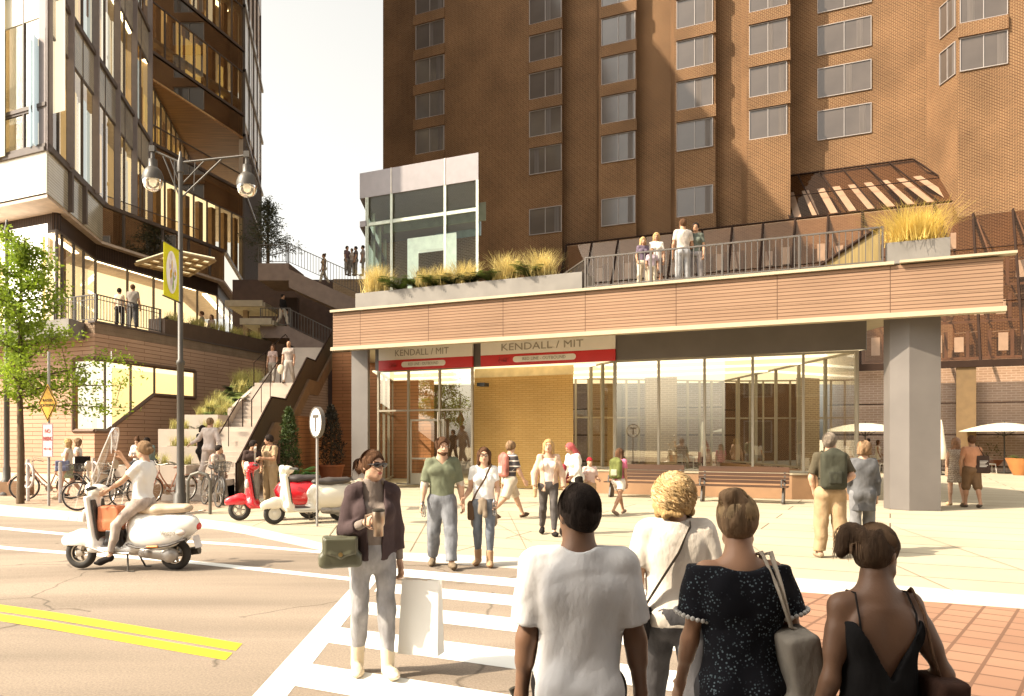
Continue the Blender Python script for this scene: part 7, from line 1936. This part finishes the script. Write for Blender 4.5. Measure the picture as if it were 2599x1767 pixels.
J10 = person('person in a loose white shirt and red headscarf with a maroon bag', q, -52, 1.70, 'f', STAND, ((8, 12, 50, 4), (4, 14, 30, -10)), 12, (-20, 16), 'tan',
    dict(m=cloth((.70, .66, .60), .05), sleeve=1.9, hem=.47, loose=.02, ls=.018), dict(m=blk), dict(m=sole), dict(m=cloth((.42, .10, .10), .4), s='scarf', th=.010), vox=.014)
hangbag('shoulder_bag', 'maroon and purple shoulder bag of the person with the red headscarf', 'bag', J10['tr']((-.13, -.02, .58)), J10['M'], (.16, .34, .42), cloth((.22, .03, .04), .5))
q = gp(1497, 1308)
J11 = person('small child in a red cap beside the person with the headscarf', q, 20, 1.33, 'm', STAND, ((10, 10, 80, -10), (10, 10, 70, -10)), 0, (-10, 0), 'light', dict(m=cloth((.62, .46, .42)), sleeve=.7, hem=.48), dict(k='shorts', m=tanc, len=.95, loose=.015), dict(m=sole), dict(m=cloth((.33, .02, .03)), s='cap', th=.01), vox=.013)
q = gp(1572, 1306)
J12 = person('girl in a pink T-shirt and white shorts walking right with a green backpack', q, 140, 1.62, 'f', ((28, 6, 2, -10), (-24, 18, 2, 26)), ((6, 12, 26, 0), (-8, 10, 10, 0)), 2, (10, 6), 'tan',
    dict(m=cloth((.56, .15, .24)), sleeve=.6, hem=.50), dict(k='shorts', m=cloth((.66, .58, .50)), len=.55, loose=.014), dict(m=cloth((.24, .17, .13))), dict(m=h_br, s='long', down=.80), vox=.013)
backpack('green and grey backpack on the girl in the pink T-shirt', J12, .32, .46, cloth((.13, .14, .045), .4), cloth((.36, .34, .24)))
q = gp(2107, 1415)
J13 = person('grey haired man in khaki trousers with a dark green backpack on his back', q, 172, 1.86, 'm', ((2, 3, 5, 0), (0, 4, 5, 0)), ((0, 16, 20, -14), (-26, 18, 10, -52)), 1, (-34, -6), 'light',
    dict(m=cloth((.085, .07, .045)), sleeve=.85, hem=.49, loose=.012, ls=.012), dict(m=khaki, loose=.016, len=1.98), dict(m=cloth((.30, .22, .15))), dict(m=h_gy, s='short', th=.010, strands=160), vox=.0115, fine='back')
backpack('large dark green backpack of the grey haired man', J13, .36, .56, cloth((.048, .048, .034), .2), cloth((.038, .038, .028)), z=.70, d=.16)
q = gp(2190, 1402)
J14 = person('grey brown haired woman in a long blue grey denim shirt seen from behind', q, 174, 1.74, 'f', ((2, 3, 3, 0), (10, 6, 3, 0)), ((4, 12, 30, -16), (2, 13, 14, 4)), 0, (30, -4), 'light',
    dict(m=cloth((.115, .115, .12), .25), sleeve=1.9, hem=.37, loose=.014, ls=.012, flare=.10), dict(m=cloth((.21, .21, .22), .2), loose=.014, len=1.97), dict(m=blk), dict(m=h_lb, s='bob', down=.885, th=.012, strands=160), vox=.0125, fine='back')
# ------------------------------------------------ couple at the right
def pattern():
    m, nt, o = newmat('patterned_fabric'); b = nd(nt, 'ShaderNodeBsdfPrincipled', Roughness=.85); tc = nd(nt, 'ShaderNodeTexCoord'); v = nd(nt, 'ShaderNodeTexWave', Scale=6., Distortion=6.); v.bands_direction = 'Z'; r = nd(nt, 'ShaderNodeValToRGB')
    v.inputs['Detail Scale'].default_value = 9; nt.links.new(tc.outputs['Object'], v.inputs['Vector']); nt.links.new(v.outputs[0], r.inputs[0]); r.color_ramp.elements[0].color = (.16, .11, .08, 1); r.color_ramp.elements[1].color = (.55, .46, .36, 1); nt.links.new(r.outputs[0], b.inputs['Base Color']); nt.links.new(b.outputs[0], o.inputs[0]); return m
q = gp(2425, 1283)
J15 = person('long haired woman in a short patterned dress seen from behind', q, 170, 1.80, 'f', ((4, 6, 3, 0), (-10, 12, 3, 12)), ((4, 10, 14, -2), (2, 12, 16, 0)), 0, (-8, 0), 'light', dict(m=pattern(), sleeve=0, hem=.335, flare=.105, neck=.82, name='dress'), None, dict(m=tanc), dict(m=mat((.24, .12, .06), .5, var=.3, scale=20), s='long', down=.77), vox=.014)
q = gp(2466, 1288)
J16 = person('man in an orange T-shirt and brown shorts seen from behind with a tote', q, 176, 1.84, 'm', ((6, 4, 3, 0), (-8, 10, 3, 10)), ((6, 14, 10, -6), (16, 14, 80, -10)), 0, (-4, 2), 'tan', dict(m=cloth((.46, .225, .13)), sleeve=.55, hem=.485), dict(k='shorts', m=cloth((.15, .09, .05)), len=1.02, loose=.018), dict(m=sole), dict(m=h_br, s='short', th=.008), vox=.014)
o = hangbag('tote_bag', 'dark brown tote bag with white print on the man in the orange T-shirt', 'bag', J16['tr']((-.115, .055, .60)), J16['M'], (.36, .12, .44), cloth((.055, .035, .028)))
strap('strap', o, [J16['tr']((-.15, .05, .70)), J16['tr']((-.085, .065, .80)), J16['tr']((-.078, .02, .858)), J16['tr']((-.08, -.06, .79))], .014, cloth((.055, .035, .028)), .4)
pr = MB(); 
for i in range(5): pr.obox(V((-.10, -.072, .09-i*.035)), V((.20-.03*(i % 3), 0, 0)), V((0, -.004, 0)), Z*.016)
po = link('print', pr.mesh('print'), mat((.6, .55, .5), .7), o); po.rotation_euler = (0, 0, R(-4))
# ------------------------------------------------ patio people
PAT = [('woman in a white summer dress standing by the patio chairs', 2228, 1196, 'f', cloth((.66, .60, .50)), None, h_br, 60, 'dress'), ('man in a dark polo shirt talking to the woman in the white dress', 2204, 1195, 'm', cloth((.05, .035, .04)), tanc, h_dk, -80, None),
       ('man in a white shirt standing behind the pavilion glass', 1902, 1196, 'm', wht, tanc, h_br, 20, None), ('man in a pale shirt leaning over behind the pavilion glass', 1935, 1195, 'm', cream, grey, h_lb, 70, None), ('person in a dark top gesturing behind the pavilion glass', 1980, 1197, 'f', grey, djean, h_dk, -60, None), ('person in a light top half hidden by the grey column', 2281, 1198, 'f', cream, blk, h_br, 120, None)]
for lab, px, py, sx_, tm, bm, hm_, yw, dk in PAT:
    person(lab, gp(px, py), yw, 1.74 if sx_ == 'm' else 1.66, sx_, STAND, ((6, 12, 40, 0), (4, 12, 20, 0)), 2, (0, 0), 'tan', dict(m=tm, sleeve=0 if dk else .7, hem=.36 if dk else .48, flare=.12 if dk else .088, name=dk or 'shirt', neck=.81 if dk else .838), dict(m=bm) if bm else None, dict(m=sole), dict(m=hm_, s='short' if sx_ == 'm' else 'long'), vox=.02)
# ------------------------------------------------ left pavement
q = gp(172, 1266)
J20 = person('blond woman in a sleeveless pale top and green skirt with a blue bag', q, -70, 1.80, 'f', ((20, 6, 1, -8), (-18, 18, 1, 20)), ((8, 8, 40, 0), (-6, 10, 14, 0)), 0, (0, 4), 'light', dict(m=cloth((.64, .58, .48)), sleeve=.2, hem=.52), dict(k='skirt', m=cloth((.34, .36, .22)), len=.75), dict(m=cream), dict(m=h_bl, s='long', down=.83), vox=.014)
o = hangbag('shoulder_bag', 'slate blue shoulder bag of the blond woman in the green skirt', 'bag', J20['tr']((.10, -.06, .56)), J20['M'], (.14, .36, .30), cloth((.16, .17, .26)))
q = gp(196, 1260)
J21 = person('curly haired woman in a white top and black skirt with a black bag', q, -64, 1.80, 'f', ((-18, 14, 1, 22), (22, 6, 1, -8)), ((0, 10, 10, 0), (4, 8, 20, 0)), 0, (-10, 2), 'light', dict(m=cloth((.64, .60, .54)), sleeve=.2, hem=.53), dict(k='skirt', m=blk, len=1.0), dict(m=blk), dict(m=h_lb, s='bob', th=.013), vox=.014)
o = hangbag('tote_bag', 'big black tote bag hanging behind the curly haired woman in black skirt', 'bag', J21['tr']((.11, .085, .57)), J21['M'], (.12, .42, .46), blk)
SIT = ((82, 80, 6, 0), (78, 84, 6, 0))
for lab, px, zt2, tm, hm_, yw, sx_, st_ in (('dark haired woman in white sitting on the lowest planter step', 352, .93, wht, h_br, 8, 'f', 'bun'), ('person in a blue green top sitting on the lowest planter step', 384, .93, cloth((.20, .255, .23)), h_dk, -22, 'm', 'short')):
    Yp = 24.65; pz = at(px, 1110, Yp); person(lab, V((pz.x, Yp, .93)), yw, 1.66, sx_, SIT, ((30, 8, 80, -24), (26, 8, 86, -20)), 12, (yw*.5, 16), 'light', dict(m=tm, sleeve=1.6, hem=.5), dict(m=djean), dict(m=blk), dict(m=hm_, s=st_), vox=.014, seat=.02)
q = at(492, 1180, 22.6); 
J24 = person('dark haired woman in a black top climbing the stair arm in arm with a man', V((q.x, 23.2, .55)), 165, 1.62, 'f', ((24, 20, 1, 0), (-12, 14, 1, 16)), ((8, 12, 30, -10), (2, 12, 10, 0)), 3, (0, 0), 'light', dict(m=blk, sleeve=.6, hem=.50), dict(m=blk), dict(m=sole), dict(m=h_dk, s='bob'), vox=.014)
q = at(522, 1180, 22.6)
J25 = person('tall man in a pale shirt and pale trousers climbing the stair with a woman', V((q.x, 22.9, .55)), 172, 1.84, 'm', ((-14, 18, 2, 20), (26, 16, 2, -6)), ((4, 34, -6, 60), (-10, 22, 0, 16)), 3, (0, 0), 'light', dict(m=cloth((.52, .44, .40)), sleeve=1.95, hem=.48, loose=.016), dict(m=cloth((.46, .38, .33)), loose=.014), dict(m=cream), dict(m=h_lb, s='short', th=.009), vox=.014)
for lo, pt in (('lower concrete step slab under the climbing couple', (-8.95, 23.05)),):
    t = thing('step_slab', lo, 'step', (-9.2, 23, 0)); m = MB()
    for i in range(3): m.obox((-9.95, 22.35+i*.33, 0), (1.5, 0, 0), (0, 1.65-i*.33, 0), (0, 0, .18*(i+1)))
    m.build('steps', m_conc, t)
q = gp(553, 1274)
J26 = person('boy in a light T-shirt with a pale backpack walking behind the black bicycles', q, 62, 1.62, 'm', WALK, ((2, 10, 14, 0), (6, 10, 30, 0)), 3, (14, 4), 'light', dict(m=cloth((.50, .42, .34)), sleeve=.6, hem=.47), dict(m=grey), dict(m=sole), dict(m=h_dk, s='short', th=.009), vox=.014)
backpack('dusky pink backpack on the boy behind the bicycles', J26, .28, .42, cloth((.32, .22, .19)), cloth((.26, .18, .16)))
q = gp(640, 1282)
J27 = person('young man in a black T-shirt looking right behind the red scooter', q, 30, 1.72, 'm', STAND, ((10, 10, 50, -10), (6, 14, 34, 0)), 4, (40, 12), 'tan', dict(m=cloth((.055, .035, .03)), sleeve=.75, hem=.46, loose=.014), dict(m=grey), dict(m=sole), dict(m=h_dk, s='short', th=.009), vox=.014)
q = gp(686, 1280)
J28 = person('young man in a tan T-shirt with a dark backpack behind the red scooter', q, -28, 1.86, 'm', STAND, ((20, 14, 96, -34), (18, 12, 92, -30)), 2, (-46, 8), 'tan', dict(m=cloth((.36, .255, .155)), sleeve=.75, hem=.47, loose=.015), dict(m=khaki, loose=.014), dict(m=sole), dict(m=h_dk, s='short', th=.010), vox=.014)
backpack('dark brown backpack on the young man in the tan T-shirt', J28, .32, .5, cloth((.06, .035, .028)), cloth((.05, .03, .025)))
# stair couple, walkway and terrace people
def far(lab, px, py_feet, Y, H, sx_, tm, bm, hm_, yw, pose=STAND, hs='short', sk='tan', sl=.7, kind='pants', arms=((4, 10, 14, 2), (4, 10, 20, 2)), grp=None, z=None):
    q = at(px, py_feet, Y)
    if z is not None: q.z = z
    return person(lab, q, yw, H, sx_, pose, arms, 1, (0, 0), sk, dict(m=tm, sleeve=sl, hem=.48), dict(m=bm, k=kind, len=1.93 if kind == 'pants' else .95), dict(m=sole), dict(m=hm_, s=hs), vox=.02, group=grp)
far('woman in a grey top coming down the outdoor stair beside a bald man', 692, 956, 32.4, 1.66, 'f', cloth((.34, .25, .22)), grey, h_br, 0, WALK, 'long', z=3.98)
JB = far('bald man in a grey T-shirt coming down the outdoor stair with a pale bag', 733, 954, 32.2, 1.80, 'm', cloth((.36, .30, .26)), cloth((.46, .41, .36)), h_br, 0, WALK2, 'bald', z=3.98)
carried('shopping_bag', 'round pale bag held by the bald man on the stair', 'bag', [ell(JB['palm', -1]+V((-.05, -.05, -.2)), (.14, .08, .2), .02)], cream, .02)
far('woman with a shoulder bag at the bar railing of the corner terrace', 303, 838, 31.0, 1.68, 'f', cloth((.62, .50, .36)), blk, h_dk, 178, STAND, 'short', z=5.99)
far('man in a grey T-shirt at the bar railing of the corner terrace', 337, 838, 30.8, 1.78, 'm', grey, djean, h_br, 182, STAND, z=5.99)
far('man in an olive T-shirt behind the podium planter grasses', 512, 870, 37.0, 1.72, 'm', cloth((.20, .17, .12)), blk, h_br, -60, STAND, z=5.99)
far('woman in a pink grey hooded top behind the podium planter grasses', 537, 874, 37.2, 1.60, 'f', cloth((.34, .24, .21)), blk, h_br, -20, STAND, 'long', sl=1.9, z=5.99)
far('man in a black jacket walking on the lower flat walkway', 718, 829, 41.0, 1.72, 'm', blk, cloth((.5, .42, .34)), h_dk, 70, WALK, sl=1.9)
far('person in a tan top striding along the upper walkway', 822, 722, 43, 1.72, 'f', tanc, cream, h_br, -60, WALK, 'bun', sl=1.2)
for i, (px, c_, hh2, yw, lab) in enumerate(((881, (.14, .09, .09), 1.72, 60, 'man in a dark shirt, leftmost of the group on the upper landing'), (893, (.40, .33, .28), 1.58, -30, 'short person in a pale top in the group on the upper landing'), (903, (.10, .075, .07), 1.70, -70, 'person in a dark jacket, third in the group on the upper landing'), (921, (.30, .25, .22), 1.76, -80, 'person standing apart at the right end of the upper landing group'))):
    far(lab, px, 700, 45.6, hh2, 'm' if i % 2 == 0 else 'f', cloth(c_), grey, h_dk, yw, STAND)
TZ = ZT-.07
def roofp_(px, inset): v = cpt(px, inset); v.z = TZ; return v
for px, ins_, hh2, sx_, tm, bm, hm_, yw, hs, lab, kd in ((1632, .9, 1.58, 'f', cloth((.12, .09, .12)), cream, h_bl, 10, 'long', 'blond woman in a dark top on the canopy terrace behind the railing', 'pants'), (1655, .7, 1.18, 'm', cloth((.36, .28, .32)), cream, h_lb, 0, 'short', 'small child in lilac standing between the women on the canopy terrace', 'pants'),
        (1666, 1.1, 1.72, 'f', cloth((.66, .62, .56)), cloth((.2, .17, .16)), h_bl, -10, 'long', 'girl in a white T-shirt and dark shorts on the canopy terrace', 'shorts'), (1733, 1.0, 1.98, 'm', cloth((.52, .46, .40), .3), cloth((.30, .30, .31)), h_br, 188, 'short', 'tall man in a pale shirt seen from behind on the canopy terrace', 'pants'), (1766, 1.3, 1.92, 'f', cloth((.10, .11, .09)), cloth((.22, .20, .2)), h_dk, -20, 'short', 'woman in sunglasses and dark top facing the tall man on the canopy terrace', 'pants')):
    v = roofp_(px, ins_); JJ = person(lab, v, yw, hh2, sx_, STAND, ((4, 12, 20, 0), (4, 14, 40, 6)), 0, (0, 4), 'tan', dict(m=tm, sleeve=.7, hem=.48), dict(m=bm, k=kd, len=1.9 if kd == 'pants' else .9), dict(m=sole), dict(m=hm_, s=hs), vox=.016)
for px, hh2, lab in ((1062, 1.76, 'shadowy man inside the glass entry box, left of two'), (1094, 1.76, 'shadowy man inside the glass entry box, right of two')):
    v = vp(px, 1.2); v.z = 6.0+1.3; person(lab, v, 20, hh2, 'm', STAND, skin='tan', top=dict(m=grey, sleeve=1.9), bottom=dict(m=blk), shoes=dict(m=blk), hair=dict(m=h_dk), vox=.02)
# ------------------------------------------------ rider of the white scooter
rz_ = -90+math.degrees(VR)
rp = VP+Matrix.Rotation(VR, 3, 'Z') @ V((.20, -.0, 0))
J30 = person('woman in a white T-shirt riding the white scooter, one hand at her brow', V((rp.x, rp.y, VP.z)), rz_, 1.74, 'f', ((42, 34, 15, 22), (74, 90, 6, 0)), ((46, 4, 60, -2), (66, 10, 158, -26)), -2, (0, 4), 'light',
    dict(m=cloth((.74, .72, .70), .04), sleeve=.62, hem=.53, loose=.012, ls=.012), dict(m=cloth((.40, .33, .29), .35), loose=.002, len=1.9), dict(m=blk, heel=1), dict(m=h_lb, s='bun', b=(0, .055, .925), th=.008, strands=160), vox=.0105, fine=True, seat=.85, curl=(60, 30))
Mv = Matrix.Translation(VP) @ Matrix.Rotation(VR, 4, 'Z')
c = Mv @ V((-.10, .20, .80)); o = hangbag('shopping_bag', 'bright orange bag hanging inside the leg shield of the white scooter', 'bag', Mv @ V((-.235, .03, .70)), Matrix.Rotation(VR, 3, 'Z'), (.36, .26, .34), mat((.55, .17, .07), .6, var=.15), vox=.012)
o = hangbag('handbag', 'black leather handbag on the floor of the white scooter', 'bag', Mv @ V((-.14, .0, .42)), Matrix.Rotation(VR, 3, 'Z'), (.30, .24, .26), mat((.014, .011, .01), .35, bump=.2), vox=.012)
strap('strap', o, [Mv @ V((-.24, -.06, .52)), Mv @ V((-.22, -.09, .64)), Mv @ V((-.06, -.09, .66)), Mv @ V((-.05, -.06, .53))], .009, m_blk, 1)
# ================================================================ CAMERA, SUN, SKY
cam = bpy.data.cameras.new('camera'); co = bpy.data.objects.new('camera', cam); COL.objects.link(co)
cam.sensor_width = 36; cam.lens = 36*FPX/2599; cam.shift_y = (HYP-883.5)/2599; cam.clip_start = .05; cam.clip_end = 1500
co.location = (0, 0, CH); co.rotation_euler = (R(90), 0, 0)
scene.camera = co
EL = R(42); sx, sy = -.94, -.34
sd_ = V((sx*math.cos(EL), sy*math.cos(EL), math.sin(EL))).normalized()
sun = bpy.data.lights.new('sun', 'SUN'); sun.energy = 4.3; sun.angle = R(.5); sun.color = (1, .86, .66)
so = bpy.data.objects.new('sun', sun); COL.objects.link(so); so.rotation_euler = (-sd_).to_track_quat('-Z', 'Y').to_euler()
wd = bpy.data.worlds.new('World'); scene.world = wd; wd.use_nodes = True
nt = wd.node_tree; bg = nt.nodes['Background']
sky = nt.nodes.new('ShaderNodeTexSky'); sky.sky_type = 'NISHITA'; sky.sun_disc = False
sky.sun_elevation = EL; sky.sun_rotation = math.atan2(sd_.x, sd_.y); sky.dust_density = 4; sky.air_density = 1.; sky.ozone_density = 1
hs = nt.nodes.new('ShaderNodeHueSaturation'); hs.inputs['Saturation'].default_value = .10
mx = nt.nodes.new('ShaderNodeMix'); mx.data_type = 'RGBA'; mx.blend_type = 'MULTIPLY'; mx.inputs[0].default_value = 1; mx.inputs[7].default_value = (1, .965, .88, 1)
nt.links.new(sky.outputs[0], hs.inputs['Color']); nt.links.new(hs.outputs[0], mx.inputs[6]); nt.links.new(mx.outputs[2], bg.inputs[0])
bg.inputs[1].default_value = .15
scene.view_settings.view_transform = 'Standard'; scene.view_settings.look = 'None'; scene.view_settings.exposure = 1.2; scene.view_settings.gamma = 1
cy = scene.cycles
cy.max_bounces = 8; cy.transparent_max_bounces = 24; cy.diffuse_bounces = 3; cy.glossy_bounces = 4; cy.use_denoising = True; cy.caustics_reflective = False; cy.caustics_refractive = False; cy.sample_clamp_indirect = 6
split_parts({'brackets'})
